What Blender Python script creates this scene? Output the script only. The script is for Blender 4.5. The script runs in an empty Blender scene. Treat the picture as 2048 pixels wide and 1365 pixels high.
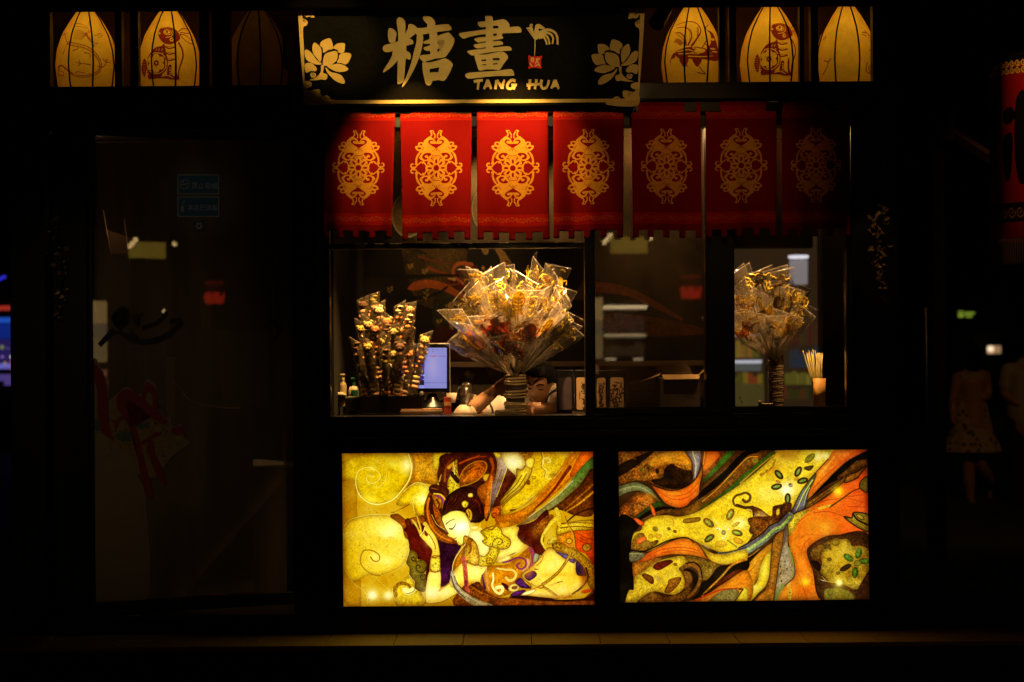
import bpy, bmesh, math, random
import numpy as np
from mathutils import Vector, Matrix
S = bpy.context.scene
C = S.collection
R = math.radians
# ------------------------------------------------------------------ camera, sky, lamps, exposure
F, CAMY, CAMZ, T = 2844.0, -6.614, 1.35, 0.007      # focal length in photo pixels, camera distance, height, roll
cam = bpy.data.objects.new('camera', bpy.data.cameras.new('camera')); C.objects.link(cam)
cam.location = (0, CAMY, CAMZ); cam.rotation_euler = (R(90), T, 0)
cam.data.sensor_width = 36; cam.data.lens = F * 36 / 2048
cam.data.clip_start = .05; cam.data.clip_end = 500
S.camera = cam
cam.data.dof.use_dof = True; cam.data.dof.focus_distance = 6.55; cam.data.dof.aperture_fstop = 1.8
W_ = bpy.data.worlds.new('World'); S.world = W_; W_.use_nodes = True
nt = W_.node_tree; sky = nt.nodes.new('ShaderNodeTexSky'); sky.sky_type = 'NISHITA'; sky.sun_disc = False
sky.sun_elevation = R(-9); sky.sun_rotation = R(200)
nt.links.new(sky.outputs[0], nt.nodes['Background'].inputs[0]); nt.nodes['Background'].inputs[1].default_value = .004
S.view_settings.view_transform = 'Standard'; S.view_settings.look = 'None'
S.view_settings.exposure = 0; S.view_settings.gamma = 1; S.view_settings.use_curve_mapping = False
S.render.engine = 'CYCLES'
S.cycles.max_bounces = 7; S.cycles.diffuse_bounces = 3; S.cycles.glossy_bounces = 4
S.cycles.transmission_bounces = 6; S.cycles.transparent_max_bounces = 40
S.cycles.use_denoising = True; S.cycles.caustics_reflective = False; S.cycles.caustics_refractive = False
S.cycles.sample_clamp_indirect = 4

def P(px, py, y=0.0):
    """the point of the plane at depth y that the photo shows at pixel (px, py)"""
    ux = px - (py - 682.5) * T; uy = py + (px - 1024) * T; d = y - CAMY
    return Vector(((ux - 1024) / F * d, y, CAMZ - (uy - 682.5) / F * d))
def lamp(name, kind, loc, target, power, col, size=.03, cone=60, blend=.5):
    l = bpy.data.lights.new(name, kind); l.energy = power; l.color = col; l.shadow_soft_size = size
    if kind == 'SPOT': l.spot_size = R(cone); l.spot_blend = blend
    o = bpy.data.objects.new(name, l); C.objects.link(o); o.location = loc
    if target is not None:
        o.rotation_euler = (Vector(target) - Vector(loc)).to_track_quat('-Z', 'Y').to_euler()
    return o
WARM, AMBER = (1, .60, .24), (1, .50, .12)
# lamps of the place: floodlights that light the sign and the curtains, ceiling spots over the counter, plus added unseen fills
lamp('curtain_spotlight', 'SPOT', (-.46, -.43, 2.50), P(830, 298, -.06), 19, (1, .54, .12), .012, 88, .85)
lamp('curtain_spotlight', 'SPOT', (.0, -.43, 2.50), P(1030, 298, -.06), 21, (1, .54, .12), .012, 88, .85)
lamp('floodlight_beam', 'SPOT', (.75, -1.7, 2.85), P(1385, 350, -.06), 15, (1, .5, .16), .06, 40, 1)
lamp('sign_floodlight', 'SPOT', (-.5, -4.6, 3.3), P(835, 138, -.2), 420, (1, .72, .26), .04, 9, 1)
lamp('sign_floodlight', 'SPOT', (.3, -4.6, 3.3), P(1040, 140, -.2), 520, (1, .72, .26), .04, 9, 1)
lamp('lotus_floodlight', 'SPOT', (-1.1, -2.6, 2.95), P(668, 78, -.3), 300, (1, .62, .14), .03, 11, .7)
lamp('lotus_floodlight', 'SPOT', (1.2, -2.6, 2.95), P(1235, 100, -.3), 45, (1, .62, .2), .03, 13, .7)
lamp('counter_spotlight', 'SPOT', (-.18, .10, 2.33), P(1010, 640, .10), 380, WARM, .02, 56, .8)
lamp('counter_spotlight', 'SPOT', (.30, .10, 2.33), P(1050, 640, .10), 400, WARM, .02, 56, .8)
lamp('counter_fill_light', 'SPOT', (.45, -3.2, 2.62), P(1005, 680, .15), 250, (1, .60, .24), .03, 13, 1)  # unseen fill from the street, added to brighten the bouquet's front
lamp('carton_spotlight', 'SPOT', (.72, .16, 2.33), P(1362, 756, .44), 46, WARM, .02, 22, .7)
lamp('seller_spotlight', 'SPOT', (.75, .45, 2.34), P(1095, 790, .58), 120, (1, .54, .2), .03, 40, .8)
lamp('skewer_spotlight', 'SPOT', (-.55, .12, 2.33), P(778, 655, .3), 200, (1, .56, .16), .03, 42, 1)
lamp('pane_spotlight', 'SPOT', (1.25, .22, 2.34), P(1545, 640, .42), 230, WARM, .03, 46, .8)
lamp('stand_fill_light', 'SPOT', (1.62, .12, 1.95), P(1553, 770, .46), 14, WARM, .02, 22, .8)  # unseen lamp put in to light the tan stand
lamp('mural_spotlight', 'SPOT', (-.1, .75, 2.7), P(890, 610, 1.6), 34, WARM, .04, 56, .9)
lamp('mural_spotlight', 'SPOT', (.9, .75, 2.7), P(1300, 640, 1.6), 9, WARM, .04, 50, .9)
lamp('pane_fill_light', 'SPOT', P(1320, 262, .30), P(1325, 340, .02), 16, WARM, .02, 120, 1)  # this and the next: unseen lamps added so the dusty panes glow
lamp('pane_fill_light', 'SPOT', P(1580, 262, .34), P(1585, 340, .03), 9, WARM, .02, 120, 1)
lamp('door_fill_light', 'SPOT', (-1.9, -5.5, 3.2), P(215, 830, 0), 60, (1, .72, .4), .05, 21, 1)  # invented frontal light that brings out the door's decals
lamp('sticker_fill_light', 'SPOT', (-1.0, -5.5, 3.4), P(396, 392, .1), 24, (.8, .9, 1), .05, 4, .6)  # narrow added beam that brightens only the teal stickers
lamp('street_lamp_light', 'SPOT', (4.1, 0.0, 4.4), (4.6, 5.2, .7), 65, AMBER, .05, 50, .6)
lamp('banner_light', 'SPOT', (2.9, -.1, 3.1), P(2040, 230, .6), 26, (1, .55, .2), .03, 50, .7)

# ------------------------------------------------------------------ helpers
def link(name, me, parent=None, m=None, loc=None):
    o = bpy.data.objects.new(name, me); C.objects.link(o)
    if m is not None and me is not None and not me.materials: me.materials.append(m)
    if parent is not None: o.parent = parent
    if loc is not None: o.location = loc
    return o
def thing(name, label, cat, loc=(0, 0, 0), group=None):
    o = bpy.data.objects.new(name, None); C.objects.link(o); o.location = loc; o.empty_display_size = .05
    return tag(o, label, cat, group)
def tag(o, label, cat, group=None):
    o['label'] = label; o['category'] = cat
    if group: o['group'] = group
    return o
def struct(o): o['kind'] = 'structure'; return o
def bm_obj(name, bm, m, parent=None, smooth=False, origin=None):
    if origin is not None: bmesh.ops.translate(bm, verts=bm.verts, vec=-Vector(origin))
    bm.normal_update()
    me = bpy.data.meshes.new(name); bm.to_mesh(me); bm.free()
    if smooth:
        for p in me.polygons: p.use_smooth = True
    o = link(name, me, parent, m)
    if origin is not None: o.location = origin
    return o
def add_box(bm, x0, x1, y0, y1, z0, z1, bev=0.0):
    r = bmesh.ops.create_cube(bm, size=1)
    v = r['verts']
    bmesh.ops.scale(bm, verts=v, vec=(x1 - x0, y1 - y0, z1 - z0))
    bmesh.ops.translate(bm, verts=v, vec=((x0 + x1) / 2, (y0 + y1) / 2, (z0 + z1) / 2))
    if bev > 0:
        e = list({e for q in v for e in q.link_edges})
        bmesh.ops.bevel(bm, geom=e, offset=bev, segments=2, affect='EDGES', profile=.5)
def box(name, m, parent, x0, x1, y0, y1, z0, z1, bev=.004):
    bm = bmesh.new(); add_box(bm, min(x0, x1), max(x0, x1), min(y0, y1), max(y0, y1), min(z0, z1), max(z0, z1), bev)
    return bm_obj(name, bm, m, parent)
def catmull(pts, n=6, closed=True):
    p = np.array(pts, float); k = len(p); out = []
    for i in range(k if closed else k - 1):
        if closed: a, b, c, d = p[i - 1], p[i], p[(i + 1) % k], p[(i + 2) % k]
        else: a, b, c, d = p[max(i - 1, 0)], p[i], p[i + 1], p[min(i + 2, k - 1)]
        t = np.linspace(0, 1, n, endpoint=False)[:, None]
        out.append(.5 * (2 * b + (c - a) * t + (2 * a - 5 * b + 4 * c - d) * t ** 2 + (3 * b - a - 3 * c + d) * t ** 3))
    if not closed: out.append(p[-1:])
    return np.vstack(out)
def add_tube(bm, pts, rad, seg=6, cap=True):
    pts = [Vector(p) for p in pts]; rings = []
    rs = rad if hasattr(rad, '__len__') else [rad] * len(pts)
    up = None
    for i, p in enumerate(pts):
        d = (pts[min(i + 1, len(pts) - 1)] - pts[max(i - 1, 0)]).normalized()
        if up is None:
            up = Vector((0, 0, 1)) if abs(d.z) < .9 else Vector((0, 1, 0))
        a = d.cross(up)
        if a.length < 1e-5: a = d.cross(Vector((1, 0, 0)))
        a.normalize(); b = a.cross(d).normalized(); up = b
        rings.append([bm.verts.new(p + (a * math.cos(2 * math.pi * k / seg) + b * math.sin(2 * math.pi * k / seg)) * rs[i]) for k in range(seg)])
    for r0, r1 in zip(rings, rings[1:]):
        for k in range(seg): bm.faces.new((r0[k], r0[(k + 1) % seg], r1[(k + 1) % seg], r1[k]))
    if cap:
        bm.faces.new(rings[0]); bm.faces.new(rings[-1][::-1])
def tube(name, m, parent, pts, rad, seg=8, smooth=True):
    bm = bmesh.new(); add_tube(bm, pts, rad, seg); bmesh.ops.recalc_face_normals(bm, faces=bm.faces)
    return bm_obj(name, bm, m, parent, smooth)
def add_lathe(bm, prof, c=(0, 0, 0), seg=20, a0=0, a1=2 * math.pi, ax=Vector((0, 0, 1))):
    q = Vector((0, 0, 1)).rotation_difference(ax); c = Vector(c); rings = []
    full = abs(a1 - a0 - 2 * math.pi) < 1e-6
    n = seg if full else seg + 1
    for r, z in prof:
        rings.append([bm.verts.new(c + q @ Vector((r * math.cos(a0 + (a1 - a0) * k / seg), r * math.sin(a0 + (a1 - a0) * k / seg), z))) for k in range(n)])
    for r0, r1 in zip(rings, rings[1:]):
        for k in range(n if full else n - 1):
            bm.faces.new((r0[k], r0[(k + 1) % n], r1[(k + 1) % n], r1[k]))
    return rings
def lathe(name, m, parent, prof, c=(0, 0, 0), seg=20, smooth=True, ax=Vector((0, 0, 1))):
    bm = bmesh.new(); add_lathe(bm, prof, c, seg, ax=ax); bmesh.ops.remove_doubles(bm, verts=bm.verts, dist=1e-5)
    bmesh.ops.recalc_face_normals(bm, faces=bm.faces)
    return bm_obj(name, bm, m, parent, smooth)
def add_prism(bm, front, off):
    """outline in 3-D, swept along off into a solid plate"""
    off = Vector(off); f = [bm.verts.new(Vector(p) + off) for p in front]; b = [bm.verts.new(p) for p in front]
    n = len(f); ff = bm.faces.new(f); bm.faces.new(b[::-1])
    for i in range(n): bm.faces.new((f[i], b[i], b[(i + 1) % n], f[(i + 1) % n]))
    bmesh.ops.triangulate(bm, faces=[ff])
    bmesh.ops.recalc_face_normals(bm, faces=bm.faces)

# ------------------------------------------------------------------ materials
def mat(name, col, rough=.6, metal=0, noise=0, nscale=20, bump=0, bscale=60, spec=.5, emis=None, estr=0):
    m = bpy.data.materials.new(name); m.use_nodes = True; n = m.node_tree.nodes; l = m.node_tree.links
    b = n['Principled BSDF']; b.inputs['Base Color'].default_value = (*col, 1); b.inputs['Roughness'].default_value = rough
    b.inputs['Metallic'].default_value = metal; b.inputs['Specular IOR Level'].default_value = spec
    tc = n.new('ShaderNodeTexCoord')
    if noise:
        t = n.new('ShaderNodeTexNoise'); t.inputs['Scale'].default_value = nscale; t.inputs['Detail'].default_value = 6
        l.new(tc.outputs['Object'], t.inputs['Vector'])
        mx = n.new('ShaderNodeMixRGB'); mx.inputs[1].default_value = (*[c * (1 - noise) for c in col], 1)
        mx.inputs[2].default_value = (*[min(1, c * (1 + noise)) for c in col], 1)
        l.new(t.outputs['Fac'], mx.inputs[0]); l.new(mx.outputs[0], b.inputs['Base Color'])
        rr = n.new('ShaderNodeMapRange'); rr.inputs['To Min'].default_value = rough * .8; rr.inputs['To Max'].default_value = min(1, rough * 1.25)
        l.new(t.outputs['Fac'], rr.inputs['Value']); l.new(rr.outputs[0], b.inputs['Roughness'])
    if bump:
        t2 = n.new('ShaderNodeTexNoise'); t2.inputs['Scale'].default_value = bscale; t2.inputs['Detail'].default_value = 5
        l.new(tc.outputs['Object'], t2.inputs['Vector'])
        bp = n.new('ShaderNodeBump'); bp.inputs['Strength'].default_value = bump; bp.inputs['Distance'].default_value = .01
        l.new(t2.outputs['Fac'], bp.inputs['Height']); l.new(bp.outputs[0], b.inputs['Normal'])
    if emis: b.inputs['Emission Color'].default_value = (*emis, 1); b.inputs['Emission Strength'].default_value = estr
    return m
def img_mat(name, img, rough=.6, emis=0, spec=.3, transl=0, bump=0, bscale=80):
    m = bpy.data.materials.new(name); m.use_nodes = True; n = m.node_tree.nodes; l = m.node_tree.links
    b = n['Principled BSDF']; b.inputs['Roughness'].default_value = rough; b.inputs['Specular IOR Level'].default_value = spec
    t = n.new('ShaderNodeTexImage'); t.image = img; t.extension = 'EXTEND'
    if emis:
        b.inputs['Base Color'].default_value = (.03, .03, .03, 1)
        l.new(t.outputs[0], b.inputs['Emission Color']); b.inputs['Emission Strength'].default_value = emis
    else: l.new(t.outputs[0], b.inputs['Base Color'])
    if bump:
        tc = n.new('ShaderNodeTexCoord'); t2 = n.new('ShaderNodeTexNoise'); t2.inputs['Scale'].default_value = bscale
        l.new(tc.outputs['Object'], t2.inputs['Vector']); bp = n.new('ShaderNodeBump'); bp.inputs['Strength'].default_value = bump
        bp.inputs['Distance'].default_value = .005
        l.new(t2.outputs['Fac'], bp.inputs['Height']); l.new(bp.outputs[0], b.inputs['Normal'])
    if transl:
        tr = n.new('ShaderNodeBsdfTranslucent'); l.new(t.outputs[0], tr.inputs[0])
        mx = n.new('ShaderNodeMixShader'); mx.inputs[0].default_value = transl
        l.new(b.outputs[0], mx.inputs[1]); l.new(tr.outputs[0], mx.inputs[2]); l.new(mx.outputs[0], n['Material Output'].inputs[0])
    return m
def film_mat(name, haze_col, haze, gloss, rough=.08, bump=0, bscale=30, nscale=8, lo=.3, hi=.7, tint=(1, 1, 1), zfade=None, stretch=1):
    """clear sheet: see-through, fresnel gloss, and an uneven milky or dusty film"""
    m = bpy.data.materials.new(name); m.use_nodes = True; n = m.node_tree.nodes; l = m.node_tree.links
    n.remove(n['Principled BSDF']); out = n['Material Output']
    tp = n.new('ShaderNodeBsdfTransparent'); tp.inputs[0].default_value = (*tint, 1)
    df = n.new('ShaderNodeBsdfDiffuse'); df.inputs[0].default_value = (*haze_col, 1)
    tl = n.new('ShaderNodeBsdfTranslucent'); tl.inputs[0].default_value = (*haze_col, 1)
    ad = n.new('ShaderNodeMixShader'); l.new(df.outputs[0], ad.inputs[1]); l.new(tl.outputs[0], ad.inputs[2])
    tc = n.new('ShaderNodeTexCoord'); ns = n.new('ShaderNodeTexNoise'); ns.inputs['Scale'].default_value = nscale; ns.inputs['Detail'].default_value = 8
    l.new(tc.outputs['Object'], ns.inputs['Vector'])
    mp = n.new('ShaderNodeMapping'); mp.inputs['Scale'].default_value = (1, 1, stretch); l.new(tc.outputs['Object'], mp.inputs[0]); l.new(mp.outputs[0], ns.inputs['Vector'])
    mr = n.new('ShaderNodeMapRange'); mr.inputs['From Min'].default_value = lo; mr.inputs['From Max'].default_value = hi
    mr.inputs['To Min'].default_value = haze * .25; mr.inputs['To Max'].default_value = haze
    l.new(ns.outputs['Fac'], mr.inputs['Value'])
    hz = mr.outputs[0]
    if zfade:
        sp = n.new('ShaderNodeSeparateXYZ'); l.new(tc.outputs['Object'], sp.inputs[0]); zr = n.new('ShaderNodeMapRange'); zr.inputs['From Min'].default_value = zfade[0]; zr.inputs['From Max'].default_value = zfade[1]; zr.inputs['To Min'].default_value = 1; zr.inputs['To Max'].default_value = zfade[2]
        l.new(sp.outputs['Z'], zr.inputs['Value']); pm = n.new('ShaderNodeMath'); pm.operation = 'MULTIPLY'; l.new(zr.outputs[0], pm.inputs[0]); l.new(hz, pm.inputs[1]); hz = pm.outputs[0]
    m1 = n.new('ShaderNodeMixShader'); l.new(hz, m1.inputs[0]); l.new(tp.outputs[0], m1.inputs[1]); l.new(ad.outputs[0], m1.inputs[2])
    gl = n.new('ShaderNodeBsdfGlossy'); gl.inputs['Roughness'].default_value = rough
    lw = n.new('ShaderNodeFresnel'); lw.inputs['IOR'].default_value = 1.45
    mu = n.new('ShaderNodeMath'); mu.operation = 'MULTIPLY'; mu.inputs[1].default_value = gloss; mu.use_clamp = True
    l.new(lw.outputs[0], mu.inputs[0])
    m2 = n.new('ShaderNodeMixShader'); l.new(mu.outputs[0], m2.inputs[0]); l.new(m1.outputs[0], m2.inputs[1]); l.new(gl.outputs[0], m2.inputs[2])
    l.new(m2.outputs[0], out.inputs[0])
    if bump:
        t2 = n.new('ShaderNodeTexNoise'); t2.inputs['Scale'].default_value = bscale; t2.inputs['Detail'].default_value = 4
        l.new(mp.outputs[0], t2.inputs['Vector']); bp = n.new('ShaderNodeBump'); bp.inputs['Strength'].default_value = bump
        bp.inputs['Distance'].default_value = .02
        l.new(t2.outputs['Fac'], bp.inputs['Height'])
        for q in (gl, df): l.new(bp.outputs[0], q.inputs['Normal'])
    return m
def glow(name, col, s):
    return mat(name, (.1, .1, .1), .5, emis=col, estr=s)
BLACK = mat('black_paint', (.0035, .003, .0028), .42, noise=.4, nscale=9, spec=.25)
BLACKM = mat('black_metal', (.006, .0055, .005), .3, noise=.3, nscale=14, spec=.5)
RAIL = mat('worn_aluminium', (.30, .26, .21), .4, metal=.3, noise=.3, nscale=30)
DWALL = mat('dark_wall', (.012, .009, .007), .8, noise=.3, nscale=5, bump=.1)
FASC = mat('fascia_black', (.0015, .0013, .0012), .95, noise=.4, nscale=9, spec=.02)
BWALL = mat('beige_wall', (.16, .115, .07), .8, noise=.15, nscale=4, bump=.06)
WOOD = mat('brown_wood', (.22, .095, .03), .5, noise=.35, nscale=14, bump=.1, bscale=30)
GOLD = mat('gold_leaf', (.80, .57, .22), .42, metal=.25, noise=.14, nscale=30, bump=.04, bscale=200)
SIGNRED = mat('seal_red', (.65, .02, .015), .5, noise=.2, nscale=60)
GLASS = film_mat('window_glass', (.60, .42, .22), .07, 1.6, .0, nscale=3.5, lo=.4, hi=.75)
DOORG = film_mat('reflection_haze_glass', (.55, .40, .22), .42, 1.6, .0, nscale=7, lo=.3, hi=.75, stretch=.12)  # streaked haze put into the glass for soft door reflections
DIRTY = film_mat('smudged_glass', (.60, .42, .22), .30, 1.8, .02, nscale=5, lo=.35, hi=.8)
# ------------------------------------------------------------------ painter: flat prints drawn from curves
rng = np.random.default_rng(7); random.seed(7)
def vnoise(h, w, cell, seed=0, octaves=3):
    r = np.random.default_rng(seed); out = np.zeros((h, w)); amp = 1; tot = 0
    for o in range(octaves):
        gh, gw = int(h / cell) + 3, int(w / cell) + 3; g = r.random((gh, gw)) * 2 - 1
        yy = np.arange(h) / cell; xx = np.arange(w) / cell
        y0 = yy.astype(int); x0 = xx.astype(int); fy = (yy - y0)[:, None]; fx = (xx - x0)[None]
        fy = fy * fy * (3 - 2 * fy); fx = fx * fx * (3 - 2 * fx)
        a = g[y0][:, x0]; b = g[y0][:, x0 + 1]; c = g[y0 + 1][:, x0]; d = g[y0 + 1][:, x0 + 1]
        out += amp * (a * (1 - fx) * (1 - fy) + b * fx * (1 - fy) + c * (1 - fx) * fy + d * fx * fy)
        tot += amp; amp *= .55; cell = max(1.5, cell / 2)
    return out / tot
class Canvas:
    def __init__(s, x0, y0, x1, y1, k, bg):
        s.x0, s.y0, s.k = x0, y0, k; s.w, s.h = int((x1 - x0) * k), int((y1 - y0) * k)
        s.a = np.empty((s.h, s.w, 3)); s.a[:] = bg
        s.n1 = vnoise(s.h, s.w, 26, 1); s.n2 = vnoise(s.h, s.w, 5, 2, 2); s.n3 = vnoise(s.h, s.w, 3, 3, 2)
        s.q = (0, 0, 1.0)
    def at(s, ox, oy, sc): s.q = (ox, oy, sc); return s
    def tx(s, pts):
        p = np.array(pts, float).reshape(-1, 2); ox, oy, sc = s.q
        return np.stack([(ox + p[:, 0] / sc - s.x0) * s.k, (oy + p[:, 1] / sc - s.y0) * s.k], 1)
    def mask(s, p):
        y0, y1 = max(0, int(p[:, 1].min())), min(s.h, int(p[:, 1].max()) + 2)
        x0, x1 = max(0, int(p[:, 0].min()) - 1), min(s.w, int(p[:, 0].max()) + 2)
        if y1 <= y0 or x1 <= x0: return None
        m = np.zeros((y1 - y0, x1 - x0), bool); q = np.roll(p, -1, 0)
        xs = np.arange(x0, x1) + .5
        for r in range(y0, y1):
            yc = r + .5; c = (p[:, 1] <= yc) != (q[:, 1] <= yc)
            if not c.any(): continue
            a, b = p[c], q[c]
            xi = np.sort(a[:, 0] + (yc - a[:, 1]) / (b[:, 1] - a[:, 1]) * (b[:, 0] - a[:, 0]))
            m[r - y0] = (np.searchsorted(xi, xs) % 2) == 1
        return m, y0, y1, x0, x1
    shade = 0
    def put(s, M, col, al, tex, speck, c2, ax, shade=0):
        m, y0, y1, x0, x1 = M; reg = s.a[y0:y1, x0:x1]; h, w = m.shape
        col = np.array(col, float); cc = np.broadcast_to(col, (h, w, 3)).copy()
        if c2 is not None:
            yy, xx = np.mgrid[0:h, 0:w]; t = {'x': xx / max(w, 1), 'y': yy / max(h, 1), 'd': (xx / max(w, 1) + yy / max(h, 1)) / 2,
                                              'u': (xx / max(w, 1) + 1 - yy / max(h, 1)) / 2}[ax][..., None]
            cc = col * (1 - t) + np.array(c2, float) * t
        if shade and min(h, w) > 6:
            r = int(min(22, max(2, min(h, w) * .2))); b = np.pad(m.astype(float), r + 1)
            for ax_ in (0, 1):
                cs = np.cumsum(b, ax_); b = (np.roll(cs, -r, ax_) - np.roll(cs, r, ax_)) / (2 * r)
            b = np.clip(b[r + 1:r + 1 + h, r + 1:r + 1 + w], 0, 1)
            cc = cc * (1.06 - shade * np.clip(1 - b, 0, 1) ** 1.2)[..., None] ** np.array([.85, 1.1, 1.5])
        if tex: cc = cc * (1 + tex * (s.n1[y0:y1, x0:x1] * .7 + s.n2[y0:y1, x0:x1] * .9))[..., None]
        if speck:
            sp = (s.n3[y0:y1, x0:x1] > .28)[..., None]; cc = np.where(sp, cc * (1 - speck), cc)
        f = m.astype(float)[..., None] * al; reg[:] = reg * (1 - f) + cc * f
    def poly(s, pts, col, sm=True, al=1., tex=.12, speck=0, c2=None, ax='x', line=None, lw=2.5):
        p = s.tx(pts); p = catmull(p, 5) if sm else p; M = s.mask(p)
        if M is not None: s.put(M, col, al, tex, speck, c2, ax, s.shade)
        if line is not None: s._stroke(np.vstack([p, p[:1]]), lw * s.k, lw * s.k, line, .85)
    def stroke(s, pts, w, col, w1=None, al=1., sm=True, tex=0, speck=0):
        p = s.tx(pts); p = catmull(p, 6, False) if sm else p; sc = s.k / s.q[2]
        s._stroke(p, w * sc, (w if w1 is None else w1) * sc, col, al, tex, speck)
    def _stroke(s, p, w0, w1, col, al=1., tex=0, speck=0):
        wm = max(w0, w1); y0, y1 = max(0, int(p[:, 1].min() - wm)), min(s.h, int(p[:, 1].max() + wm) + 2)
        x0, x1 = max(0, int(p[:, 0].min() - wm)), min(s.w, int(p[:, 0].max() + wm) + 2)
        if y1 <= y0 or x1 <= x0: return
        m = np.zeros((y1 - y0, x1 - x0)); n = len(p) - 1
        for i in range(n):
            a, b = p[i], p[i + 1]; w = (w0 + (w1 - w0) * i / max(n, 1)) / 2
            ya, yb = max(y0, int(min(a[1], b[1]) - w - 1)), min(y1, int(max(a[1], b[1]) + w + 2))
            xa, xb = max(x0, int(min(a[0], b[0]) - w - 1)), min(x1, int(max(a[0], b[0]) + w + 2))
            if yb <= ya or xb <= xa: continue
            yy, xx = np.mgrid[ya:yb, xa:xb]; d = b - a; L = max(d @ d, 1e-9)
            t = np.clip(((xx + .5 - a[0]) * d[0] + (yy + .5 - a[1]) * d[1]) / L, 0, 1)
            ds = np.hypot(xx + .5 - a[0] - t * d[0], yy + .5 - a[1] - t * d[1])
            mm = m[ya - y0:yb - y0, xa - x0:xb - x0]; np.maximum(mm, np.clip(w - ds + .5, 0, 1), out=mm)
        s.put((m, y0, y1, x0, x1), col, al, tex, speck, None, 'x')
    def blob(s, x, y, r, col, al=1., r2=None, ang=0, pw=1.):
        c = s.tx([(x, y)])[0]; k = s.k / s.q[2]; r, r2 = r * k, (r2 or r) * k
        yy, xx = np.mgrid[0:s.h, 0:s.w]; ca, sa = math.cos(R(ang)), math.sin(R(ang))
        u = (xx - c[0]) * ca + (yy - c[1]) * sa; v = -(xx - c[0]) * sa + (yy - c[1]) * ca
        f = (np.exp(-((u / r) ** 2 + (v / r2) ** 2) ** pw) * al)[..., None]
        s.a = s.a * (1 - f) + np.array(col, float) * f
    def ell(s, x, y, a, b, ang, col, **k):
        t = np.linspace(0, 2 * math.pi, 18, endpoint=False); ca, sa = math.cos(R(ang)), math.sin(R(ang))
        s.poly([(x + a * math.cos(q) * ca - b * math.sin(q) * sa, y + a * math.cos(q) * sa + b * math.sin(q) * ca) for q in t], col, **k)
    def image(s, name, grain=.05, ink=0, sat=1):
        g = np.random.default_rng(11).normal(0, grain, (s.h, s.w))
        if ink:
            L = s.a.mean(2); B = L.copy()
            for _ in range(2): B = (B + np.roll(B, 1, 0) + np.roll(B, -1, 0) + np.roll(B, 1, 1) + np.roll(B, -1, 1)) / 5
            e = np.clip((np.hypot(np.gradient(B, axis=0), np.gradient(B, axis=1)) - 6) / 14, 0, 1)
            for _ in range(1): e = np.maximum(e, (np.roll(e, 1, 0) + np.roll(e, 1, 1)) / 2 * .8)
            d = np.clip((s.n2 + .5), .2, 1) * np.clip((200 - L) / 60, 0, 1); s.a = s.a * (1 - ink * (e * d)[..., None] * np.array([.8, 1., 1.1]))
        if sat != 1:
            L = s.a @ np.array([.3, .59, .11]); s.a = np.clip(L[..., None] + (s.a - L[..., None]) * sat, 0, 255)
        a = np.clip(s.a * (1 + s.n2 * grain + g)[..., None], 0, 255) / 255
        im = bpy.data.images.new(name, s.w, s.h)
        px = np.ones((s.h, s.w, 4), np.float32); px[..., :3] = a[::-1]
        im.pixels.foreach_set(px.ravel()); im.pack(); return im
# ------------------------------------------------------------------ print of the first light box: a heavenly dancer among clouds
def finish(c, name, sat=1.08, gg=1.12):
    """old-gold wash: darker patches, dry brush streaks, fine dark flecks; backlight falloff darkens the edges"""
    w1, w2 = vnoise(c.h, c.w, 90, 31), vnoise(c.h, c.w, 40, 32, 4); st = vnoise(c.h, c.w, 9, 33, 2); fl = vnoise(c.h, c.w, 4, 34, 2)
    L = c.a.mean(2); k = np.clip(1 + .20 * w1 + .16 * w2 + .07 * st, .62, 1.18); m = np.array([.9, 1.05, 1.5])
    c.a = 255 * (np.clip(c.a, 0, 255) / 255) ** (1 + (1 - k)[..., None] * m * 1.1)
    c.a *= (1 - .22 * np.clip((fl - .46) * 5, 0, 1) * (L < 190))[..., None]
    yy, xx = np.mgrid[0:c.h, 0:c.w]; e = np.minimum(np.minimum(xx, c.w - xx), np.minimum(yy, c.h - yy)) / c.k; c.a *= (1 - .34 * np.exp(-e / 16))[..., None] ** np.array([.8, 1., 1.4])  # falloff of the backlight at the panel edges, painted into the print
    c.a = 255 * (np.clip(c.a, 0, 255) / 255) ** np.array([1.03, gg, 1.2])
    return c.image(name, .035, .36, sat)
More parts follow.
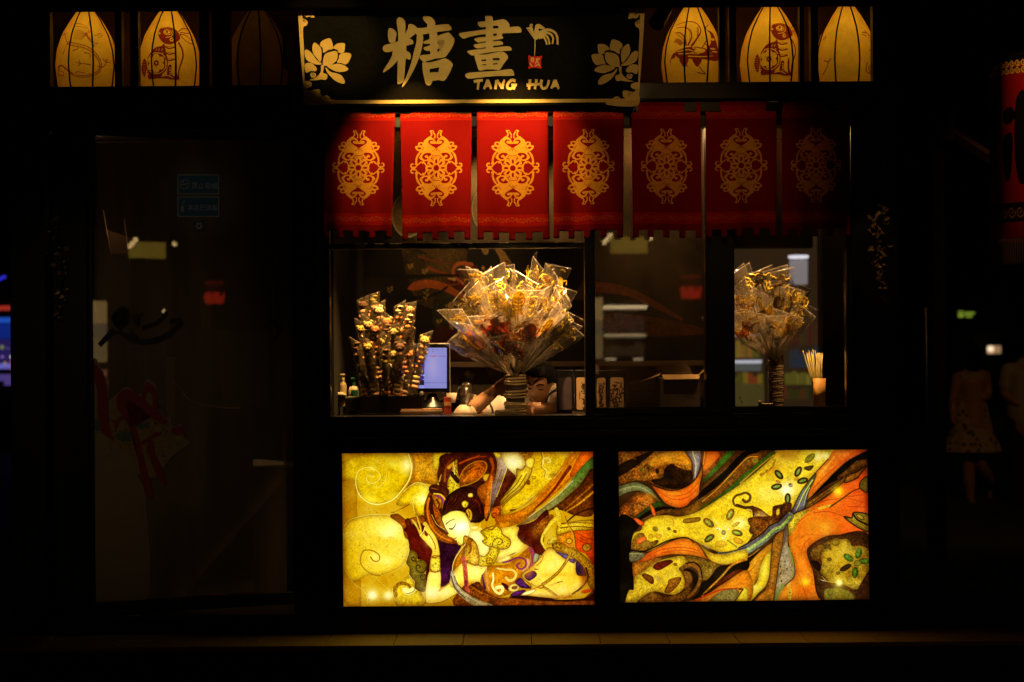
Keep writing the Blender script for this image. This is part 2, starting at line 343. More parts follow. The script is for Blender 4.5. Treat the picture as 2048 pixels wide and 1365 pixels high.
def paint_dancer():
    c = Canvas(684, 905, 1188, 1213, 2.2, (196, 158, 26)); c.shade = .75
    K = 7.877
    A = lambda: c.at(680, 900, K)
    B = lambda: c.at(930, 900, K)
    D = lambda: c.at(680, 1050, K)
    E = lambda: c.at(930, 1050, K)
    G = lambda: c.at(660, 880, 3.657)
    BR, DK, LT = (110, 60, 10), (55, 22, 8), (240, 225, 110)
    A(); c.poly([(-50, -50), (300, -50), (260, 900), (300, 2600), (-50, 2600)], (165, 122, 16), al=.55)
    c.poly([(1100, 40), (1700, 40), (1560, 300), (1530, 540), (1400, 530), (1200, 500), (1050, 610), (1130, 420), (1150, 200)], (188, 132, 16), tex=.35, speck=.2)
    c.poly([(1480, 40), (1690, 40), (1570, 200), (1520, 330), (1470, 220)], (218, 196, 40), tex=.2)
    c.poly([(-60, 200), (40, 165), (200, 95), (400, 40), (1085, 40), (1130, 250), (1100, 430), (1010, 580), (850, 760), (700, 830), (560, 850), (430, 810), (330, 730), (265, 620), (200, 470), (-60, 470)], (202, 174, 26), tex=.12)
    c.blob(1045, 230, 110, (255, 250, 190), .95, 120); c.blob(860, 230, 140, (240, 226, 90), .8, 70, 20); c.blob(480, 770, 190, (244, 225, 70), .8, 60, 15)
    c.blob(800, 740, 130, (240, 220, 70), .6, 60, -30); c.blob(480, 290, 90, (240, 220, 80), .6, 30)
    c.stroke([(1150, 60), (1172, 250), (1140, 440), (1050, 600)], 40, (150, 98, 10), al=.45)
    c.stroke([(1085, 60), (1130, 250), (1100, 430), (1010, 580), (850, 760), (700, 830), (560, 850), (430, 810), (330, 730), (265, 620), (245, 470), (290, 320), (420, 262), (530, 285), (620, 360), (635, 420), (590, 480), (520, 515), (460, 505), (420, 460), (430, 400), (490, 390), (540, 430)], 20, (248, 236, 130), 6)
    c.stroke([(560, 160), (660, 220), (730, 340), (710, 460), (630, 560), (540, 580), (450, 530), (410, 450)], 9, (235, 215, 90))
    c.poly([(1020, 640), (1110, 550), (1230, 508), (1340, 540), (1420, 620), (1400, 800), (1350, 1000), (1250, 1060), (1180, 970), (1145, 850), (1110, 850), (1000, 880), (880, 840)], (214, 186, 34))
    c.blob(1275, 770, 110, (255, 248, 170), .9, 80); c.blob(1330, 640, 90, (240, 226, 90), .7)
    for q in ([(1000, 660), (1100, 560), (1220, 510), (1330, 540), (1400, 610)], [(1110, 850), (1140, 760), (1200, 700), (1270, 680), (1330, 720)],
              [(1165, 960), (1145, 850), (1160, 760), (1230, 715)], [(1190, 810), (1220, 860), (1280, 860), (1320, 810), (1290, 770), (1230, 770), (1200, 820)]):
        c.stroke(q, 9, (246, 232, 120))
    c.stroke([(1090, 850), (980, 910), (830, 980)], 12, (130, 85, 10), 5); c.stroke([(800, 975), (850, 980)], 16, (100, 60, 10), al=.6)
    # lower big cloud
    p = [(a / K + 680, b / K + 900) for a, b in [(40, 1230), (150, 1090), (400, 1020), (600, 1010), (780, 1030), (900, 1110), (980, 1230)]]
    p += [(a / K + 680, b / K + 1050) for a, b in [(1030, 120), (1065, 250), (1075, 400), (1030, 560), (950, 660), (800, 745), (620, 800), (420, 790), (200, 900), (40, 700), (30, 300)]]
    c.at(0, 0, 1); c.poly(p, (206, 176, 36), tex=.1)
    D(); c.blob(760, 60, 330, (255, 242, 150), .9, 190); c.blob(700, 540, 330, (248, 228, 110), .85, 170); c.blob(980, 300, 160, (246, 230, 110), .6); c.blob(760, 250, 260, (222, 190, 30), .55, 50, 10)
    c.blob(520, 500, 60, (252, 240, 150), .6)
    c.stroke([(620, 800), (500, 780), (380, 700), (310, 600), (310, 500), (350, 410), (420, 388), (520, 410), (600, 470), (605, 540), (560, 572), (500, 550), (470, 500)], 10, (140, 96, 14), 16, al=.8)
    c.stroke([(1065, 250), (1075, 400), (1030, 560), (950, 660), (800, 745), (620, 803)], 8, (236, 216, 90))
    c.stroke([(1080, 260), (1090, 400), (1045, 560)], 12, (70, 30, 8))
    A(); c.stroke([(50, 1200), (150, 1090), (400, 1022), (600, 1012), (780, 1030), (900, 1110), (980, 1230), (1030, 1339)], 9, (238, 220, 100))
    D(); c.stroke([(60, 700), (200, 920), (380, 1060), (420, 1260)], 8, (236, 210, 80)); c.stroke([(540, 810), (640, 920), (760, 1020)], 8, (240, 216, 90))
    c.stroke([(50, 1180), (100, 1260)], 30, (150, 90, 12), al=.6)
    c.poly([(820, 1060), (850, 950), (950, 880), (1050, 800), (1120, 830), (1180, 960), (1180, 1040), (1260, 1050), (1310, 1150), (1290, 1280), (900, 1280), (840, 1170)], (214, 188, 50), tex=.2)
    c.blob(1080, 1120, 120, (240, 226, 90), .7, 60); c.stroke([(850, 1110), (850, 1010), (880, 950), (960, 920), (1050, 940), (1085, 980)], 70, (130, 88, 16), 40, .8, tex=.5, speck=.6)
    c.poly([(960, 1010), (1000, 970), (1080, 1000), (1150, 960), (1160, 1040), (1060, 1095), (990, 1080)], (246, 234, 150))
    c.stroke([(1080, 800), (1150, 880), (1182, 990), (1150, 1060), (1050, 1100), (980, 1060), (970, 1000)], 12, (252, 244, 170))
    c.stroke([(1180, 1030), (1260, 1050), (1310, 1140), (1300, 1240)], 10, (246, 226, 110)); c.stroke([(810, 1000), (815, 1100), (860, 1200)], 9, (240, 220, 110))
    # olive cloud and dark ground behind the arm
    A(); c.poly([(780, 1040), (900, 1000), (1030, 1090), (1100, 1070), (1180, 1050), (1330, 1050), (1340, 1400), (1040, 1400), (960, 1190)], (150, 88, 14), tex=.3)
    c.poly([(1015, 1110), (1080, 1075), (1130, 1200), (1150, 1400), (1070, 1400), (1040, 1230)], (84, 30, 8), tex=.3)
    D(); c.poly([(1000, 60), (1160, -20), (1400, 0), (1560, 250), (1580, 500), (1420, 560), (1390, 760), (1340, 1040), (1335, 800), (1345, 650), (1280, 550), (1210, 540), (1190, 440), (1090, 400), (1075, 300), (1040, 130)], (82, 18, 8), tex=.25)
    c.poly([(1100, 400), (1180, 430), (1215, 500), (1195, 560), (1270, 545), (1345, 600), (1345, 700), (1300, 760), (1335, 800), (1320, 1050), (1170, 1010), (1160, 900), (1080, 790), (1080, 680), (1030, 600), (1060, 520)], (118, 104, 26), tex=.3, c2=(92, 80, 22), ax='y')
    for q in ([(1190, 570), (1130, 560), (1115, 520), (1150, 505), (1165, 540)], [(1340, 700), (1300, 750), (1220, 740), (1185, 680), (1200, 635), (1240, 645), (1250, 680)], [(1330, 850), (1290, 870), (1250, 830), (1265, 795), (1290, 820)]):
        c.stroke(q, 20, (58, 46, 14), 14)
    c.poly([(1540, 240), (1850, 280), (1900, 340), (1800, 520), (1750, 750), (1730, 890), (1560, 980), (1570, 700), (1545, 400)], (34, 8, 26), tex=.5, c2=(52, 12, 40), ax='y')
    # brown hair ring
    A(); p = [(1420, 640), (1350, 820), (1325, 950), (1340, 1120), (1400, 1270), (1460, 1340), (1560, 1430), (1700, 1478), (1850, 1485), (1850, 1430), (1760, 1390), (1690, 1360), (1660, 1280), (1600, 1100), (1640, 1000), (1680, 760), (1560, 640)]
    c.poly(p, (146, 78, 12), tex=.5); 
    c.stroke([(1440, 740), (1430, 900), (1480, 1100), (1580, 1250), (1680, 1320)], 70, (60, 24, 8), 40); c.stroke([(1400, 760), (1370, 950), (1420, 1180), (1560, 1350), (1750, 1440)], 34, (205, 125, 20), 20)
    c.stroke([(1560, 900), (1600, 1000), (1600, 1100)], 60, (50, 18, 6), 30); c.stroke([(1440, 1020), (1520, 1170), (1640, 1250)], 12, (235, 185, 60))
    c.stroke([(1400, 680), (1340, 830), (1325, 960), (1342, 1120), (1400, 1270), (1470, 1350), (1560, 1430), (1700, 1478), (1840, 1485)], 9, (50, 20, 6))
    c.poly([(1440, 700), (1520, 720), (1600, 780), (1590, 900), (1540, 930), (1490, 860)], (176, 120, 20), tex=.4, line=DK, lw=1)
    c.stroke([(1520, 780), (1560, 850), (1550, 910)], 26, (90, 45, 10))
    # top loops
    G(); c.poly([(800, 330), (785, 260), (800, 190), (840, 100), (1190, 90), (1225, 150), (1225, 240), (1190, 310), (1130, 360), (1060, 375), (980, 350), (900, 380), (840, 400)], (66, 22, 8), tex=.5)
    for q, w, k in (([(840, 300), (850, 200), (900, 130)], 18, (120, 60, 12)), ([(950, 170), (1050, 130), (1150, 120)], 16, (170, 70, 16)), ([(1180, 140), (1195, 210), (1160, 280)], 26, (150, 70, 16)),
                    ([(800, 300), (815, 250)], 12, (190, 150, 40)), ([(870, 200), (905, 170), (890, 240)], 26, (200, 140, 30)), ([(1000, 150), (1100, 110)], 8, (190, 90, 20))): c.stroke(q, w, k, 4)
    c.poly([(955, 260), (1000, 195), (1080, 155), (1140, 165), (1147, 210), (1110, 270), (1050, 312), (990, 332), (940, 335)], (160, 86, 12), tex=.6, line=(205, 150, 30), lw=2)
    c.stroke([(980, 300), (1040, 240), (1100, 220)], 16, (205, 115, 18), 6); c.stroke([(990, 230), (1060, 190)], 12, (90, 40, 8), 4)
    c.poly([(865, 395), (858, 320), (875, 260), (905, 200), (912, 150), (935, 140), (936, 210), (946, 285), (950, 372), (905, 392)], (214, 186, 40), speck=.5, line=DK, lw=.8)
    c.poly([(878, 235), (900, 230), (945, 290), (935, 320), (895, 275)], (36, 14, 5)); c.stroke([(905, 160), (912, 250)], 6, (240, 220, 110))
    c.poly([(1120, 260), (1170, 250), (1165, 300), (1130, 300)], (190, 150, 40)); c.poly([(1020, 330), (1100, 300), (1130, 320), (1080, 365), (1030, 360)], (44, 14, 6))
    c.poly([(725, 350), (750, 325), (800, 332), (865, 362), (855, 410), (800, 385), (760, 392), (730, 378)], (52, 20, 8), tex=.5, line=(30, 10, 4), lw=1)
    c.stroke([(740, 350), (790, 362)], 6, (150, 90, 30)); c.stroke([(820, 370), (845, 395), (850, 430)], 16, (80, 36, 12))
    c.stroke([(760, 392), (810, 400), (845, 440)], 12, (225, 195, 70)); c.stroke([(782, 408), (818, 424), (830, 470)], 15, (140, 58, 116), 10)
    # hair
    hair = [(820, 570), (822, 500), (845, 430), (880, 390), (950, 350), (1040, 345), (1090, 385), (1112, 440), (1142, 520), (1130, 575), (1090, 605), (1040, 605), (1000, 560), (985, 532), (930, 520), (880, 530), (845, 552)]
    c.poly(hair, (32, 9, 5), tex=.5)
    for i in range(26):
        x = 850 + i * 10; c.stroke([(x + 30, 400 + (i % 5) * 8), (x - 8 + (i % 3) * 6, 470), (835 + i * 7, 540 - (i % 4) * 9)], 4, ((120, 46, 14) if i % 3 else (20, 5, 3)), 2, .6)
    c.stroke([(1060, 440), (1090, 470), (1100, 540)], 14, (120, 34, 12), 5, .7)
    c.poly([(962, 462), (985, 443), (1012, 462), (1000, 492), (975, 494)], (226, 204, 60), speck=.3); c.poly([(1010, 395), (1040, 390), (1045, 415), (1015, 420)], (215, 190, 60))
    # face, neck
    c.shade = .28
    face = [(818, 592), (822, 560), (848, 545), (885, 524), (940, 520), (975, 535), (998, 570), (1012, 612), (1030, 655), (1015, 692), (990, 732), (966, 765), (946, 773), (931, 766), (922, 748), (926, 738), (908, 733), (890, 718), (862, 712), (855, 695), (862, 684), (842, 652), (831, 625)]
    c.poly([(1000, 690), (1030, 640), (1100, 640), (1120, 700), (1135, 780), (1165, 830), (1150, 870), (1110, 855), (1075, 790), (1040, 735)], (244, 222, 112), tex=.06)
    c.poly(face, (240, 222, 104), tex=.05); c.blob(950, 640, 75, (255, 255, 225), .95, 60); c.blob(860, 590, 50, (250, 240, 160), .6); c.blob(1040, 720, 50, (250, 240, 160), .7)
    c.stroke([(1028, 660), (1014, 695), (990, 733), (966, 766)], 5, (150, 86, 20)); c.stroke([(818, 592), (831, 625), (842, 652), (862, 684), (855, 695), (862, 712), (890, 718), (905, 733), (922, 748), (931, 766), (946, 773), (966, 765), (1000, 715)], 5, (110, 60, 12))
    c.stroke([(846, 617), (870, 596), (912, 577)], 7, (80, 36, 10), 3); c.stroke([(872, 650), (887, 651), (905, 638), (916, 615)], 9, (60, 22, 8), 4); c.stroke([(880, 660), (900, 655)], 5, (150, 90, 40), al=.6)
    c.stroke([(884, 720), (902, 726), (922, 716)], 9, (190, 84, 34), 5); c.stroke([(862, 708), (875, 716)], 5, (120, 60, 14))
    c.poly([(992, 522), (1008, 503), (1030, 515), (1040, 550), (1030, 592), (1014, 580), (1005, 550)], (205, 158, 40), line=DK, lw=1)
    c.stroke([(1012, 520), (1022, 545), (1018, 570)], 5, DK)
    # hand and forearm
    c.poly([(738, 856), (740, 805), (690, 745), (655, 705), (628, 640), (592, 590), (600, 575), (628, 605), (652, 655), (625, 548), (638, 552), (662, 625), (668, 660), (675, 690), (690, 640), (672, 612), (700, 598), (735, 655), (772, 712), (792, 785), (796, 856)], (236, 208, 80), tex=.06, line=(110, 56, 10), lw=.8)
    c.blob(730, 740, 40, (246, 228, 120), .7); c.stroke([(690, 690), (720, 690), (760, 760), (765, 800)], 5, (150, 95, 20)); c.stroke([(655, 700), (680, 670), (690, 640)], 6, (250, 240, 150)); c.poly([(690, 660), (712, 690), (705, 705), (688, 690)], (110, 44, 8))
    c.poly([(724, 960), (798, 960), (802, 1075), (788, 1110), (870, 1050), (908, 1030), (930, 1112), (880, 1152), (800, 1190), (700, 1198), (688, 1140), (700, 1040)], (240, 216, 96), tex=.05, line=(140, 70, 12), lw=.9)
    c.blob(735, 1120, 60, (255, 246, 190), .9, 45); c.blob(840, 1120, 60, (252, 242, 170), .8, 35, -20)
    c.poly([(733, 862), (795, 855), (797, 950), (785, 966), (735, 966), (728, 945)], (226, 204, 66), speck=.45, line=(130, 70, 10), lw=1.1)
    c.stroke([(733, 856), (765, 862), (795, 846)], 8, (150, 86, 14)); c.stroke([(726, 948), (750, 968), (790, 962), (802, 940)], 8, (150, 86, 14))
    c.shade = .75
    # ribbons upper right
    B(); c.poly([(540, 1080), (560, 1000), (600, 850), (720, 560), (820, 420), (1050, 30), (1660, 30), (1580, 270), (1310, 590), (1000, 860), (700, 1010)], (204, 170, 24), tex=.2)
    c.poly([(830, 30), (1080, 30), (1000, 200), (960, 240)], (160, 110, 16), tex=.4, speck=.3)
    c.poly([(660, 270), (810, 440), (710, 600), (570, 800), (540, 910), (430, 920), (500, 720), (600, 470)], (72, 26, 8), tex=.5)
    c.poly([(190, 640), (330, 500), (400, 380), (480, 400), (420, 900), (350, 1110), (310, 1100), (290, 900)], (128, 66, 10), tex=.4)
    c.poly([(400, 400), (450, 430), (420, 700), (375, 1000), (325, 1100), (305, 950), (340, 700)], (192, 106, 16), tex=.3)
    c.poly([(460, 30), (590, 70), (675, 280), (605, 470), (505, 720), (425, 930), (355, 1115), (340, 1090), (400, 860), (430, 600), (490, 380), (510, 200)], (172, 146, 112), tex=.25, c2=(112, 90, 90), ax='y')
    c.stroke([(590, 300), (500, 560), (440, 760)], 8, (90, 66, 66)); c.stroke([(430, 480), (400, 800), (380, 1000)], 10, (210, 200, 150), al=.7); c.stroke([(670, 280), (600, 480), (500, 740)], 14, (210, 190, 60))
    c.poly([(450, 30), (580, 70), (520, 130)], (226, 206, 50))
    c.poly([(430, 930), (550, 885), (565, 960), (530, 1090), (420, 1060)], (178, 92, 16), tex=.5, speck=.4)
    c.poly([(570, 40), (840, 40), (975, 240), (905, 312), (830, 300), (825, 425), (660, 270), (600, 140)], (226, 214, 120), tex=.1); c.blob(760, 170, 130, (255, 250, 200), .8)
    c.poly([(560, 880), (565, 800), (650, 700), (730, 580), (820, 425), (820, 300), (900, 322), (980, 240), (1060, 290), (1035, 400), (900, 600), (700, 760), (600, 850)], (218, 190, 46), tex=.15, line=(96, 56, 8), lw=1.2)
    for q in ([(980, 380), (850, 580), (690, 720), (590, 820)], [(900, 400), (800, 560), (660, 700)], [(1030, 420), (900, 620), (720, 770), (580, 900)]): c.stroke(q, 9, (96, 58, 8))
    c.poly([(970, 160), (1040, 120), (1110, 150), (1090, 240), (1060, 300), (980, 270), (960, 210)], (228, 204, 66), line=(150, 100, 14), lw=.8)
    c.stroke([(1230, 40), (1245, 180), (1225, 260), (1290, 340), (1275, 420), (1340, 468), (1440, 430), (1540, 300)], 22, (232, 212, 80)); c.stroke([(1215, 40), (1228, 180), (1208, 265), (1270, 345), (1258, 430)], 6, (100, 60, 8))
    c.stroke([(1240, 220), (1245, 150), (1320, 135), (1358, 190), (1310, 205)], 32, (240, 226, 120), 18); c.blob(1390, 400, 70, (130, 90, 16), .6, 35)
    c.stroke([(1050, 420), (1120, 430), (1100, 460), (1060, 445)], 8, (150, 100, 14)); c.poly([(970, 540), (1015, 470), (1025, 550)], (110, 60, 10))
    for q in ([(1180, 560), (1000, 760), (800, 900)], [(1260, 500), (1100, 700), (900, 880), (700, 960)], [(1230, 620), (1000, 850), (760, 980)]): c.stroke(q, 7, (232, 212, 80), al=.8); 
    c.stroke([(720, 960), (800, 945)], 30, (100, 60, 12), 10)
    c.poly([(2040, 30), (2040, 110), (1700, 450), (1300, 800), (1000, 1020), (800, 1120), (500, 1150), (500, 1040), (700, 1020), (1000, 880), (1300, 600), (1560, 280), (1740, 30)], (206, 132, 16), tex=.25, c2=(204, 128, 18))
    c.poly([(1860, 30), (2040, 30), (2040, 130), (1760, 400), (1660, 400)], (214, 104, 16), tex=.2)
    c.stroke([(1660, 280), (1540, 450), (1400, 640), (1250, 800), (1080, 950)], 60, (104, 32, 8), 10, tex=.3); c.stroke([(1800, 60), (1560, 360), (1300, 650), (1000, 900), (700, 1040)], 16, (150, 84, 10), 8, .7)
    c.stroke([(1680, 60), (1480, 350), (1240, 620), (960, 860)], 26, (190, 96, 14), 10, .7)
    c.poly([(500, 1140), (800, 1115), (1000, 1010), (1120, 950), (920, 1130), (720, 1210), (560, 1260)], (194, 134, 18), tex=.3)
    c.poly([(2040, 110), (2040, 290), (1800, 580), (1500, 840), (1200, 1050), (900, 1190), (800, 1210), (1000, 1080), (1300, 860), (1560, 640), (1800, 330)], (190, 168, 110), tex=.2, c2=(70, 124, 44), ax='u')
    c.stroke([(1980, 300), (1760, 570), (1480, 820), (1200, 1020), (920, 1165)], 34, (120, 100, 50), 20, .45, tex=.5); c.stroke([(1700, 500), (1450, 740), (1200, 930), (1000, 1070)], 30, (225, 205, 160), 14, .6)
    c.poly([(2040, 310), (2040, 1000), (1760, 1050), (1550, 970), (1400, 950), (1280, 990), (1500, 840), (1800, 580)], (96, 48, 9), tex=.5, speck=.3)
    for q, w, k in (([(2020, 560), (1800, 760), (1560, 960)], 34, (176, 112, 20)), ([(2020, 680), (1800, 860), (1600, 980)], 40, (206, 150, 34)), ([(1980, 330), (1800, 620), (1500, 860)], 18, (50, 24, 6)), ([(2020, 470), (1700, 760)], 20, (60, 26, 6)), ([(2020, 930), (1780, 1010), (1600, 1150)], 34, (40, 16, 5))):
        c.stroke(q, w, k, w * .5, .9, tex=.5, speck=.3)
    # body
    E(); c.shade = .5; c.poly([(820, 40), (1080, -50), (1290, -230), (1320, -60), (1260, 130), (1230, 330), (1280, 400), (1200, 490), (1100, 460), (990, 370), (900, 295), (815, 190)], (66, 18, 8), tex=.4)
    c.blob(1130, 110, 90, (170, 110, 20), .8); c.poly([(1080, 60), (1200, -60), (1330, -150), (1400, -120), (1300, 0), (1230, 160), (1150, 200)], (140, 82, 14), tex=.5, speck=.4)
    c.poly([(550, 70), (835, 35), (820, 185), (905, 292), (995, 372), (700, 510), (520, 570), (470, 470), (540, 390), (660, 380), (710, 300), (690, 220), (620, 180)], (236, 212, 96), tex=.06); c.blob(800, 330, 110, (250, 238, 150), .6)
    c.poly([(-60, 560), (30, 600), (170, 650), (380, 650), (400, 760), (310, 890), (180, 910), (60, 960), (-100, 1000), (-240, 980), (-250, 860), (-160, 740)], (240, 216, 96), tex=.06); c.blob(120, 760, 110, (252, 242, 160), .7)
    c.poly([(96, 66), (180, 80), (260, 90), (300, 230), (385, 330), (380, 430), (300, 495), (205, 480), (190, 350), (120, 250), (50, 200), (60, 130)], (244, 226, 120), tex=.05); c.blob(180, 200, 90, (254, 246, 180), .7)
    c.poly([(250, 100), (460, 20), (560, 80), (590, 160), (690, 220), (714, 300), (670, 372), (560, 392), (430, 360), (330, 330), (260, 260), (340, 220), (285, 170)], (226, 200, 44), speck=.4, line=(110, 66, 10), lw=1.2)
    c.stroke([(420, 330), (450, 250), (530, 215), (590, 260), (560, 310), (500, 320)], 12, (120, 74, 10)); c.blob(480, 120, 70, (240, 216, 50), .5)
    c.poly([(390, 350), (530, 395), (510, 480), (465, 580), (405, 640), (210, 650), (205, 500), (300, 505), (370, 430)], (218, 190, 44), speck=.45, line=(110, 66, 10), lw=1.)
    c.ell(375, 575, 55, 50, 0, (200, 160, 30), line=(100, 56, 8), lw=1, speck=.5)
    c.poly([(-30, 200), (60, 200), (150, 270), (200, 400), (208, 600), (150, 645), (60, 610), (-10, 560)], (196, 150, 36), tex=.35, speck=.35, line=(110, 62, 10), lw=1.2)
    c.stroke([(70, 290), (80, 400), (50, 450)], 40, (110, 50, 14), 20, .8); c.blob(130, 560, 50, (240, 220, 90), .7)
    c.shade = .75
    # gold bodice with purple and white curls
    c.poly([(370, 650), (640, 640), (820, 520), (1000, 375), (1015, 560), (965, 720), (880, 830), (810, 920), (690, 1000), (700, 1090), (480, 1155), (330, 1090), (265, 1000), (235, 850), (330, 700)], (190, 128, 16), tex=.25)
    c.poly([(470, 600), (600, 520), (800, 440), (700, 510), (760, 520), (620, 600)], (240, 214, 110)); c.poly([(580, 600), (700, 560), (820, 520), (700, 600)], (226, 150, 110))
    c.stroke([(590, 602), (700, 575), (810, 530), (920, 545), (955, 620), (920, 690), (850, 705), (810, 650), (850, 615)], 26, (126, 48, 92), 30)
    c.stroke([(985, 560), (985, 660), (900, 740)], 46, (228, 172, 120), 20, .8)
    c.stroke([(1020, 390), (1060, 470), (1045, 620), (1010, 680)], 76, (138, 58, 84), 40, tex=.3); c.poly([(1090, 460), (1165, 490), (1120, 590), (1060, 600)], (150, 150, 120), line=(60, 30, 30), lw=1)
    c.stroke([(500, 695), (620, 715), (740, 725), (795, 790), (760, 865), (690, 890), (635, 845)], 30, (238, 208, 112), 50)
    c.stroke([(430, 770), (435, 880), (415, 960), (460, 1050), (530, 1095), (580, 1040), (560, 990), (490, 1000)], 24, (252, 236, 150), 62)
    c.stroke([(258, 800), (278, 900), (300, 1010)], 20, (74, 30, 78), 44); c.stroke([(320, 720), (335, 880), (360, 1040)], 34, (222, 156, 92), 30, .8)
    c.poly([(560, 920), (640, 950), (700, 1010), (660, 1050), (600, 990)], (62, 18, 46))
    c.ell(760, 1005, 95, 70, -10, (232, 206, 110), line=(160, 90, 20), lw=1); c.ell(770, 1000, 50, 30, -10, (150, 96, 30), speck=.5)
    # belly
    c.poly([(1290, 385), (1400, 400), (1560, 540), (1755, 580), (1765, 800), (1890, 825), (1875, 950), (1780, 1060), (1560, 1170), (1300, 1170), (900, 1130), (1010, 1050), (1020, 960), (875, 815), (1000, 700), (1150, 560)], (236, 200, 78), tex=.06, line=(110, 58, 12), lw=1.2)
    c.blob(1300, 650, 170, (248, 226, 120), .8, 120); c.blob(1100, 1090, 130, (250, 232, 140), .7, 40); c.blob(1500, 1060, 180, (246, 224, 116), .7, 70); c.blob(1450, 800, 260, (222, 176, 48), .6, 30)
    c.stroke([(1230, 500), (1200, 580), (1120, 660)], 7, (150, 90, 24)); c.stroke([(1090, 710), (1150, 715)], 16, (90, 40, 14), 5)
    c.stroke([(1450, 925), (1530, 908)], 16, (110, 56, 14), 6); c.stroke([(1300, 975), (1450, 925)], 6, (190, 140, 40))
    for q, k in (([(930, 812), (1060, 740), (1122, 790), (1080, 850), (990, 890)], (58, 22, 60)), ([(780, 912), (870, 850), (940, 930), (1025, 1012), (880, 1005)], (74, 32, 92)), ([(700, 1120), (800, 1060), (930, 1040), (920, 1095), (780, 1140)], (74, 26, 84)),
                 ([(1430, 435), (1640, 500), (1600, 560), (1520, 510)], (80, 62, 88)), ([(1620, 560), (1740, 560), (1700, 620)], (78, 58, 84)), ([(1755, 585), (1870, 680), (1905, 810), (1820, 820), (1750, 780)], (56, 34, 66))):
        c.poly(q, k, tex=.5, line=(50, 16, 20), lw=.8)
    c.poly([(870, 1120), (960, 1060), (1110, 1030), (1040, 1100), (940, 1125)], (252, 238, 170))
    c.poly([(1380, 280), (1600, 340), (1800, 450), (1950, 580), (2030, 700), (2030, 1060), (1930, 950), (1890, 750), (1760, 580), (1540, 450), (1400, 400)], (192, 148, 30), speck=.55, line=(80, 42, 8), lw=1.2)
    c.stroke([(1900, 700), (1930, 860), (1830, 1000), (1680, 1110)], 30, (44, 16, 8), 14)
    c.poly([(1700, 110), (2040, 60), (2040, 640), (1900, 480), (1740, 390)], (204, 92, 14), tex=.3, c2=(212, 64, 14), ax='y'); c.poly([(1560, 150), (1720, 130), (1730, 390), (1560, 330), (1440, 260), (1460, 160)], (206, 136, 26), speck=.3, tex=.3)
    for q in ([(1720, 200), (1860, 290), (2020, 310)], [(1740, 130), (1900, 220), (2020, 230)]): c.stroke(q, 9, (150, 40, 10))
    c.poly([(1440, 110), (1460, 20), (1500, -10), (2040, -60), (2040, 80), (1700, 110), (1460, 170)], (222, 192, 50), speck=.3, line=(100, 54, 8), lw=1); c.stroke([(1500, 60), (1750, 40), (2010, 60)], 12, (110, 60, 10)); c.stroke([(1480, 0), (1760, -20), (2010, -10)], 9, (110, 60, 10))
    c.poly([(1300, 260), (1440, 180), (1450, 270), (1380, 300), (1310, 330)], (214, 182, 44), speck=.5)
    c.stroke([(1440, -230), (1480, -110), (1480, 0)], 70, (220, 194, 60), 60, speck=.2); c.stroke([(1440, -90), (1330, 20), (1240, 150), (1205, 270), (1262, 390)], 56, (226, 202, 66), 30, speck=.15); c.stroke([(1560, -130), (1600, -20), (1700, 160), (1728, 390)], 18, (200, 160, 40)); c.stroke([(1575, -130), (1618, -20), (1716, 160), (1745, 390)], 6, (80, 40, 8))
    c.ell(1640, 270, 50, 45, 0, (210, 160, 40), line=(110, 60, 10), lw=1); c.ell(1915, 375, 72, 62, 0, (180, 130, 30), speck=.5, line=(90, 46, 8), lw=1.2)
    c.stroke([(1640, 510), (1500, 720), (1350, 860), (1200, 960), (1180, 1000)], 30, (196, 152, 40), 24, speck=.4); c.stroke([(1655, 520), (1515, 730), (1360, 875), (1215, 975)], 6, (84, 44, 10)); c.stroke([(1622, 505), (1485, 710), (1335, 848), (1190, 945)], 6, (84, 44, 10))
    c.stroke([(1180, 985), (1260, 1020), (1400, 1120), (1560, 1195), (1740, 1190)], 30, (206, 164, 44), 26, speck=.4); c.stroke([(1200, 970), (1300, 1020), (1440, 1130)], 6, (84, 44, 10)); c.ell(1190, 990, 45, 26, -10, (200, 158, 44), line=(90, 46, 8), lw=1); c.stroke([(870, 1015), (1010, 1025), (1140, 1000)], 14, (190, 140, 40)); c.stroke([(1030, 940), (1130, 1000)], 6, (110, 60, 14))
    c.blob(330, 860, 90, (196, 130, 40), .5, 40, 60); c.blob(1000, 760, 60, (190, 126, 40), .6, 120, 40); c.blob(1860, 900, 60, (170, 104, 30), .7, 160, 10); c.blob(1560, 1150, 180, (196, 130, 40), .5, 26); c.blob(960, 380, 60, (196, 134, 40), .6, 60); c.blob(60, 930, 120, (190, 120, 36), .6, 40)
    # lower edge
    c.poly([(-60, 1000), (60, 960), (200, 905), (300, 1040), (480, 1150), (700, 1155), (900, 1130), (1300, 1175), (1560, 1205), (1850, 1180), (2040, 1040), (2040, 1320), (-60, 1320)], (126, 68, 12), tex=.5, speck=.3)
    c.poly([(680, 1150), (900, 1128), (1300, 1170), (1500, 1200), (1900, 1170), (2040, 1080), (2040, 1250), (1500, 1225), (900, 1195)], (42, 12, 7), tex=.5)
    c.stroke([(90, 980), (200, 1060), (330, 1110), (480, 1180)], 26, (170, 108, 20), 14, .8, tex=.4); c.stroke([(100, 950), (240, 1040)], 40, (50, 22, 8), 16, .7); c.stroke([(1640, 1160), (1740, 1090), (1810, 1080), (1810, 1150)], 30, (200, 156, 44), 20, speck=.4); c.poly([(1830, 1060), (1960, 1030), (2000, 1060), (1860, 1100)], (190, 70, 16))
    c.poly([(560, 1165), (1000, 1190), (1400, 1230), (2000, 1215), (2000, 1300), (560, 1300)], (150, 78, 18), tex=.5, al=.6)
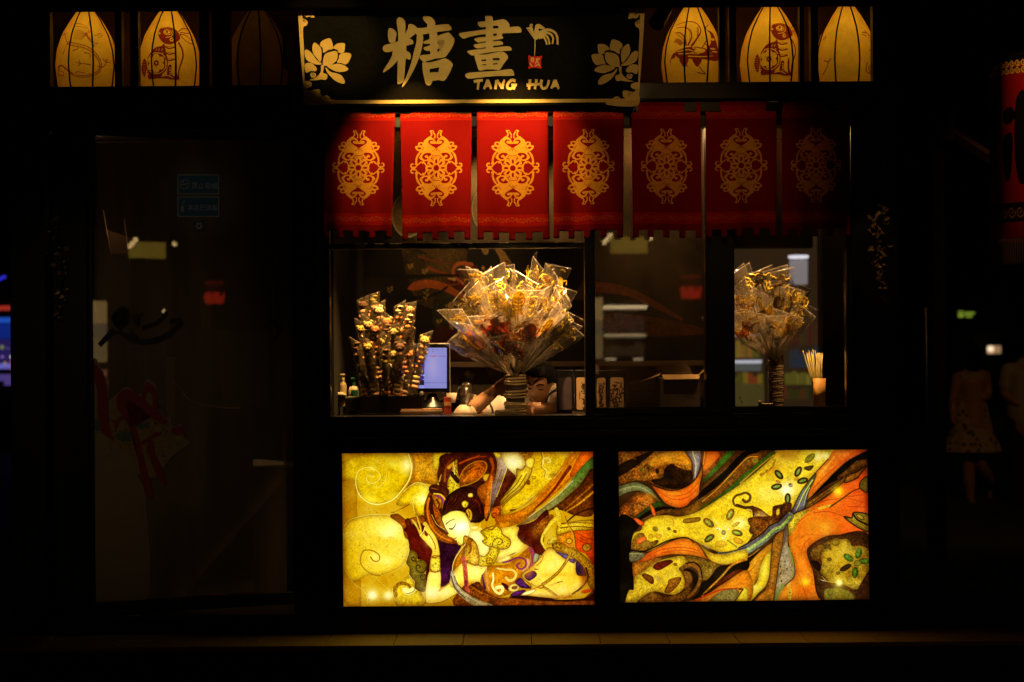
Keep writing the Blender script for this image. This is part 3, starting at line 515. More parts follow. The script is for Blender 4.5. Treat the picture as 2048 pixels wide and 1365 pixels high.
    # sash over the arm
    G(); c.poly([(985, 765), (1010, 720), (1045, 735), (985, 800), (975, 880), (955, 905), (905, 950), (888, 970), (898, 890)], (190, 126, 16), tex=.3); c.stroke([(960, 800), (920, 880), (900, 960)], 5, (120, 64, 10)); c.stroke([(980, 800), (945, 890)], 5, (120, 64, 10)); c.stroke([(985, 765), (905, 880), (888, 970)], 5, (240, 220, 130))
    c.stroke([(972, 870), (984, 960), (990, 1050), (1002, 1120)], 34, (186, 92, 70), 30, tex=.3, speck=.25); c.stroke([(990, 1040), (985, 1070)], 26, (100, 24, 60), 16, .7)
    c.stroke([(890, 970), (892, 1030), (930, 1100), (1000, 1160), (1080, 1205), (1160, 1235)], 26, (168, 158, 116), 66, tex=.3, speck=.2); c.stroke([(890, 990), (905, 1050), (950, 1110), (1030, 1165), (1130, 1215)], 6, (220, 214, 170), 8, .7); c.stroke([(880, 1000), (910, 1090), (980, 1160)], 5, (60, 30, 14)); c.stroke([(905, 1000), (930, 1060), (990, 1115), (1080, 1165)], 5, (60, 30, 14))
    c.stroke([(1018, 620), (1030, 655), (1060, 662), (1090, 640), (1098, 615)], 11, (222, 190, 56)); c.stroke([(1140, 640), (1170, 660), (1200, 645), (1215, 615)], 9, (150, 96, 20)); c.stroke([(1030, 600), (1060, 595), (1090, 600)], 14, (30, 10, 5))
    D(); c.blob(490, 1110, 75, (255, 255, 250), 1., pw=1.6); c.blob(740, 1110, 70, (255, 255, 240), 1., pw=1.4); c.blob(490, 1110, 150, (255, 246, 150), .55); c.blob(740, 1110, 130, (255, 246, 150), .5)  # white hot spots of the box lighting, painted into the print
    return finish(c, 'dancer_print')
# ------------------------------------------------------------------ print of the second light box: ribbons and flowers
def paint_ribbons():
    c = Canvas(1237, 900, 1739, 1205, 2.2, (58, 28, 7)); c.shade = .75; K = 7.877
    A = lambda: c.at(1232, 895, K)
    B = lambda: c.at(1482, 895, K)
    D = lambda: c.at(1232, 1045, K)
    E = lambda: c.at(1482, 1045, K)
    BK = (14, 7, 3)
    def flower(x, y, pet, g=(96, 118, 30), dk=(92, 58, 10), sz=1.):
        for (px, py, a) in pet:
            c.ell(px, py, 90 * sz, 50 * sz, a, dk, tex=.5, speck=.3); c.ell(px, py, 62 * sz, 24 * sz, a, g, tex=.3)
    A(); c.poly([(20, 60), (1120, 50), (1210, 300), (1190, 520), (1100, 620), (850, 660), (560, 545), (300, 500), (20, 570)], (122, 64, 9), tex=.7)
    c.poly([(20, 270), (400, 90), (600, 40), (320, 270), (20, 440)], (30, 13, 4), tex=.4); c.stroke([(300, 330), (520, 190), (700, 90)], 26, (170, 92, 12), 14, .8, tex=.4); c.stroke([(60, 60), (300, 150)], 60, (110, 50, 8), 40, .7, tex=.6)
    c.poly([(500, 210), (760, 60), (1110, 50), (1190, 300), (1000, 260), (800, 240), (620, 300)], (204, 126, 12), tex=.25); c.poly([(20, 440), (400, 400), (640, 320), (760, 400), (560, 510), (300, 500), (20, 550)], (158, 84, 10), tex=.6, speck=.3)
    c.poly([(550, 505), (740, 455), (760, 330), (880, 240), (1050, 280), (1190, 350), (1205, 490), (1110, 610), (900, 645), (700, 600)], (40, 17, 5), tex=.8); c.blob(820, 440, 130, BK, .9, 80); c.poly([(900, 250), (1060, 260), (1190, 300), (1180, 350), (1060, 330)], (170, 100, 12), tex=.6)
    c.ell(650, 355, 30, 40, 0, (40, 16, 5)); c.ell(710, 360, 50, 55, 0, (170, 92, 12), al=.6); c.ell(650, 355, 30, 40, 0, (40, 16, 5)); c.blob(390, 320, 50, (80, 90, 14), .7, 25)
    c.poly([(20, 600), (150, 550), (300, 522), (450, 570), (560, 650), (735, 890), (600, 800), (420, 690), (300, 668), (150, 705), (20, 760)], (122, 120, 78), tex=.3, line=BK, lw=1.5)
    c.stroke([(40, 660), (180, 610), (330, 600), (480, 660), (620, 770)], 20, (165, 165, 110), 10, .8); c.stroke([(60, 620), (300, 555), (440, 600)], 16, (80, 86, 50), 10, .7)
    c.poly([(20, 1010), (120, 870), (330, 700), (430, 695), (640, 815), (500, 920), (250, 1090), (60, 1200)], (156, 76, 10), tex=.7, speck=.35); c.blob(520, 760, 100, (205, 118, 14), .7, 50, 20); c.blob(200, 830, 120, (60, 24, 6), .7, 60)
    c.poly([(60, 1240), (300, 1080), (560, 880), (720, 840), (770, 895), (560, 960), (330, 1095), (60, 1310)], (52, 78, 14), tex=.3)
    c.poly([(20, 1310), (330, 1100), (560, 960), (800, 920), (950, 980), (700, 1060), (430, 1170), (250, 1340), (20, 1400)], BK)
    c.stroke([(430, 1150), (620, 1050), (800, 990), (980, 1010)], 80, (96, 50, 9), 50, tex=.6)
    # stripes to the upper right
    c.poly([(2400, 30), (1900, 40), (1700, 290), (1340, 610), (1340, 860), (2400, 200)], (78, 38, 8), tex=.5)
    c.poly([(1350, 60), (1900, 40), (1760, 200), (1380, 560), (1350, 500)], (110, 44, 8), tex=.5)
    c.poly([(1430, 60), (1640, 60), (1615, 170), (1380, 375), (1400, 200)], (226, 98, 8), tex=.15); c.stroke([(1410, 60), (1385, 250)], 18, (220, 140, 24))
    c.poly([(1890, 50), (1750, 210), (1500, 450), (1362, 560), (1380, 500), (1600, 250), (1760, 60)], (62, 112, 18), tex=.25)
    c.poly([(2300, 40), (2030, 60), (1700, 380), (1330, 700), (1310, 850), (1480, 750), (1800, 440), (2150, 130)], (12, 6, 2), tex=0)
    c.poly([(2380, 90), (2110, 110), (1850, 360), (1600, 610), (1280, 830), (1150, 925), (900, 1010), (1000, 1070), (1300, 990), (1700, 710), (2048, 400), (2300, 180)], (112, 62, 10), tex=.5)
    c.stroke([(2250, 140), (2130, 140), (2048, 190), (1850, 390), (1600, 650), (1360, 850)], 20, (232, 150, 26), 12); c.ell(2210, 200, 40, 36, 0, (110, 110, 20), line=(220, 150, 26), lw=1.5)
    c.poly([(2520, 40), (2350, 150), (2048, 400), (1700, 700), (1300, 975), (1400, 965), (1800, 700), (2048, 520), (2500, 120)], (58, 100, 18), tex=.3)
    # yellow field
    f = [(1232 + a / K, 895 + b / K) for a, b in [(250, 1345), (385, 1290), (420, 1180), (580, 1080), (800, 1060), (1000, 1085), (1300, 1000), (1700, 755), (2048, 520)]]
    f += [(1482 + a / K, 895 + b / K) for a, b in [(350, 300), (560, 100), (640, 30), (1580, 30), (1220, 380), (960, 740), (800, 1000), (560, 1320)]]
    f += [(1232 + a / K, 1045 + b / K) for a, b in [(2048, 440), (1700, 500), (1350, 360), (1000, 240), (750, 330), (500, 450), (250, 435), (225, 300)]]
    c.at(0, 0, 1); c.poly(f, (214, 174, 18), tex=.22)
    B(); c.blob(760, 130, 170, (168, 100, 12), .8, 80); c.blob(560, 330, 180, (196, 138, 14), .8, 90, -40); c.blob(430, 780, 190, (240, 218, 80), .8); c.blob(740, 670, 120, (255, 252, 215), 1.); c.blob(880, 600, 160, (240, 214, 90), .6); c.blob(1240, 130, 60, (255, 250, 200), .9, 90); c.blob(1360, 130, 60, (255, 250, 200), .8)  # white blobs include a painted hot spot of the lit panel
    c.blob(1100, 120, 140, (226, 206, 60), .6); c.stroke([(330, 430), (500, 320), (560, 180)], 50, (150, 96, 14), 20, .6, tex=.6, speck=.4); c.stroke([(0, 560), (300, 300), (540, 110)], 26, (210, 140, 20), 16, .8)
    flower(790, 620, [(615, 430, 50), (922, 385, -62), (575, 622, -12), (990, 530, -15), (750, 815, 92)], (120, 140, 50), (62, 34, 9)); c.ell(795, 600, 34, 34, 0, (170, 140, 110)); c.ell(790, 585, 12, 14, 0, (70, 44, 20))
    c.ell(1110, 170, 100, 50, -40, (120, 110, 24), tex=.5); c.poly([(1030, 310), (1170, 290), (1110, 370), (1030, 350)], (60, 44, 12)); c.ell(600, 540, 40, 22, 20, (190, 120, 20)); c.ell(890, 500, 40, 22, -30, (196, 130, 20))
    A(); c.blob(1930, 1200, 110, (255, 242, 140), .9, 90); c.blob(1300, 1180, 200, (224, 190, 34), .5); c.ell(1890, 1220, 70, 26, -30, (206, 160, 26))
    c.poly([(1075, 1130), (1250, 1105), (1320, 1110), (1300, 1160), (1080, 1190)], (150, 100, 14), speck=.5, line=(90, 50, 8), lw=1)
    flower(1690, 1320, [(1455, 1190, 40), (1800, 1060, -65)], (150, 160, 50), (150, 92, 12), 1.1); c.stroke([(1530, 1130), (1650, 1280)], 34, (232, 206, 70), 20)
    D(); flower(1690, 150, [(1465, 255, -35), (1905, 175, 18)], (130, 150, 40), (96, 60, 10)); c.ell(1920, 300, 80, 44, 25, (210, 140, 20)); c.ell(1640, 350, 90, 50, 0, (206, 150, 20), al=.7); c.stroke([(1750, 290), (1900, 400)], 18, (120, 130, 40)); c.blob(1700, 160, 130, (246, 220, 90), .8); c.ell(1690, 165, 34, 40, 0, (150, 124, 84))
    for x, y in ((1590, 100), (1730, 70), (1770, 120), (1680, 260), (1630, 110), (1720, 230)): c.ell(x, y, 22, 16, x, (250, 232, 150))
    for x, y, s in ((610, 95, 46), (825, 95, 30), (920, 140, 30)): c.ell(x, y, s, s * .8, 30, (100, 62, 12), tex=.5, speck=.4)
    c.blob(680, 60, 160, (228, 196, 40), .6, 90); c.ell(660, 210, 50, 40, 0, (196, 130, 16), al=.7); c.ell(540, 210, 40, 40, 0, (196, 130, 16), al=.7)
    c.poly([(240, 420), (240, 300), (300, 190), (420, 160), (500, 300), (640, 270), (640, 330), (500, 420), (380, 440)], (150, 96, 14), tex=.5, speck=.3); c.ell(385, 275, 95, 45, -28, (214, 90, 20)); c.ell(450, 340, 90, 60, -30, (130, 90, 20), al=.8)
    A(); c.poly([(262, 1095), (350, 1118), (435, 1190), (400, 1225), (320, 1180)], (226, 78, 16)); c.poly([(525, 880), (590, 940), (622, 1062), (575, 1060)], (222, 78, 16)); c.stroke([(760, 1100), (850, 1090), (900, 1150), (890, 1240)], 30, (200, 140, 20), 20, .8)
    # U-shaped orange ribbon and lilac ribbon
    c.poly([(1110, 40), (1345, 40), (1335, 250), (1285, 430), (1215, 510), (1222, 380), (1200, 200)], (128, 108, 116), tex=.35, line=(30, 14, 10), lw=1.2); c.stroke([(1220, 50), (1265, 250), (1250, 470)], 20, (206, 194, 110), 10)
    c.poly([(540, 555), (640, 610), (850, 668), (1000, 652), (1150, 585), (1260, 485), (1340, 330), (1352, 230), (1370, 380), (1325, 600), (1312, 720), (1240, 805), (1180, 845), (1120, 912), (1020, 948), (900, 932), (780, 880), (700, 790), (620, 680)], (226, 116, 8), tex=.12, c2=(222, 96, 10), ax='y', line=(24, 10, 4), lw=1.6)
    for q in ([(590, 615), (800, 740), (1000, 748), (1150, 700), (1300, 540)], [(620, 665), (850, 792), (1000, 810), (1150, 760), (1310, 620)]): c.stroke(q, 9, (186, 56, 8))
    c.blob(900, 710, 160, (236, 144, 20), .6, 40)
    # pot with curled handle
    B(); c.poly([(-60, 900), (100, 965), (190, 935), (310, 975), (430, 1075), (495, 1085), (510, 950), (600, 915), (700, 900), (810, 895), (760, 1100), (610, 1210), (540, 1345), (250, 1400), (130, 1345), (150, 1240), (195, 1100), (120, 1000), (-60, 940)], (88, 42, 9), tex=.5)
    c.poly([(215, 1060), (300, 1000), (430, 1090), (505, 1200), (440, 1310), (250, 1345), (190, 1250)], (176, 122, 56), tex=.5, speck=.35); c.blob(330, 1130, 80, (220, 180, 110), .6); c.stroke([(440, 1200), (520, 1230), (480, 1300)], 40, (196, 96, 14), 20, .8)
    c.stroke([(0, 930), (-90, 920), (-120, 830), (-70, 760), (0, 740), (80, 715), (150, 760), (140, 835), (80, 862), (40, 830)], 26, (88, 52, 12), 44); c.stroke([(-60, 910), (60, 950), (190, 945)], 40, (70, 36, 9)); c.stroke([(100, 990), (160, 1000), (180, 1060)], 36, (196, 158, 40), 20); c.ell(590, 1030, 32, 60, 10, (222, 176, 30)); c.stroke([(700, 900), (640, 1000), (650, 1100), (560, 1200)], 50, (50, 22, 6), 40, .8)
    E(); c.poly([(120, -60), (190, 180), (85, 360), (300, 245), (540, 90), (560, -60)], (124, 66, 12), tex=.6, speck=.35); c.stroke([(90, 355), (300, 235), (530, 80)], 20, (44, 18, 6))
    # big orange cloth at the right
    f = [(1482 + a / K, 895 + b / K) for a, b in [(2040, 300), (1900, 450), (1650, 560), (1400, 770), (1050, 985), (800, 1095), (760, 1200), (735, 1345)]]
    f += [(1482 + a / K, 1045 + b / K) for a, b in [(735, 250), (800, 560), (842, 720), (832, 890), (760, 965), (640, 1080), (540, 1280), (1290, 1280), (1130, 800), (1040, 520), (1085, 400), (1300, 262), (1500, 222), (2040, 245), (2040, 0)]]
    c.at(0, 0, 1); c.poly(f, (212, 124, 10), tex=.12, c2=(222, 74, 12))
    B(); c.blob(1300, 1250, 260, (216, 140, 14), .7, 120)
    for q in ([(1150, 1050), (1400, 1030), (1650, 1120)], [(1250, 870), (1500, 830), (1750, 830), (1990, 900)], [(1700, 950), (1990, 960)], [(830, 1300), (900, 1200), (1100, 1050)], [(1640, 800), (1990, 760)]): c.stroke(q, 14, (176, 44, 8), 6, .8)
    E(); 
    for q in ([(950, 270), (1000, 225), (1100, 215), (1400, 240)], [(1100, 270), (1010, 350), (960, 470), (955, 540)], [(1000, 350), (1020, 480), (1060, 560)], [(920, 30), (800, 160), (770, 250)], [(850, 700), (920, 880), (1010, 1180)], [(840, 560), (900, 760)]): c.stroke(q, 10, (186, 58, 8), 6, .8)
    c.blob(1010, 970, 70, (255, 214, 20), .95); c.blob(730, 960, 40, (255, 236, 120), .7, 90); c.stroke([(770, 1090), (760, 1230)], 44, (226, 190, 40), 50, speck=.5)
    # upper right orange ribbon, black gap, gold chain
    B(); c.poly([(1540, 30), (2040, 20), (2040, 60), (1750, 190), (1550, 350), (1300, 600), (1050, 850), (1070, 700), (1150, 520), (1220, 380), (1400, 190)], (222, 124, 16), tex=.2, c2=(222, 74, 10)); c.stroke([(1500, 150), (1380, 300), (1200, 520)], 26, (226, 160, 30), 10, .7); c.stroke([(1800, 100), (1500, 330), (1250, 560), (1080, 760)], 40, (206, 62, 8), 20, .7); c.stroke([(1400, 190), (1230, 370), (1060, 560)], 14, (90, 34, 8))
    c.poly([(2040, 60), (2040, 220), (1800, 340), (1600, 490), (1400, 590), (1250, 700), (1040, 870), (1300, 610), (1550, 360), (1750, 200)], (10, 5, 2), tex=0); c.poly([(2040, 200), (1850, 225), (1680, 370), (1540, 480), (1620, 510), (1800, 390), (2040, 280)], (98, 50, 10), tex=.6, speck=.3)
    c.poly([(1045, 900), (1300, 725), (1600, 520), (1690, 440), (1630, 560), (1400, 740), (1100, 950)], (178, 114, 22), tex=.4, speck=.45, line=(40, 16, 5), lw=1.2); c.stroke([(1080, 930), (1350, 740), (1600, 550)], 10, (60, 26, 6))
    c.poly([(1660, 560), (1700, 450), (1850, 400), (1985, 310), (2010, 320), (1900, 440), (1870, 490), (1740, 550)], (150, 84, 14), tex=.5, speck=.4, line=(26, 10, 4), lw=2)
    c.poly([(1890, 620), (1920, 540), (2020, 480), (2020, 720), (1930, 690)], (110, 84, 20), speck=.4, line=(26, 10, 4), lw=1.6); c.stroke([(1420, 955), (1600, 835), (1780, 710), (1900, 660)], 20, (60, 30, 8), 12); c.stroke([(1250, 980), (1420, 930)], 44, (226, 176, 40), 34, speck=.3)
    c.poly([(1640, 1110), (1760, 1130), (1780, 1060), (1850, 1045), (2040, 1100), (2040, 1345), (1900, 1310), (1730, 1200)], (158, 126, 26), speck=.3, line=(22, 9, 4), lw=2.4); c.stroke([(1790, 1080), (1860, 1170), (2020, 1250)], 26, (26, 10, 4)); c.ell(1900, 1120, 70, 30, 35, (170, 140, 40), line=(40, 18, 6), lw=1)
    # twisted green and lilac ribbon
    c.poly([(1205, 415), (1160, 560), (1090, 690), (1055, 840), (1005, 985), (900, 1030), (770, 1100), (830, 970), (930, 760), (1030, 610)], (122, 146, 90), tex=.3, c2=(86, 66, 110), ax='y', line=(24, 12, 10), lw=1.2); c.stroke([(1150, 520), (1010, 730), (930, 900), (880, 1000)], 22, (206, 200, 80), 12); c.stroke([(1100, 640), (1040, 780), (1000, 930)], 16, (200, 214, 160), 8, .8)
    c.poly([(780, 1105), (1000, 1005), (1085, 1005), (950, 1140), (825, 1345), (760, 1420), (740, 1345), (755, 1200)], (226, 194, 44), speck=.35); c.stroke([(780, 1110), (900, 1040), (1000, 1005)], 8, (110, 60, 8))
    q = [(1482 + a / K, 895 + b / K) for a, b in [(770, 1100), (640, 1240)]] + [(1482 + a / K, 1045 + b / K) for a, b in [(500, 130), (350, 270), (150, 400), (0, 480)]] + [(1232 + a / K, 1045 + b / K) for a, b in [(1920, 520), (1780, 560), (1640, 560)]]
    c.at(0, 0, 1); c.stroke(q, 17, (104, 108, 84), 22, tex=.4, speck=.3); c.stroke([(x - 2.5, y - 3.5) for x, y in q[:6]], 7, (76, 56, 80), 5, .8, tex=.4); c.stroke([(x + 1, y + 1) for x, y in q[:8]], 5, (150, 170, 70), 8, .8, tex=.3); c.stroke([(x - 5, y - 8) for x, y in q[:6]], 2.5, (34, 16, 10))
    # lower middle strips
    E(); c.poly([(0, 640), (200, 520), (420, 380), (500, 300), (480, 440), (0, 800)], (26, 11, 4)); c.stroke([(0, 610), (150, 540), (280, 440)], 12, (190, 120, 20))
    c.poly([(-700, 1300), (-400, 1050), (0, 780), (250, 520), (500, 330), (480, 450), (330, 620), (270, 860), (180, 1020), (0, 1300)], (206, 128, 12), tex=.2)
    for w in ([(220, 700), (60, 860)], [(260, 620), (160, 760), (-100, 960)]): c.stroke(w, 9, (176, 80, 10))
    c.poly([(485, 440), (462, 700), (412, 985), (280, 1125), (110, 1280), (-160, 1280), (-90, 1130), (180, 1025), (265, 880), (325, 640)], (226, 194, 36), tex=.12); c.blob(200, 1050, 110, (248, 232, 110), .7, 60)
    c.poly([(520, 260), (700, 130), (660, 400), (600, 650), (545, 1000), (500, 1130), (330, 1200), (435, 900), (470, 560)], (150, 88, 16), tex=.4, line=(30, 12, 5), lw=1.2); c.poly([(200, 1280), (400, 1080), (520, 1100), (510, 1280)], (176, 104, 14), tex=.3)
    c.poly([(690, 120), (745, 60), (745, 400), (795, 520), (838, 700), (835, 880), (720, 1000), (600, 1100), (545, 1280), (500, 1280), (560, 900), (600, 620), (650, 400)], (158, 134, 104), tex=.25, line=(30, 14, 8), lw=1.2); c.stroke([(750, 420), (815, 640), (820, 820), (780, 920)], 30, (126, 140, 56), 14, .8); c.stroke([(650, 1020), (570, 1160), (540, 1280)], 60, (120, 138, 60), 50, .8); c.stroke([(720, 110), (690, 300), (650, 420)], 34, (84, 58, 80), 20, .7)
    for x, y in ((720, 760), (615, 830), (630, 950), (690, 640), (620, 720)): c.ell(x, y, 9, 14, 20, (50, 30, 20))
    # round dark field at the lower right
    c.poly([(1045, 520), (1085, 405), (1300, 265), (1500, 232), (2040, 240), (2040, 1290), (1280, 1290), (1130, 800)], (64, 30, 8), tex=.6, speck=.2)
    c.poly([(1100, 480), (1250, 380), (1420, 300), (1500, 280), (1440, 420), (1300, 480), (1240, 600), (1130, 600)], (120, 76, 14), tex=.6, speck=.4)
    c.poly([(1262, 580), (1300, 460), (1370, 440), (1430, 470), (1420, 350), (1490, 280), (1590, 295), (1700, 290), (1760, 400), (1900, 400), (2040, 500), (2040, 860), (1830, 1100), (1600, 1010), (1400, 980), (1300, 880), (1240, 780), (1280, 680)], (160, 122, 20), tex=.35); c.blob(1560, 560, 160, (206, 160, 22), .7); c.poly([(1100, 640), (1200, 640), (1260, 720), (1240, 800), (1160, 760)], (26, 12, 5))
    c.ell(1500, 345, 60, 50, 0, (140, 104, 22), line=(90, 60, 12), lw=1); flower(1840, 680, [(1700, 590, 35), (1862, 520, -72), (1950, 650, 0), (1800, 830, 95)], (84, 124, 24), (70, 96, 22)); c.ell(1650, 750, 100, 42, -28, (60, 36, 10), speck=.3); c.ell(1395, 615, 36, 28, 0, (96, 60, 12)); c.ell(1530, 835, 36, 26, -20, (84, 72, 16)); c.ell(1690, 870, 50, 30, -40, (170, 104, 16), al=.7); c.ell(1920, 580, 40, 24, -30, (150, 90, 14), al=.7)
    c.ell(1840, 680, 60, 50, 0, (126, 112, 30)); c.stroke([(1280, 890), (1360, 970), (1500, 985)], 10, (216, 170, 30))
    c.poly([(1310, 1110), (1450, 1070), (1650, 1100), (1800, 1210), (1700, 1290), (1350, 1290)], (116, 98, 22), tex=.3); c.poly([(1800, 1250), (1850, 1080), (2000, 830), (2040, 830), (2040, 1290), (1800, 1290)], (58, 24, 8), tex=.5)
    c.blob(1545, 990, 52, (255, 255, 245), 1., pw=1.8); c.blob(1545, 990, 120, (255, 222, 60), .6); c.blob(1290, 950, 50, (250, 240, 200), .8, 10, 15)  # lamp hot spot and its halo painted into the print
    B(); c.blob(1550, 700, 85, (255, 226, 30), .95)  # yellow light spot painted over the orange cloth
    # lower left
    D(); c.poly([(300, 610), (450, 500), (650, 390), (880, 290), (1050, 248), (1180, 290), (1300, 372), (1400, 530), (1460, 610), (1250, 545), (1000, 518), (800, 522), (600, 562), (430, 612)], (224, 84, 8), tex=.15, c2=(216, 120, 12)); 
    for w in ([(450, 540), (700, 430), (950, 395), (1200, 420), (1350, 500)], [(700, 480), (1000, 440), (1250, 480), (1400, 560)]): c.stroke(w, 9, (186, 52, 8))
    c.poly([(1140, 250), (1300, 330), (1400, 425), (1550, 505), (1750, 505), (2048, 440), (2048, 610), (1900, 645), (1700, 682), (1560, 655), (1460, 595), (1380, 465), (1290, 355)], (212, 170, 22), tex=.2); c.blob(1650, 610, 160, (222, 186, 30), .6, 50); c.blob(1420, 390, 70, (196, 160, 110), .7, 25, 30)
    c.stroke([(1000, 240), (1180, 270), (1320, 380), (1420, 560), (1560, 655), (1720, 682), (1900, 645), (2048, 605)], 12, (100, 40, 8)); c.stroke([(1620, 500), (1800, 470), (2048, 410)], 14, (60, 26, 30))
    c.stroke([(230, 430), (420, 450), (560, 400), (800, 290), (1000, 242), (1130, 248), (1220, 320)], 26, (22, 10, 4), 14); c.stroke([(600, 560), (800, 515), (1000, 512), (1250, 540), (1460, 605)], 12, (60, 24, 6))
    c.poly([(1090, 530), (1250, 545), (1460, 612), (1620, 690), (1500, 850), (1370, 945), (1340, 860), (1330, 760), (1250, 660), (1100, 640)], (132, 92, 18), tex=.5, speck=.3)
    c.poly([(2060, 600), (1800, 680), (1600, 715), (1450, 900), (1340, 955), (1280, 1120), (1100, 1300), (1360, 1200), (1700, 950), (2060, 770)], (20, 10, 3)); c.poly([(1900, 760), (1660, 900), (1500, 1050), (1700, 960), (2000, 800)], (90, 30, 8), tex=.4)
    c.stroke([(2048, 600), (1830, 680), (1640, 880), (1450, 1060), (1340, 1170)], 40, (182, 112, 18), 26, tex=.4); c.stroke([(2048, 760), (1850, 860), (1620, 1010), (1300, 1180)], 14, (60, 22, 6))
    c.poly([(2060, 770), (1600, 1045), (1300, 1200), (1050, 1290), (2060, 1290)], (212, 122, 12), tex=.2); c.stroke([(1900, 1060), (1600, 1090), (1250, 1240)], 22, (196, 50, 8), 30); c.poly([(1540, 1170), (1700, 1080), (1910, 1085), (1860, 1290), (1450, 1290)], (136, 116, 62), tex=.3); c.poly([(1960, 1080), (2060, 1060), (2060, 1290), (1870, 1290)], (226, 196, 40)); c.stroke([(1990, 1075), (1860, 1260)], 18, (84, 46, 8)); c.ell(1950, 1070, 40, 14, 0, (84, 46, 8))
    c.poly([(230, 640), (420, 620), (620, 560), (700, 580), (420, 760), (250, 880)], (176, 100, 12), tex=.4, speck=.2)
    c.poly([(250, 870), (420, 765), (620, 622), (850, 552), (1030, 530), (1105, 590), (1100, 655), (1000, 745), (1045, 850), (1072, 950), (1040, 1065), (920, 1145), (780, 1135), (600, 1092), (480, 1122), (380, 1205), (320, 1290), (90, 1290), (140, 1080), (260, 1040)], (200, 160, 24), tex=.3)
    c.blob(850, 800, 170, (220, 186, 40), .6); c.blob(640, 890, 90, (190, 160, 90), .7, 50, 40); c.poly([(565, 705), (640, 630), (820, 590), (885, 620), (790, 690), (650, 755)], (90, 18, 8), tex=.5, speck=.3); c.poly([(395, 845), (430, 800), (560, 860), (575, 955), (520, 962)], (112, 52, 12), speck=.5); c.poly([(745, 1095), (800, 970), (830, 900), (1010, 870), (960, 1000), (830, 1115)], (158, 92, 14), speck=.6); c.ell(920, 665, 30, 24, 0, (140, 90, 16), speck=.5)
    c.poly([(990, 745), (1150, 735), (1270, 830), (1260, 970), (1130, 1130), (1000, 1220), (1100, 1080), (1190, 950), (1190, 860), (1100, 780)], (24, 11, 4)); c.poly([(1050, 780), (1150, 790), (1190, 870), (1170, 960), (1080, 1090), (1060, 1000), (1085, 930)], (112, 64, 14), tex=.5)
    c.stroke([(1010, 740), (1100, 690), (1200, 680), (1290, 750), (1318, 850), (1290, 980), (1210, 1110), (1120, 1185)], 64, (120, 68, 14), 44, tex=.5); c.stroke([(1090, 655), (1220, 635), (1315, 720), (1345, 880)], 18, (20, 9, 4))
    c.poly([(310, 1290), (480, 1125), (600, 1098), (720, 1180), (900, 1155), (1060, 1090), (1190, 960), (1120, 1160), (880, 1290)], (116, 68, 12), tex=.6, speck=.3)
    c.poly([(190, 455), (430, 475), (445, 520), (340, 595), (200, 610)], (106, 96, 74), tex=.3); c.stroke([(200, 485), (400, 490)], 18, (170, 165, 100), 10)
    c.poly([(20, -60), (330, 0), (250, 200), (225, 400), (262, 440), (200, 470), (205, 610), (310, 625), (240, 645), (262, 1035), (180, 1070), (100, 1290), (20, 1290)], (12, 6, 3), tex=0)
    return finish(c, 'ribbon_print', .94, 1.02)
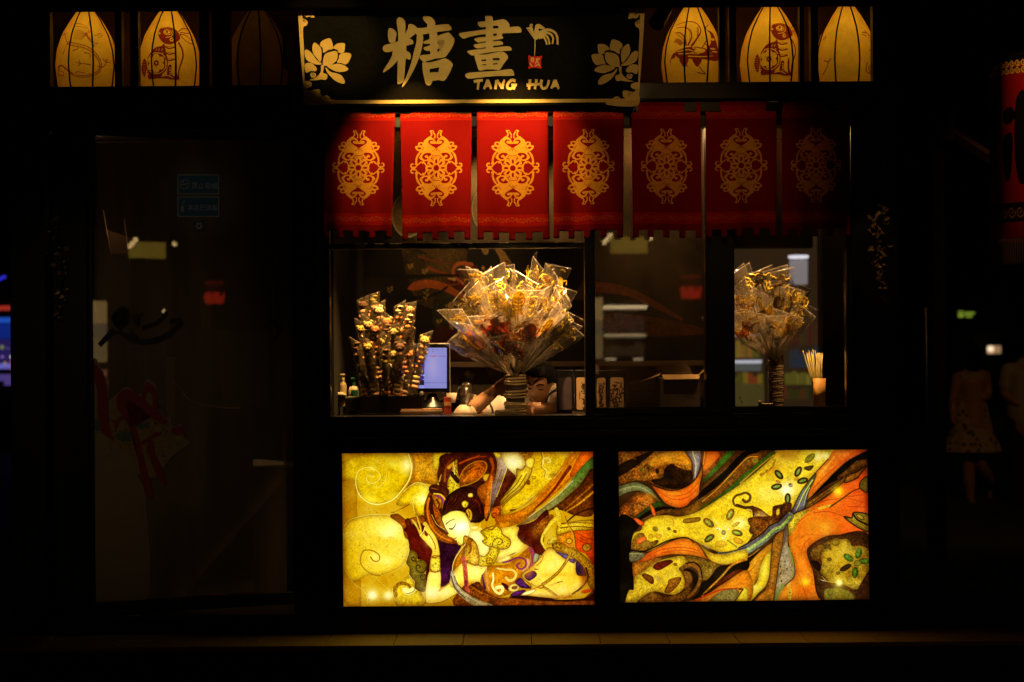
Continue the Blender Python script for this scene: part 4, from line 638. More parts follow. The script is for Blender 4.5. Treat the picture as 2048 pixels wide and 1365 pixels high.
# ------------------------------------------------------------------ print of the red curtains
def paint_curtain():
    RED, GO = (138, 8, 7), (224, 164, 62)
    c = Canvas(-350, 0, 350, 1350, .75, RED)
    CY = 642.0
    def sym(f, both=True):
        for sx in (1, -1):
            for sy in ((1, -1) if both else (1,)):
                f(lambda pts: [(sx * x, CY - sy * y) for x, y in pts])
    Pg = lambda pts, col=GO, sm=True: sym(lambda t: c.poly(t(pts), col, sm=sm, tex=.05))
    Sg = lambda pts, w, w1=None, col=GO: sym(lambda t: c.stroke(t(pts), w, col, w1))
    # side scrolls and the wavy diamond
    Sg([(98, 20), (118, 55), (150, 62), (168, 48), (190, 34), (206, 12), (226, 14)], 13); Sg([(214, 8), (236, 6), (252, 20), (248, 40), (232, 44)], 17, 14)
    Pg([(148, 172), (186, 142), (204, 96), (206, 50), (190, 60), (186, 92), (168, 128), (148, 150)]); Pg([(118, 74), (134, 66), (140, 44), (124, 50)]); Pg([(200, 60), (214, 40), (196, 36), (184, 56)])
    # upper body
    Pg([(-4, 150), (-4, 236), (10, 268), (30, 296), (62, 314), (95, 292), (122, 266), (126, 236), (160, 178), (172, 140), (166, 100), (140, 78), (100, 70), (64, 84), (40, 118), (20, 134)])
    Pg([(4, 296), (2, 326), (18, 346), (24, 364), (40, 374), (64, 366), (52, 344), (56, 316), (66, 300)])
    for q in ([(122, 246), (140, 258), (174, 252), (176, 226), (160, 212), (132, 210)], [(126, 206), (160, 224), (206, 216), (192, 180), (166, 170), (134, 178)]): Pg(q)
    Pg([(136, 240), (150, 246), (164, 240), (156, 228), (138, 226)], RED); Pg([(148, 201), (166, 210), (186, 203), (176, 190), (154, 188)], RED)
    Pg([(20, 300), (17, 324), (32, 346), (28, 360), (44, 364), (38, 344), (40, 318), (50, 308), (32, 296)], RED); Pg([(-4, 262), (6, 276), (6, 380), (-4, 380)], RED)
    Pg([(-3, 194), (24, 210), (52, 228), (76, 250), (78, 266), (64, 278), (44, 280), (28, 272), (24, 262), (42, 268), (58, 262), (60, 250), (44, 240), (20, 238), (-3, 234)], RED)
    Pg([(-3, 156), (6, 164), (9, 182), (6, 196), (-3, 204)], GO); Pg([(-2, 166), (4, 180), (-2, 194)], RED); Sg([(0, 206), (14, 186), (28, 172), (40, 166)], 5, 3, RED)
    # side scroll cut-outs
    Pg([(56, 146), (78, 150), (108, 148), (132, 132), (140, 110), (128, 92), (108, 84), (88, 90), (92, 104), (106, 104), (114, 116), (104, 128), (86, 128), (76, 112), (60, 124), (46, 134)], RED)
    Sg([(82, 132), (100, 138), (122, 128), (128, 110), (112, 96), (98, 100)], 6, 5, RED); Sg([(150, 150), (172, 112), (180, 80)], 12, 6, RED); Sg([(142, 182), (128, 198), (120, 214)], 6, 4, RED)
    Pg([(-4, 94), (38, 96), (44, 106), (36, 114), (50, 126), (46, 138), (-4, 142)]); Sg([(0, 120), (26, 122), (38, 128)], 5, 4, RED); Sg([(0, 104), (34, 106)], 4, 3, RED)
    # flower
    for i in range(48):
        a = 2 * math.pi * i / 48
    c.poly([((98 + 10 * abs(math.cos(4 * a))) * math.cos(a), CY + (98 + 10 * abs(math.cos(4 * a))) * math.sin(a)) for a in [2 * math.pi * i / 64 for i in range(64)]], GO, sm=False, tex=.05)
    for i in range(8):
        a = 2 * math.pi * (i + .0) / 8; c.ell(66 * math.cos(a), CY + 66 * math.sin(a), 22, 10, math.degrees(a), RED)
    for i in range(8):
        a = 2 * math.pi * (i + .5) / 8; c.ell(88 * math.cos(a), CY + 88 * math.sin(a), 8, 5, math.degrees(a), RED)
    c.ell(0, CY, 28, 28, 0, RED)
    # border bands with vine scrolls
    for y0, y1, yc in ((1098, 1212, 1152), (40, 165, 118)):
        c.poly([(-360, y0), (360, y0), (360, y1), (-360, y1)], (176, 20, 12), sm=False, tex=.05); VN = (205, 96, 34)
        for k in range(7):
            x = -300 + k * 100; s = 1 if k % 2 else -1
            c.stroke([(x - 50, yc), (x - 25, yc - 22 * s), (x, yc - 24 * s), (x + 25, yc), (x + 50, yc + 6 * s)], 5, VN)
            c.stroke([(x, yc - 20 * s), (x - 18, yc - 4 * s), (x - 6, yc + 12 * s), (x + 12, yc + 4 * s), (x + 2, yc - 6 * s)], 4, VN); c.ell(x + 34, yc - 14 * s, 10, 7, 30, VN); c.ell(x - 32, yc + 10 * s, 8, 6, 0, VN); c.stroke([(x + 26, yc), (x + 42, yc + 22 * s), (x + 58, yc + 16 * s)], 3.5, VN)
    c.poly([(-360, 165), (360, 165), (360, 171), (-360, 171)], (180, 40, 20), sm=False); 
    return c.image('curtain_print', .03)
# ------------------------------------------------------------------ lantern shades: cream skin with brown shadow-puppet animals
LPROF = [(2, .5), (10, 9), (18, 15.5), (41, 31), (72, 48.5), (104, 58.5), (135, 62), (175, 57), (205, 44), (228, 24)]
def lhalf(y):
    for (a, r0), (b, r1) in zip(LPROF, LPROF[1:]):
        if y <= b: return r0 + (r1 - r0) * max(0, (y - a)) / (b - a)
    return 24.
class Shade(Canvas):
    def __init__(s, cx, y0, o, sc):
        super().__init__(-195, 0, 195, 232, 2.2, (222, 184, 80)); s.cx, s.yy, s.o, s.sc = cx, y0, o, sc
    def tx(s, pts):
        out = []
        for x, y in np.array(pts, float).reshape(-1, 2):
            px = s.o[0] + x / s.sc - s.cx; py = s.o[1] + y / s.sc - s.yy; h = max(lhalf(py), 6)
            out.append(((math.asin(max(-.98, min(.98, px / h))) * 62 + 195) * s.k, py * s.k))
        return np.array(out)
    def stroke(s, pts, w, col, w1=None, al=1., sm=True, tex=0, speck=0):
        p = s.tx(pts); p = catmull(p, 6, False) if sm else p; q = s.k / s.sc; s._stroke(p, w * q, (w if w1 is None else w1) * q, col, al)
    def base(s):
        s.a *= (1 + .10 * vnoise(s.h, s.w, 60, 9)[..., None])
        for k in range(26):
            x, y = random.uniform(0, s.w), random.uniform(10, s.h); p = [(x, y)]
            for j in range(random.randint(2, 5)): x += random.uniform(-26, 26); y += random.uniform(-8, 34); p.append((x, y))
            s._stroke(catmull(p, 3, False), 1.2, .8, (170, 112, 48), .5)
        for k in range(40): x, y = random.uniform(0, s.w), random.uniform(0, s.h); s._stroke(np.array([(x, y), (x + 1, y + 2)]), 2, 2, (170, 110, 50), .5)
INK, CRM = (124, 44, 16), (222, 184, 80)
def rabbit(s, dx=0, dy=0):
    m = lambda pts: [(x + dx, y + dy) for x, y in pts]; Po = lambda p, c=INK: s.poly(m(p), c, tex=.06); St = lambda p, w, c=INK, w1=None: s.stroke(m(p), w, c, w1)
    El = lambda x, y, a, b, g, c=INK: s.ell(x + dx, y + dy, a, b, g, c, tex=.05)
    Po([(1460, 570), (1430, 600), (1340, 630), (1270, 720), (1240, 830), (1255, 960), (1275, 1012), (1400, 1010), (1560, 1012), (1500, 975), (1430, 970), (1490, 900), (1505, 800), (1485, 700), (1475, 640)])
    Po([(1395, 400), (1420, 365), (1470, 350), (1540, 350), (1600, 372), (1640, 420), (1657, 480), (1640, 520), (1590, 560), (1530, 582), (1470, 572), (1430, 540), (1400, 490), (1386, 440)])
    El(1503, 420, 52, 38, 5, CRM); El(1503, 420, 44, 30, 5); El(1500, 418, 36, 22, 5, CRM); El(1496, 414, 15, 16, 0); St([(1560, 385), (1572, 430), (1540, 475), (1480, 490)], 9, CRM); El(1404, 430, 14, 16, 0, CRM); El(1410, 428, 6, 7, 0)
    for a in range(6): El(1552 + 16 * math.cos(a), 515 + 20 * math.sin(a), 9, 9, 0, CRM)
    for k in range(7): St([(1440 + k * 22, 362 - (k % 2) * 4), (1450 + k * 22, 372)], 4, CRM)
    St([(1640, 395), (1690, 345), (1755, 338), (1788, 368), (1745, 402), (1660, 408)], 12); St([(1655, 432), (1730, 440), (1800, 490), (1816, 528), (1768, 532), (1700, 492), (1655, 440)], 12)
    for k in range(8): St([(1680 + k * 13, 352 - k), (1686 + k * 13, 366)], 4)
    St([(1405, 395), (1395, 365)], 4); St([(1412, 390), (1420, 352)], 4)
    for r in range(7):
        for k in range(5):
            x, y = 1300 + k * 34 - r * 6 + (r % 2) * 16, 640 + r * 50
            if (x - 1370) ** 2 + (y - 825) ** 2 > 142 ** 2 and 1255 + r * 0 < x < 1460 and y < 960 and x > 1460 - (y - 560) * 1.0 - 40: St([(x, y), (x - 8, y + 26)], 9, CRM, 5)
    for k in range(9): St([(1258, 700 + k * 30), (1246, 722 + k * 30)], 8, CRM, 4)
    El(1370, 820, 122, 136, 0, CRM); El(1370, 820, 112, 126, 0)
    for a in range(6):
        t = R(a * 60 - 90); El(1362 + 66 * math.cos(t), 820 + 76 * math.sin(t), 40, 44, 0, CRM); St([(1362 + 22 * math.cos(t), 820 + 26 * math.sin(t)), (1362 + 50 * math.cos(t), 820 + 58 * math.sin(t))], 4)
    El(1362, 820, 30, 32, 0); El(1362, 820, 10, 12, 0, CRM); St([(1330, 690), (1420, 700), (1475, 770), (1480, 890)], 12, CRM)
    St([(1640, 555), (1682, 640), (1690, 720), (1672, 800), (1640, 900), (1636, 1010)], 26, INK, 14)
    for y in (620, 695, 775): 
        St([(1470, y - 10), (1520, y + 16), (1590, y - 4)], 16)
        for k in range(7): St([(1484 + k * 15, y - 16), (1486 + k * 15, y - 2)], 5)
    Po([(1508, 860), (1548, 850), (1545, 955), (1630, 1012), (1500, 1012)]); Po([(1590, 860), (1612, 800), (1615, 940), (1645, 1010), (1600, 1010)]); St([(1430, 985), (1500, 975), (1560, 1000)], 12, CRM)
    for k in range(4): El(1530, 880 + k * 28, 9, 9, 0, CRM)
    Po([(1190, 800), (1215, 745), (1240, 800), (1240, 900), (1225, 970), (1195, 940), (1178, 870)])
    for k in range(6): St([(1200, 790 + k * 28), (1228, 800 + k * 28)], 5, CRM)
def dragon(s):
    St = lambda p, w, w1=None: s.stroke(p, w, (150, 84, 28), w1)
    for k in range(9): St([(480 - k * 3, 440 + (k % 3) * 10), (400, 400 + k * 14), (300 + (k % 2) * 20, 380 + k * 14)], 6, 3)
    for q in ([(340, 290), (420, 310), (490, 360)], [(310, 340), (400, 340), (470, 370)], [(500, 250), (480, 320)], [(440, 440), (500, 410), (540, 440)], [(560, 450), (610, 440), (650, 445)], [(600, 425), (640, 415), (655, 450), (610, 470)]): St(q, 9, 5)
    St([(460, 440), (490, 500), (530, 550), (560, 600)], 26, 12); St([(500, 480), (570, 560), (600, 545)], 9); s.ell(500, 405, 22, 16, 0, (150, 84, 28)); s.ell(500, 404, 10, 8, 0, CRM)
    body = [(250, 560), (340, 590), (460, 620), (560, 690), (620, 780), (630, 860), (590, 930), (500, 970), (400, 985), (300, 960), (220, 890), (160, 840), (120, 850), (130, 880)]
    St(body, 50, 16); s.stroke(body[:-4], 26, CRM, 10)
    for k in range(40):
        p = catmull(body[:10], 5, False); i = int(k * (len(p) - 2) / 40); a, b = p[i], p[i + 1]; d = (b - a) / max(np.hypot(*(b - a)), 1e-6); n = np.array([-d[1], d[0]])
        St([tuple(a + n * 10 - d * 6), tuple(a + d * 6), tuple(a - n * 10 - d * 6)], 4)
    for q in ([(200, 410), (210, 470), (230, 560), (200, 640), (180, 700)], [(170, 430), (205, 430), (235, 415)], [(600, 850), (660, 850), (700, 790), (690, 740)], [(700, 790), (750, 770)], [(690, 780), (660, 745)], [(700, 780), (720, 740)], [(510, 840), (440, 830), (390, 830), (340, 810)], [(390, 830), (360, 860)], [(390, 830), (370, 780)], [(140, 850), (120, 930), (185, 965), (170, 910), (130, 900)], [(300, 660), (360, 640), (350, 610)], [(440, 690), (500, 700), (510, 750)], [(330, 940), (360, 930), (440, 945)], [(180, 690), (200, 640)]): St(q, 14, 7)
def rooster(s):
    Po = lambda p, c=INK: s.poly(p, c, tex=.06); St = lambda p, w, w1=None, c=INK: s.stroke(p, w, c, w1)
    for q, w in (([(330, 450), (380, 380), (412, 310), (380, 240), (300, 215), (190, 235)], 18), ([(300, 440), (330, 370), (320, 310), (270, 270), (190, 265)], 16), ([(280, 440), (270, 370), (230, 320), (185, 312)], 18), ([(350, 440), (385, 360), (385, 290)], 8)): St(q, w, 5)
    for k in range(10): St([(395 - (k > 5) * 6 * (k - 5), 270 + k * 14), (378, 276 + k * 14)], 5); St([(326 - k * 2, 300 + k * 14), (312, 306 + k * 14)], 4); St([(200 + k * 8, 312 + k * 10), (196 + k * 9, 326 + k * 10)], 5)
    Po([(185, 500), (250, 470), (330, 460), (440, 470), (470, 480), (560, 500), (578, 540), (540, 580), (470, 575), (380, 575), (290, 565), (215, 555)])
    for q in ([(205, 495), (300, 485), (340, 500)], [(215, 515), (300, 520), (350, 510)], [(340, 470), (400, 480), (430, 500), (380, 525), (330, 520)], [(500, 510), (560, 515)], [(300, 545), (420, 550), (520, 535)]): St(q, 11, 6, CRM)
    s.ell(400, 497, 50, 22, -5, CRM)
    for k in range(6): St([(200 - k * 4, 500 + k * 8), (165 - k * 5, 510 + k * 10), (140, 560 + k * 8)], 8, 4); St([(230 + k * 6, 440 - k * 4), (200 + k * 4, 410 - k * 6), (170 + k * 4, 400 - k * 6)], 5, 3)
    St([(420, 470), (470, 380), (450, 430), (480, 450)], 8); Po([(470, 480), (500, 420), (500, 340), (480, 300), (520, 320), (545, 380), (560, 440), (575, 500), (540, 530)]); St([(450, 260), (470, 300), (520, 330)], 9); St([(445, 280), (480, 240)], 7); s.ell(520, 380, 16, 12, 0, CRM); s.ell(518, 470, 24, 8, -5, CRM); s.ell(535, 495, 30, 6, -5, CRM)
    Po([(220, 560), (300, 560), (285, 620), (260, 640)]); Po([(340, 570), (420, 575), (380, 640), (345, 600)]); St([(385, 620), (420, 670), (450, 700), (380, 690)], 8); St([(270, 600), (300, 640)], 6)
def claws(s):
    St = lambda p, w, w1=None: s.stroke(p, w, (150, 84, 28), w1)
    for q in ([(1880, 320), (1930, 330), (1970, 400), (1985, 480)], [(1900, 300), (1935, 335)], [(1910, 350), (1880, 340)], [(1940, 480), (1980, 500), (1960, 440)], [(1530, 360), (1560, 335), (1545, 375)], [(1530, 680), (1570, 620), (1580, 570)], [(1545, 560), (1580, 580)], [(1600, 555), (1575, 590)], [(1920, 600), (1910, 670), (1950, 690), (1930, 640), (1970, 620), (1990, 670)]): St(q, 12, 7)
    for k in range(7): St([(1920 + k * 9, 350 + k * 20), (1945 + k * 6, 342 + k * 20)], 7)
# ------------------------------------------------------------------ the mural on the back wall
def paint_mural():
    c = Canvas(640, 232, 1450, 728, 1.5, (26, 17, 8)); Z = lambda: c.at(660, 480, 3.938)
    Z(); c.poly([(420, -100), (760, 20), (1000, 120), (1100, 300), (1000, 520), (700, 560), (500, 420)], (64, 48, 18), tex=.5); c.blob(750, 180, 120, (110, 84, 30), .6, 200)
    c.poly([(700, 420), (900, 480), (1050, 600), (1000, 800), (700, 700), (680, 560)], (44, 42, 18), tex=.4)
    c.poly([(1000, 60), (1130, 60), (1200, 110), (1240, 250), (1000, 240), (960, 150)], (14, 9, 6)); c.poly([(1190, 70), (1260, 90), (1300, 140), (1340, 230), (1220, 250), (1240, 170)], (150, 118, 66)); c.poly([(1085, 70), (1140, 70), (1140, 110), (1120, 130), (1092, 110)], (150, 118, 66)); c.stroke([(1285, 175), (1310, 182)], 10, (120, 40, 20)); c.ell(1096, 232, 14, 18, 0, (190, 140, 40))
    c.poly([(780, 330), (900, 250), (1000, 200), (1060, 260), (1000, 420), (900, 400)], (92, 28, 12), tex=.3)
    c.poly([(470, 400), (520, 345), (640, 325), (780, 355), (900, 420), (1000, 480), (1060, 560), (980, 520), (880, 465), (760, 410), (640, 390), (540, 410)], (176, 88, 34), tex=.15)
    c.stroke([(1000, 205), (900, 195), (850, 240), (860, 300), (930, 355)], 34, (180, 92, 36), 20); c.stroke([(640, 230), (720, 260), (800, 275)], 26, (150, 70, 26), 8); c.stroke([(560, 140), (700, 180), (860, 200)], 18, (120, 56, 20), 6)
    c.poly([(800, 312), (860, 312), (866, 335), (820, 325)], (200, 170, 110)); c.stroke([(800, 370), (920, 350), (1000, 300)], 5, (190, 100, 40))
    for q in ([(100, 280), (500, 300), (760, 290), (1000, 300)], [(200, 440), (500, 470), (700, 440), (800, 380)], [(100, 100), (400, 60), (620, 120)]): c.stroke(q, 40, (10, 7, 4), 14, .8)
    c.poly([(805, 520), (850, 495), (900, 500), (960, 560), (1010, 700), (1010, 760), (950, 660), (900, 540), (860, 530), (835, 600), (850, 740), (825, 735), (810, 620)], (170, 134, 78), tex=.08)
    for x, y, h in ((620, 490, 90), (780, 650, 130), (840, 690, 120), (960, 740, 170), (730, 670, 30), (320, 430, 50), (490, 240, 40), (610, 280, 40), (1270, 640, 80)):
        c.stroke([(x, y), (x + 8, y - h * .5), (x + 2, y - h)], 6, (150, 126, 56))
        for k in range(4): c.ell(x + (16 if k % 2 else -12), y - h * (.25 + .22 * k), 14, 6, -40 if k % 2 else 40, (156, 130, 56))
    c.poly([(700, 720), (800, 700), (900, 760), (1010, 780), (1200, 760), (1400, 900), (700, 960)], (70, 26, 12), tex=.3); c.poly([(1500, 640), (2048, 600), (2048, 720), (1700, 760)], (86, 40, 16), tex=.3)
    for k in range(14): c.stroke([(1850 + k * 8, 480), (1900 + k * 9, 380 - k * 4), (1960 + k * 6, 270 + k * 6)], 14, (96, 72, 40), 3, .7)
    c.stroke([(2000, 380), (2300, 420), (2600, 560), (2750, 640)], 90, (150, 74, 26), 20, tex=.2); c.poly([(2100, 600), (2500, 620), (2900, 700), (2900, 760), (2200, 760)], (110, 52, 20), tex=.3)
    c.at(0, 0, 1); c.ell(792, 372, 26, 34, 0, (30, 90, 92)); c.ell(792, 372, 26, 34, 0, (30, 90, 92), line=(230, 220, 190), lw=3); c.ell(780, 432, 34, 44, 0, (150, 118, 66), line=(230, 220, 190), lw=3); c.ell(945, 420, 30, 44, 0, (150, 118, 66), line=(200, 190, 160), lw=2); c.poly([(700, 240), (1000, 240), (940, 330), (760, 330)], (60, 46, 24), tex=.3)
    return c.image('mural_print', .06)
def paint_bamboo_card(seed):
    c = Canvas(0, 0, 60, 150, 3, (196, 158, 108)); random.seed(seed); x = random.uniform(22, 40)
    for k in range(3):
        p = [(x + random.uniform(-8, 8), 150)]; 
        for j in range(7): p.append((p[-1][0] + random.uniform(-8, 8), p[-1][1] - 17))
        c.stroke(p, 9 - 2 * k, (44, 22, 14), 3)
        for q in p: 
            for j in range(6): c.ell(q[0] + random.uniform(-11, 11), q[1] + random.uniform(-9, 9), random.uniform(2, 6), 2.5, random.uniform(0, 180), (50, 22, 16))
    c.stroke([(48 if seed % 2 else 12, 70), (48 if seed % 2 else 12, 100)], 4, (120, 84, 50)); return c.image('card_print', .05)
def paint_screen():
    c = Canvas(0, 0, 100, 130, 4, (128, 132, 206)); c.blob(50, 60, 26, (176, 164, 212), .7, 45)
    c.poly([(0, 0), (22, 0), (22, 130), (0, 130)], (28, 14, 84), sm=False, tex=.5)
    for k in range(7): c.stroke([(22, 10 + k * 9), (0, 40 + k * 12)], 4, (90, 50, 190), 2, .7)
    for k in range(30): c.ell(random.uniform(0, 22), random.uniform(84, 104), 1.6, 1.4, 0, random.choice([(120, 130, 230), (90, 40, 170), (200, 190, 250)]))
    c.poly([(0, 106), (22, 106), (22, 120), (0, 120)], (20, 16, 40), sm=False); c.poly([(0, 120), (22, 120), (22, 130), (0, 130)], (140, 146, 220), sm=False)
    for x, y, w in ((27, 5, 10), (50, 5, 5), (64, 5, 4), (82, 5, 4), (27, 11, 9), (50, 12, 5), (28, 17, 5), (28, 21, 4), (76, 28, 5), (88, 28, 5)): c.stroke([(x, y), (x + w, y)], 1.2, (40, 40, 110), sm=False)
    c.stroke([(24, 26), (98, 26)], .8, (150, 60, 110), sm=False); c.stroke([(46, 28), (62, 28)], 1.2, (170, 40, 60), sm=False); c.stroke([(22, 112), (100, 112)], 1, (50, 50, 120), sm=False)
    return c.image('screen_print', .02)
# ------------------------------------------------------------------ ground, platform
def sheet(name, m, x0, x1, y0, y1, z):
    bm = bmesh.new(); v = [bm.verts.new(p) for p in ((x0, y0, z), (x1, y0, z), (x1, y1, z), (x0, y1, z))]; bm.faces.new(v)
    return bm_obj(name, bm, m)
STREET = mat('street_stone', (.03, .027, .024), .65, noise=.35, nscale=3, bump=.15, bscale=40)
SLAB = mat('paving_stone', (.48, .35, .22), .55, noise=.25, nscale=40, bump=.12, bscale=220)
struct(sheet('street', STREET, -120, 120, -60, 200, -.18))
plat = struct(box('platform', mat('platform_core', (.03, .026, .022), .8, noise=.2), None, -2.9, 2.6, -.276, 2.6, -.175, -.022, 0))
ps = P(925, 1287, -.284).x
bm = bmesh.new(); add_box(bm, -.153, .153, -.284, .012, -.022, 0, .003); slab_me = None
for k in range(-8, 9):
    if slab_me is None:
        o = bm_obj('paving_slab', bm, SLAB, plat); slab_me = o.data
    else: o = link('paving_slab', slab_me, plat)
    o.location = (ps + .1545 + .309 * k, random.uniform(-.002, .001), random.uniform(-.0016, 0)); o.rotation_euler = (0, 0, random.uniform(-.002, .002))
# ------------------------------------------------------------------ the kiosk
K = thing('candy_kiosk', 'black framed candy kiosk with lit counter window, red curtains and glowing panels', 'kiosk', (0, 0, 0))
Z = lambda py, y=0.: CAMZ - (py - 682.5) / F * (y - CAMY)
X = lambda px, y=0.: (px - 1024) / F * (y - CAMY)
def kb(name, x0, x1, py0, py1, y0, y1, m=BLACK, bev=.004): return box(name, m, K, X(x0), X(x1), y0, y1, Z(py1), Z(py0), bev)
box('fascia', FASC, K, -2.6, 2.1, -.47, -.42, 1.35 + 667 / F * 6.164, 3.25)
box('eave', BLACK, K, -2.6, 2.1, -.415, 2.4, 3.16, 3.24)
kb('beam', 30, 1800, 172, 231, -.06, .04); kb('header', 30, 1800, 233, 256, -.02, .05)
for a, b in ((28, 98), (113, 181), (588, 644)): kb('post', a, b, 258, 1262, -.05, .10)
kb('post', 1699, 1792, 258, 871, -.05, .10); kb('post', 1746, 1792, 872, 1262, -.05, .10)
for a, b in ((28, 104), (233, 247), (264, 280), (402, 419), (428, 464), (1443, 1455), (1463, 1477), (1604, 1613), (1626, 1641), (1750, 1792)): kb('baluster', a, b, -60, 171, .0, .05, BLACK, .003)
box('niche_panel', mat('niche_wood', (.09, .045, .016), .7, noise=.3, nscale=6), K, X(28), X(1792), .62, .66, Z(240), 3.155, 0)
box('niche_floor', BLACK, K, X(28), X(1792), .045, .62, Z(236), Z(232), 0)
for a, b in ((119, 131), (190, 232), (420, 430), (1310, 1322), (1455, 1462)): pass
# lower wall and sill
kb('lower_wall', 644, 1745, 872, 1262, .0, .08, BLACK, 0); kb('plinth', 28, 1792, 1226, 1263, -.02, -.002)
kb('ledge', 640, 1712, 857, 872, -.09, .0, BLACKM); kb('ledge', 640, 1712, 831, 856, -.06, .10, BLACKM)
for a, b, py in ((905, 1180, 835), (1196, 1400, 836), (1470, 1690, 834), (1180, 1700, 859), (800, 1178, 860)): kb('highlight_strip', a, b, py, py + 2, -.064 if py < 850 else -.094, -.0605 if py < 850 else -.0905, RAIL, .0005)  # pale strips put in for the highlight lines along the sill
# window frames
kb('jamb', 644, 660, 258, 830, -.01, .06, BLACKM); kb('transom', 661, 1169, 487, 497, -.02, .05, BLACKM); kb('transom_highlight', 661, 1169, 486, 487.3, -.022, -.012, RAIL, .0005)  # thin pale strip stands for the bar's white highlight
kb('mullion', 1170, 1190, 258, 830, -.02, .06, BLACKM); kb('mullion', 1412, 1468, 258, 830, -.03, .08, BLACKM); kb('jamb', 1694, 1699, 258, 830, -.01, .06, BLACKM)
for a, b in ((1191, 1411), (1469, 1693)):
    kb('bottom_rail', a, b, 817, 830, -.01, .05, BLACKM); kb('rail_highlight', a + 1, b - 1, 818, 819.2, -.013, -.0105, RAIL, .0005)  # pale line drawn in as the sheen on each bottom rail
def pane(name, a, b, py0, py1, m, y0=.016): return box(name, m, K, X(a), X(b), y0, y0 + .006, Z(py1), Z(py0), 0)
pane('window_pane', 1190.5, 1411.5, 258, 816.5, DIRTY); pane('window_pane', 1468.5, 1693.5, 258, 816.5, GLASS, .03); pane('transom_pane', 661, 1169, 258, 486.5, GLASS)
for a in (1190.6, 1411.0, 1468.6, 1693.0): kb('glass_edge', a - .35, a + .35, 262, 816, .004, .012, mat('glass_edge', (.5, .42, .3), .3, noise=.3, nscale=60), 0)
# inside
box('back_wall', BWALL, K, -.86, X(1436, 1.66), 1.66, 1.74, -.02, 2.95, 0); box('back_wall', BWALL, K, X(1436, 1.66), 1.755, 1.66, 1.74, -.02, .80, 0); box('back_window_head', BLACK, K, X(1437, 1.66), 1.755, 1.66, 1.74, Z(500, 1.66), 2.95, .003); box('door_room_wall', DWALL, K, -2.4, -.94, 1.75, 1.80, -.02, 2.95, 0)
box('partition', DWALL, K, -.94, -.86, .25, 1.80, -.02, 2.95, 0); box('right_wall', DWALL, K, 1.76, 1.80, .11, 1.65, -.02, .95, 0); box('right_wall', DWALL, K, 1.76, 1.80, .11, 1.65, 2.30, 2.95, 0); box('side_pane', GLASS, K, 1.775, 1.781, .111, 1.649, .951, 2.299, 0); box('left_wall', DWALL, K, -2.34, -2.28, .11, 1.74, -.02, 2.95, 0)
box('kiosk_floor', mat('floor_tile', (.08, .06, .045), .5, noise=.2), K, -2.27, 1.75, .11, 1.65, -.02, .01, 0); box('kiosk_ceiling', DWALL, K, -2.27, 1.75, .67, 1.64, 2.86, 2.92, 0)
box('counter', mat('counter_top', (.02, .017, .015), .35, noise=.3), K, -.85, 1.75, .09, .62, .955, .99, .003); box('back_counter', mat('steel_top', (.16, .13, .1), .35, metal=.6, noise=.2), K, -.85, 1.75, 1.10, 1.655, .80, .84, .003)
box('back_ledge', BWALL, K, -.84, X(1434, 1.6), 1.56, 1.656, Z(800, 1.6), Z(797, 1.6), .002)
# the mural in its frame
def quad_print(name, m, parent, a, b, c, d, off=0):
    bm = bmesh.new(); v = [bm.verts.new(p) for p in (a, b, c, d)]; f = bm.faces.new(v); uv = bm.loops.layers.uv.new()
    for l, q in zip(f.loops, ((0, 1), (1, 1), (1, 0), (0, 0))): l[uv].uv = q
    f.normal_update(); 
    if f.normal.y > 0: f.normal_flip()
    return bm_obj(name, bm, m, parent)
mu = thing('wall_mural', 'dark framed wall mural of a dancing figure with orange ribbons behind the counter', 'mural', P(1045, 480, 1.6))
def sub(o, parent):
    o.parent = parent; o.matrix_parent_inverse = Matrix.Translation(-parent.location); return o
ym = 1.63
sub(quad_print('canvas', img_mat('mural', paint_mural(), .55), None, P(684, 232, ym), P(1450, 232, ym), P(1450, 724, ym), P(684, 724, ym)), mu)
FR = mat('pale_frame', (.30, .20, .11), .6, noise=.15)
for a, b, c, d in ((676, 684, 225, 734), (684, 1450, 724, 734)): sub(box('frame', FR, None, X(a, ym), X(b, ym), ym - .03, ym + .02, Z(d + .05, ym), Z(c, ym), .002), mu)
# ------------------------------------------------------------------ light boxes
def light_box(pic, label, c4):
    ctr = P(sum(c[0] for c in c4) / 4, sum(c[1] for c in c4) / 4, 0)
    t = thing('light_box', label, 'light box', ctr, 'backlit picture panels under the counter')
    q = [P(x, y, -.036) for x, y in c4]
    m = img_mat(pic.name, pic, .25, 1.3, .4); n = m.node_tree.nodes
    sub(quad_print('picture_panel', m, None, *q), t)
    a, d = q[0], q[2]
    sub(box('housing', BLACKM, None, a.x - .012, d.x + .012, -.033, -.002, d.z - .012, a.z + .012, .002), t)
    for x, z in ((a.x, a.z), (d.x, a.z), (a.x, d.z), (d.x, d.z)):
        sub(lathe('bolt', RAIL, None, [(0, .004), (.004, .004), (.005, 0), (.005, -.006)], (x + (.004 if x > ctr.x else -.004), -.037, z + (.006 if z > ctr.z else -.006)), 10, ax=Vector((0, -1, 0))), t)
light_box(paint_dancer(), 'glowing yellow panel picturing a long sleeved dancer among swirling clouds', ((684, 907.5), (1186, 904), (1189, 1210), (687, 1213.5)))
light_box(paint_ribbons(), 'glowing orange panel picturing twisting ribbons, flowers and a teapot', ((1237, 904), (1734, 899.5), (1739, 1199), (1240, 1205.5)))
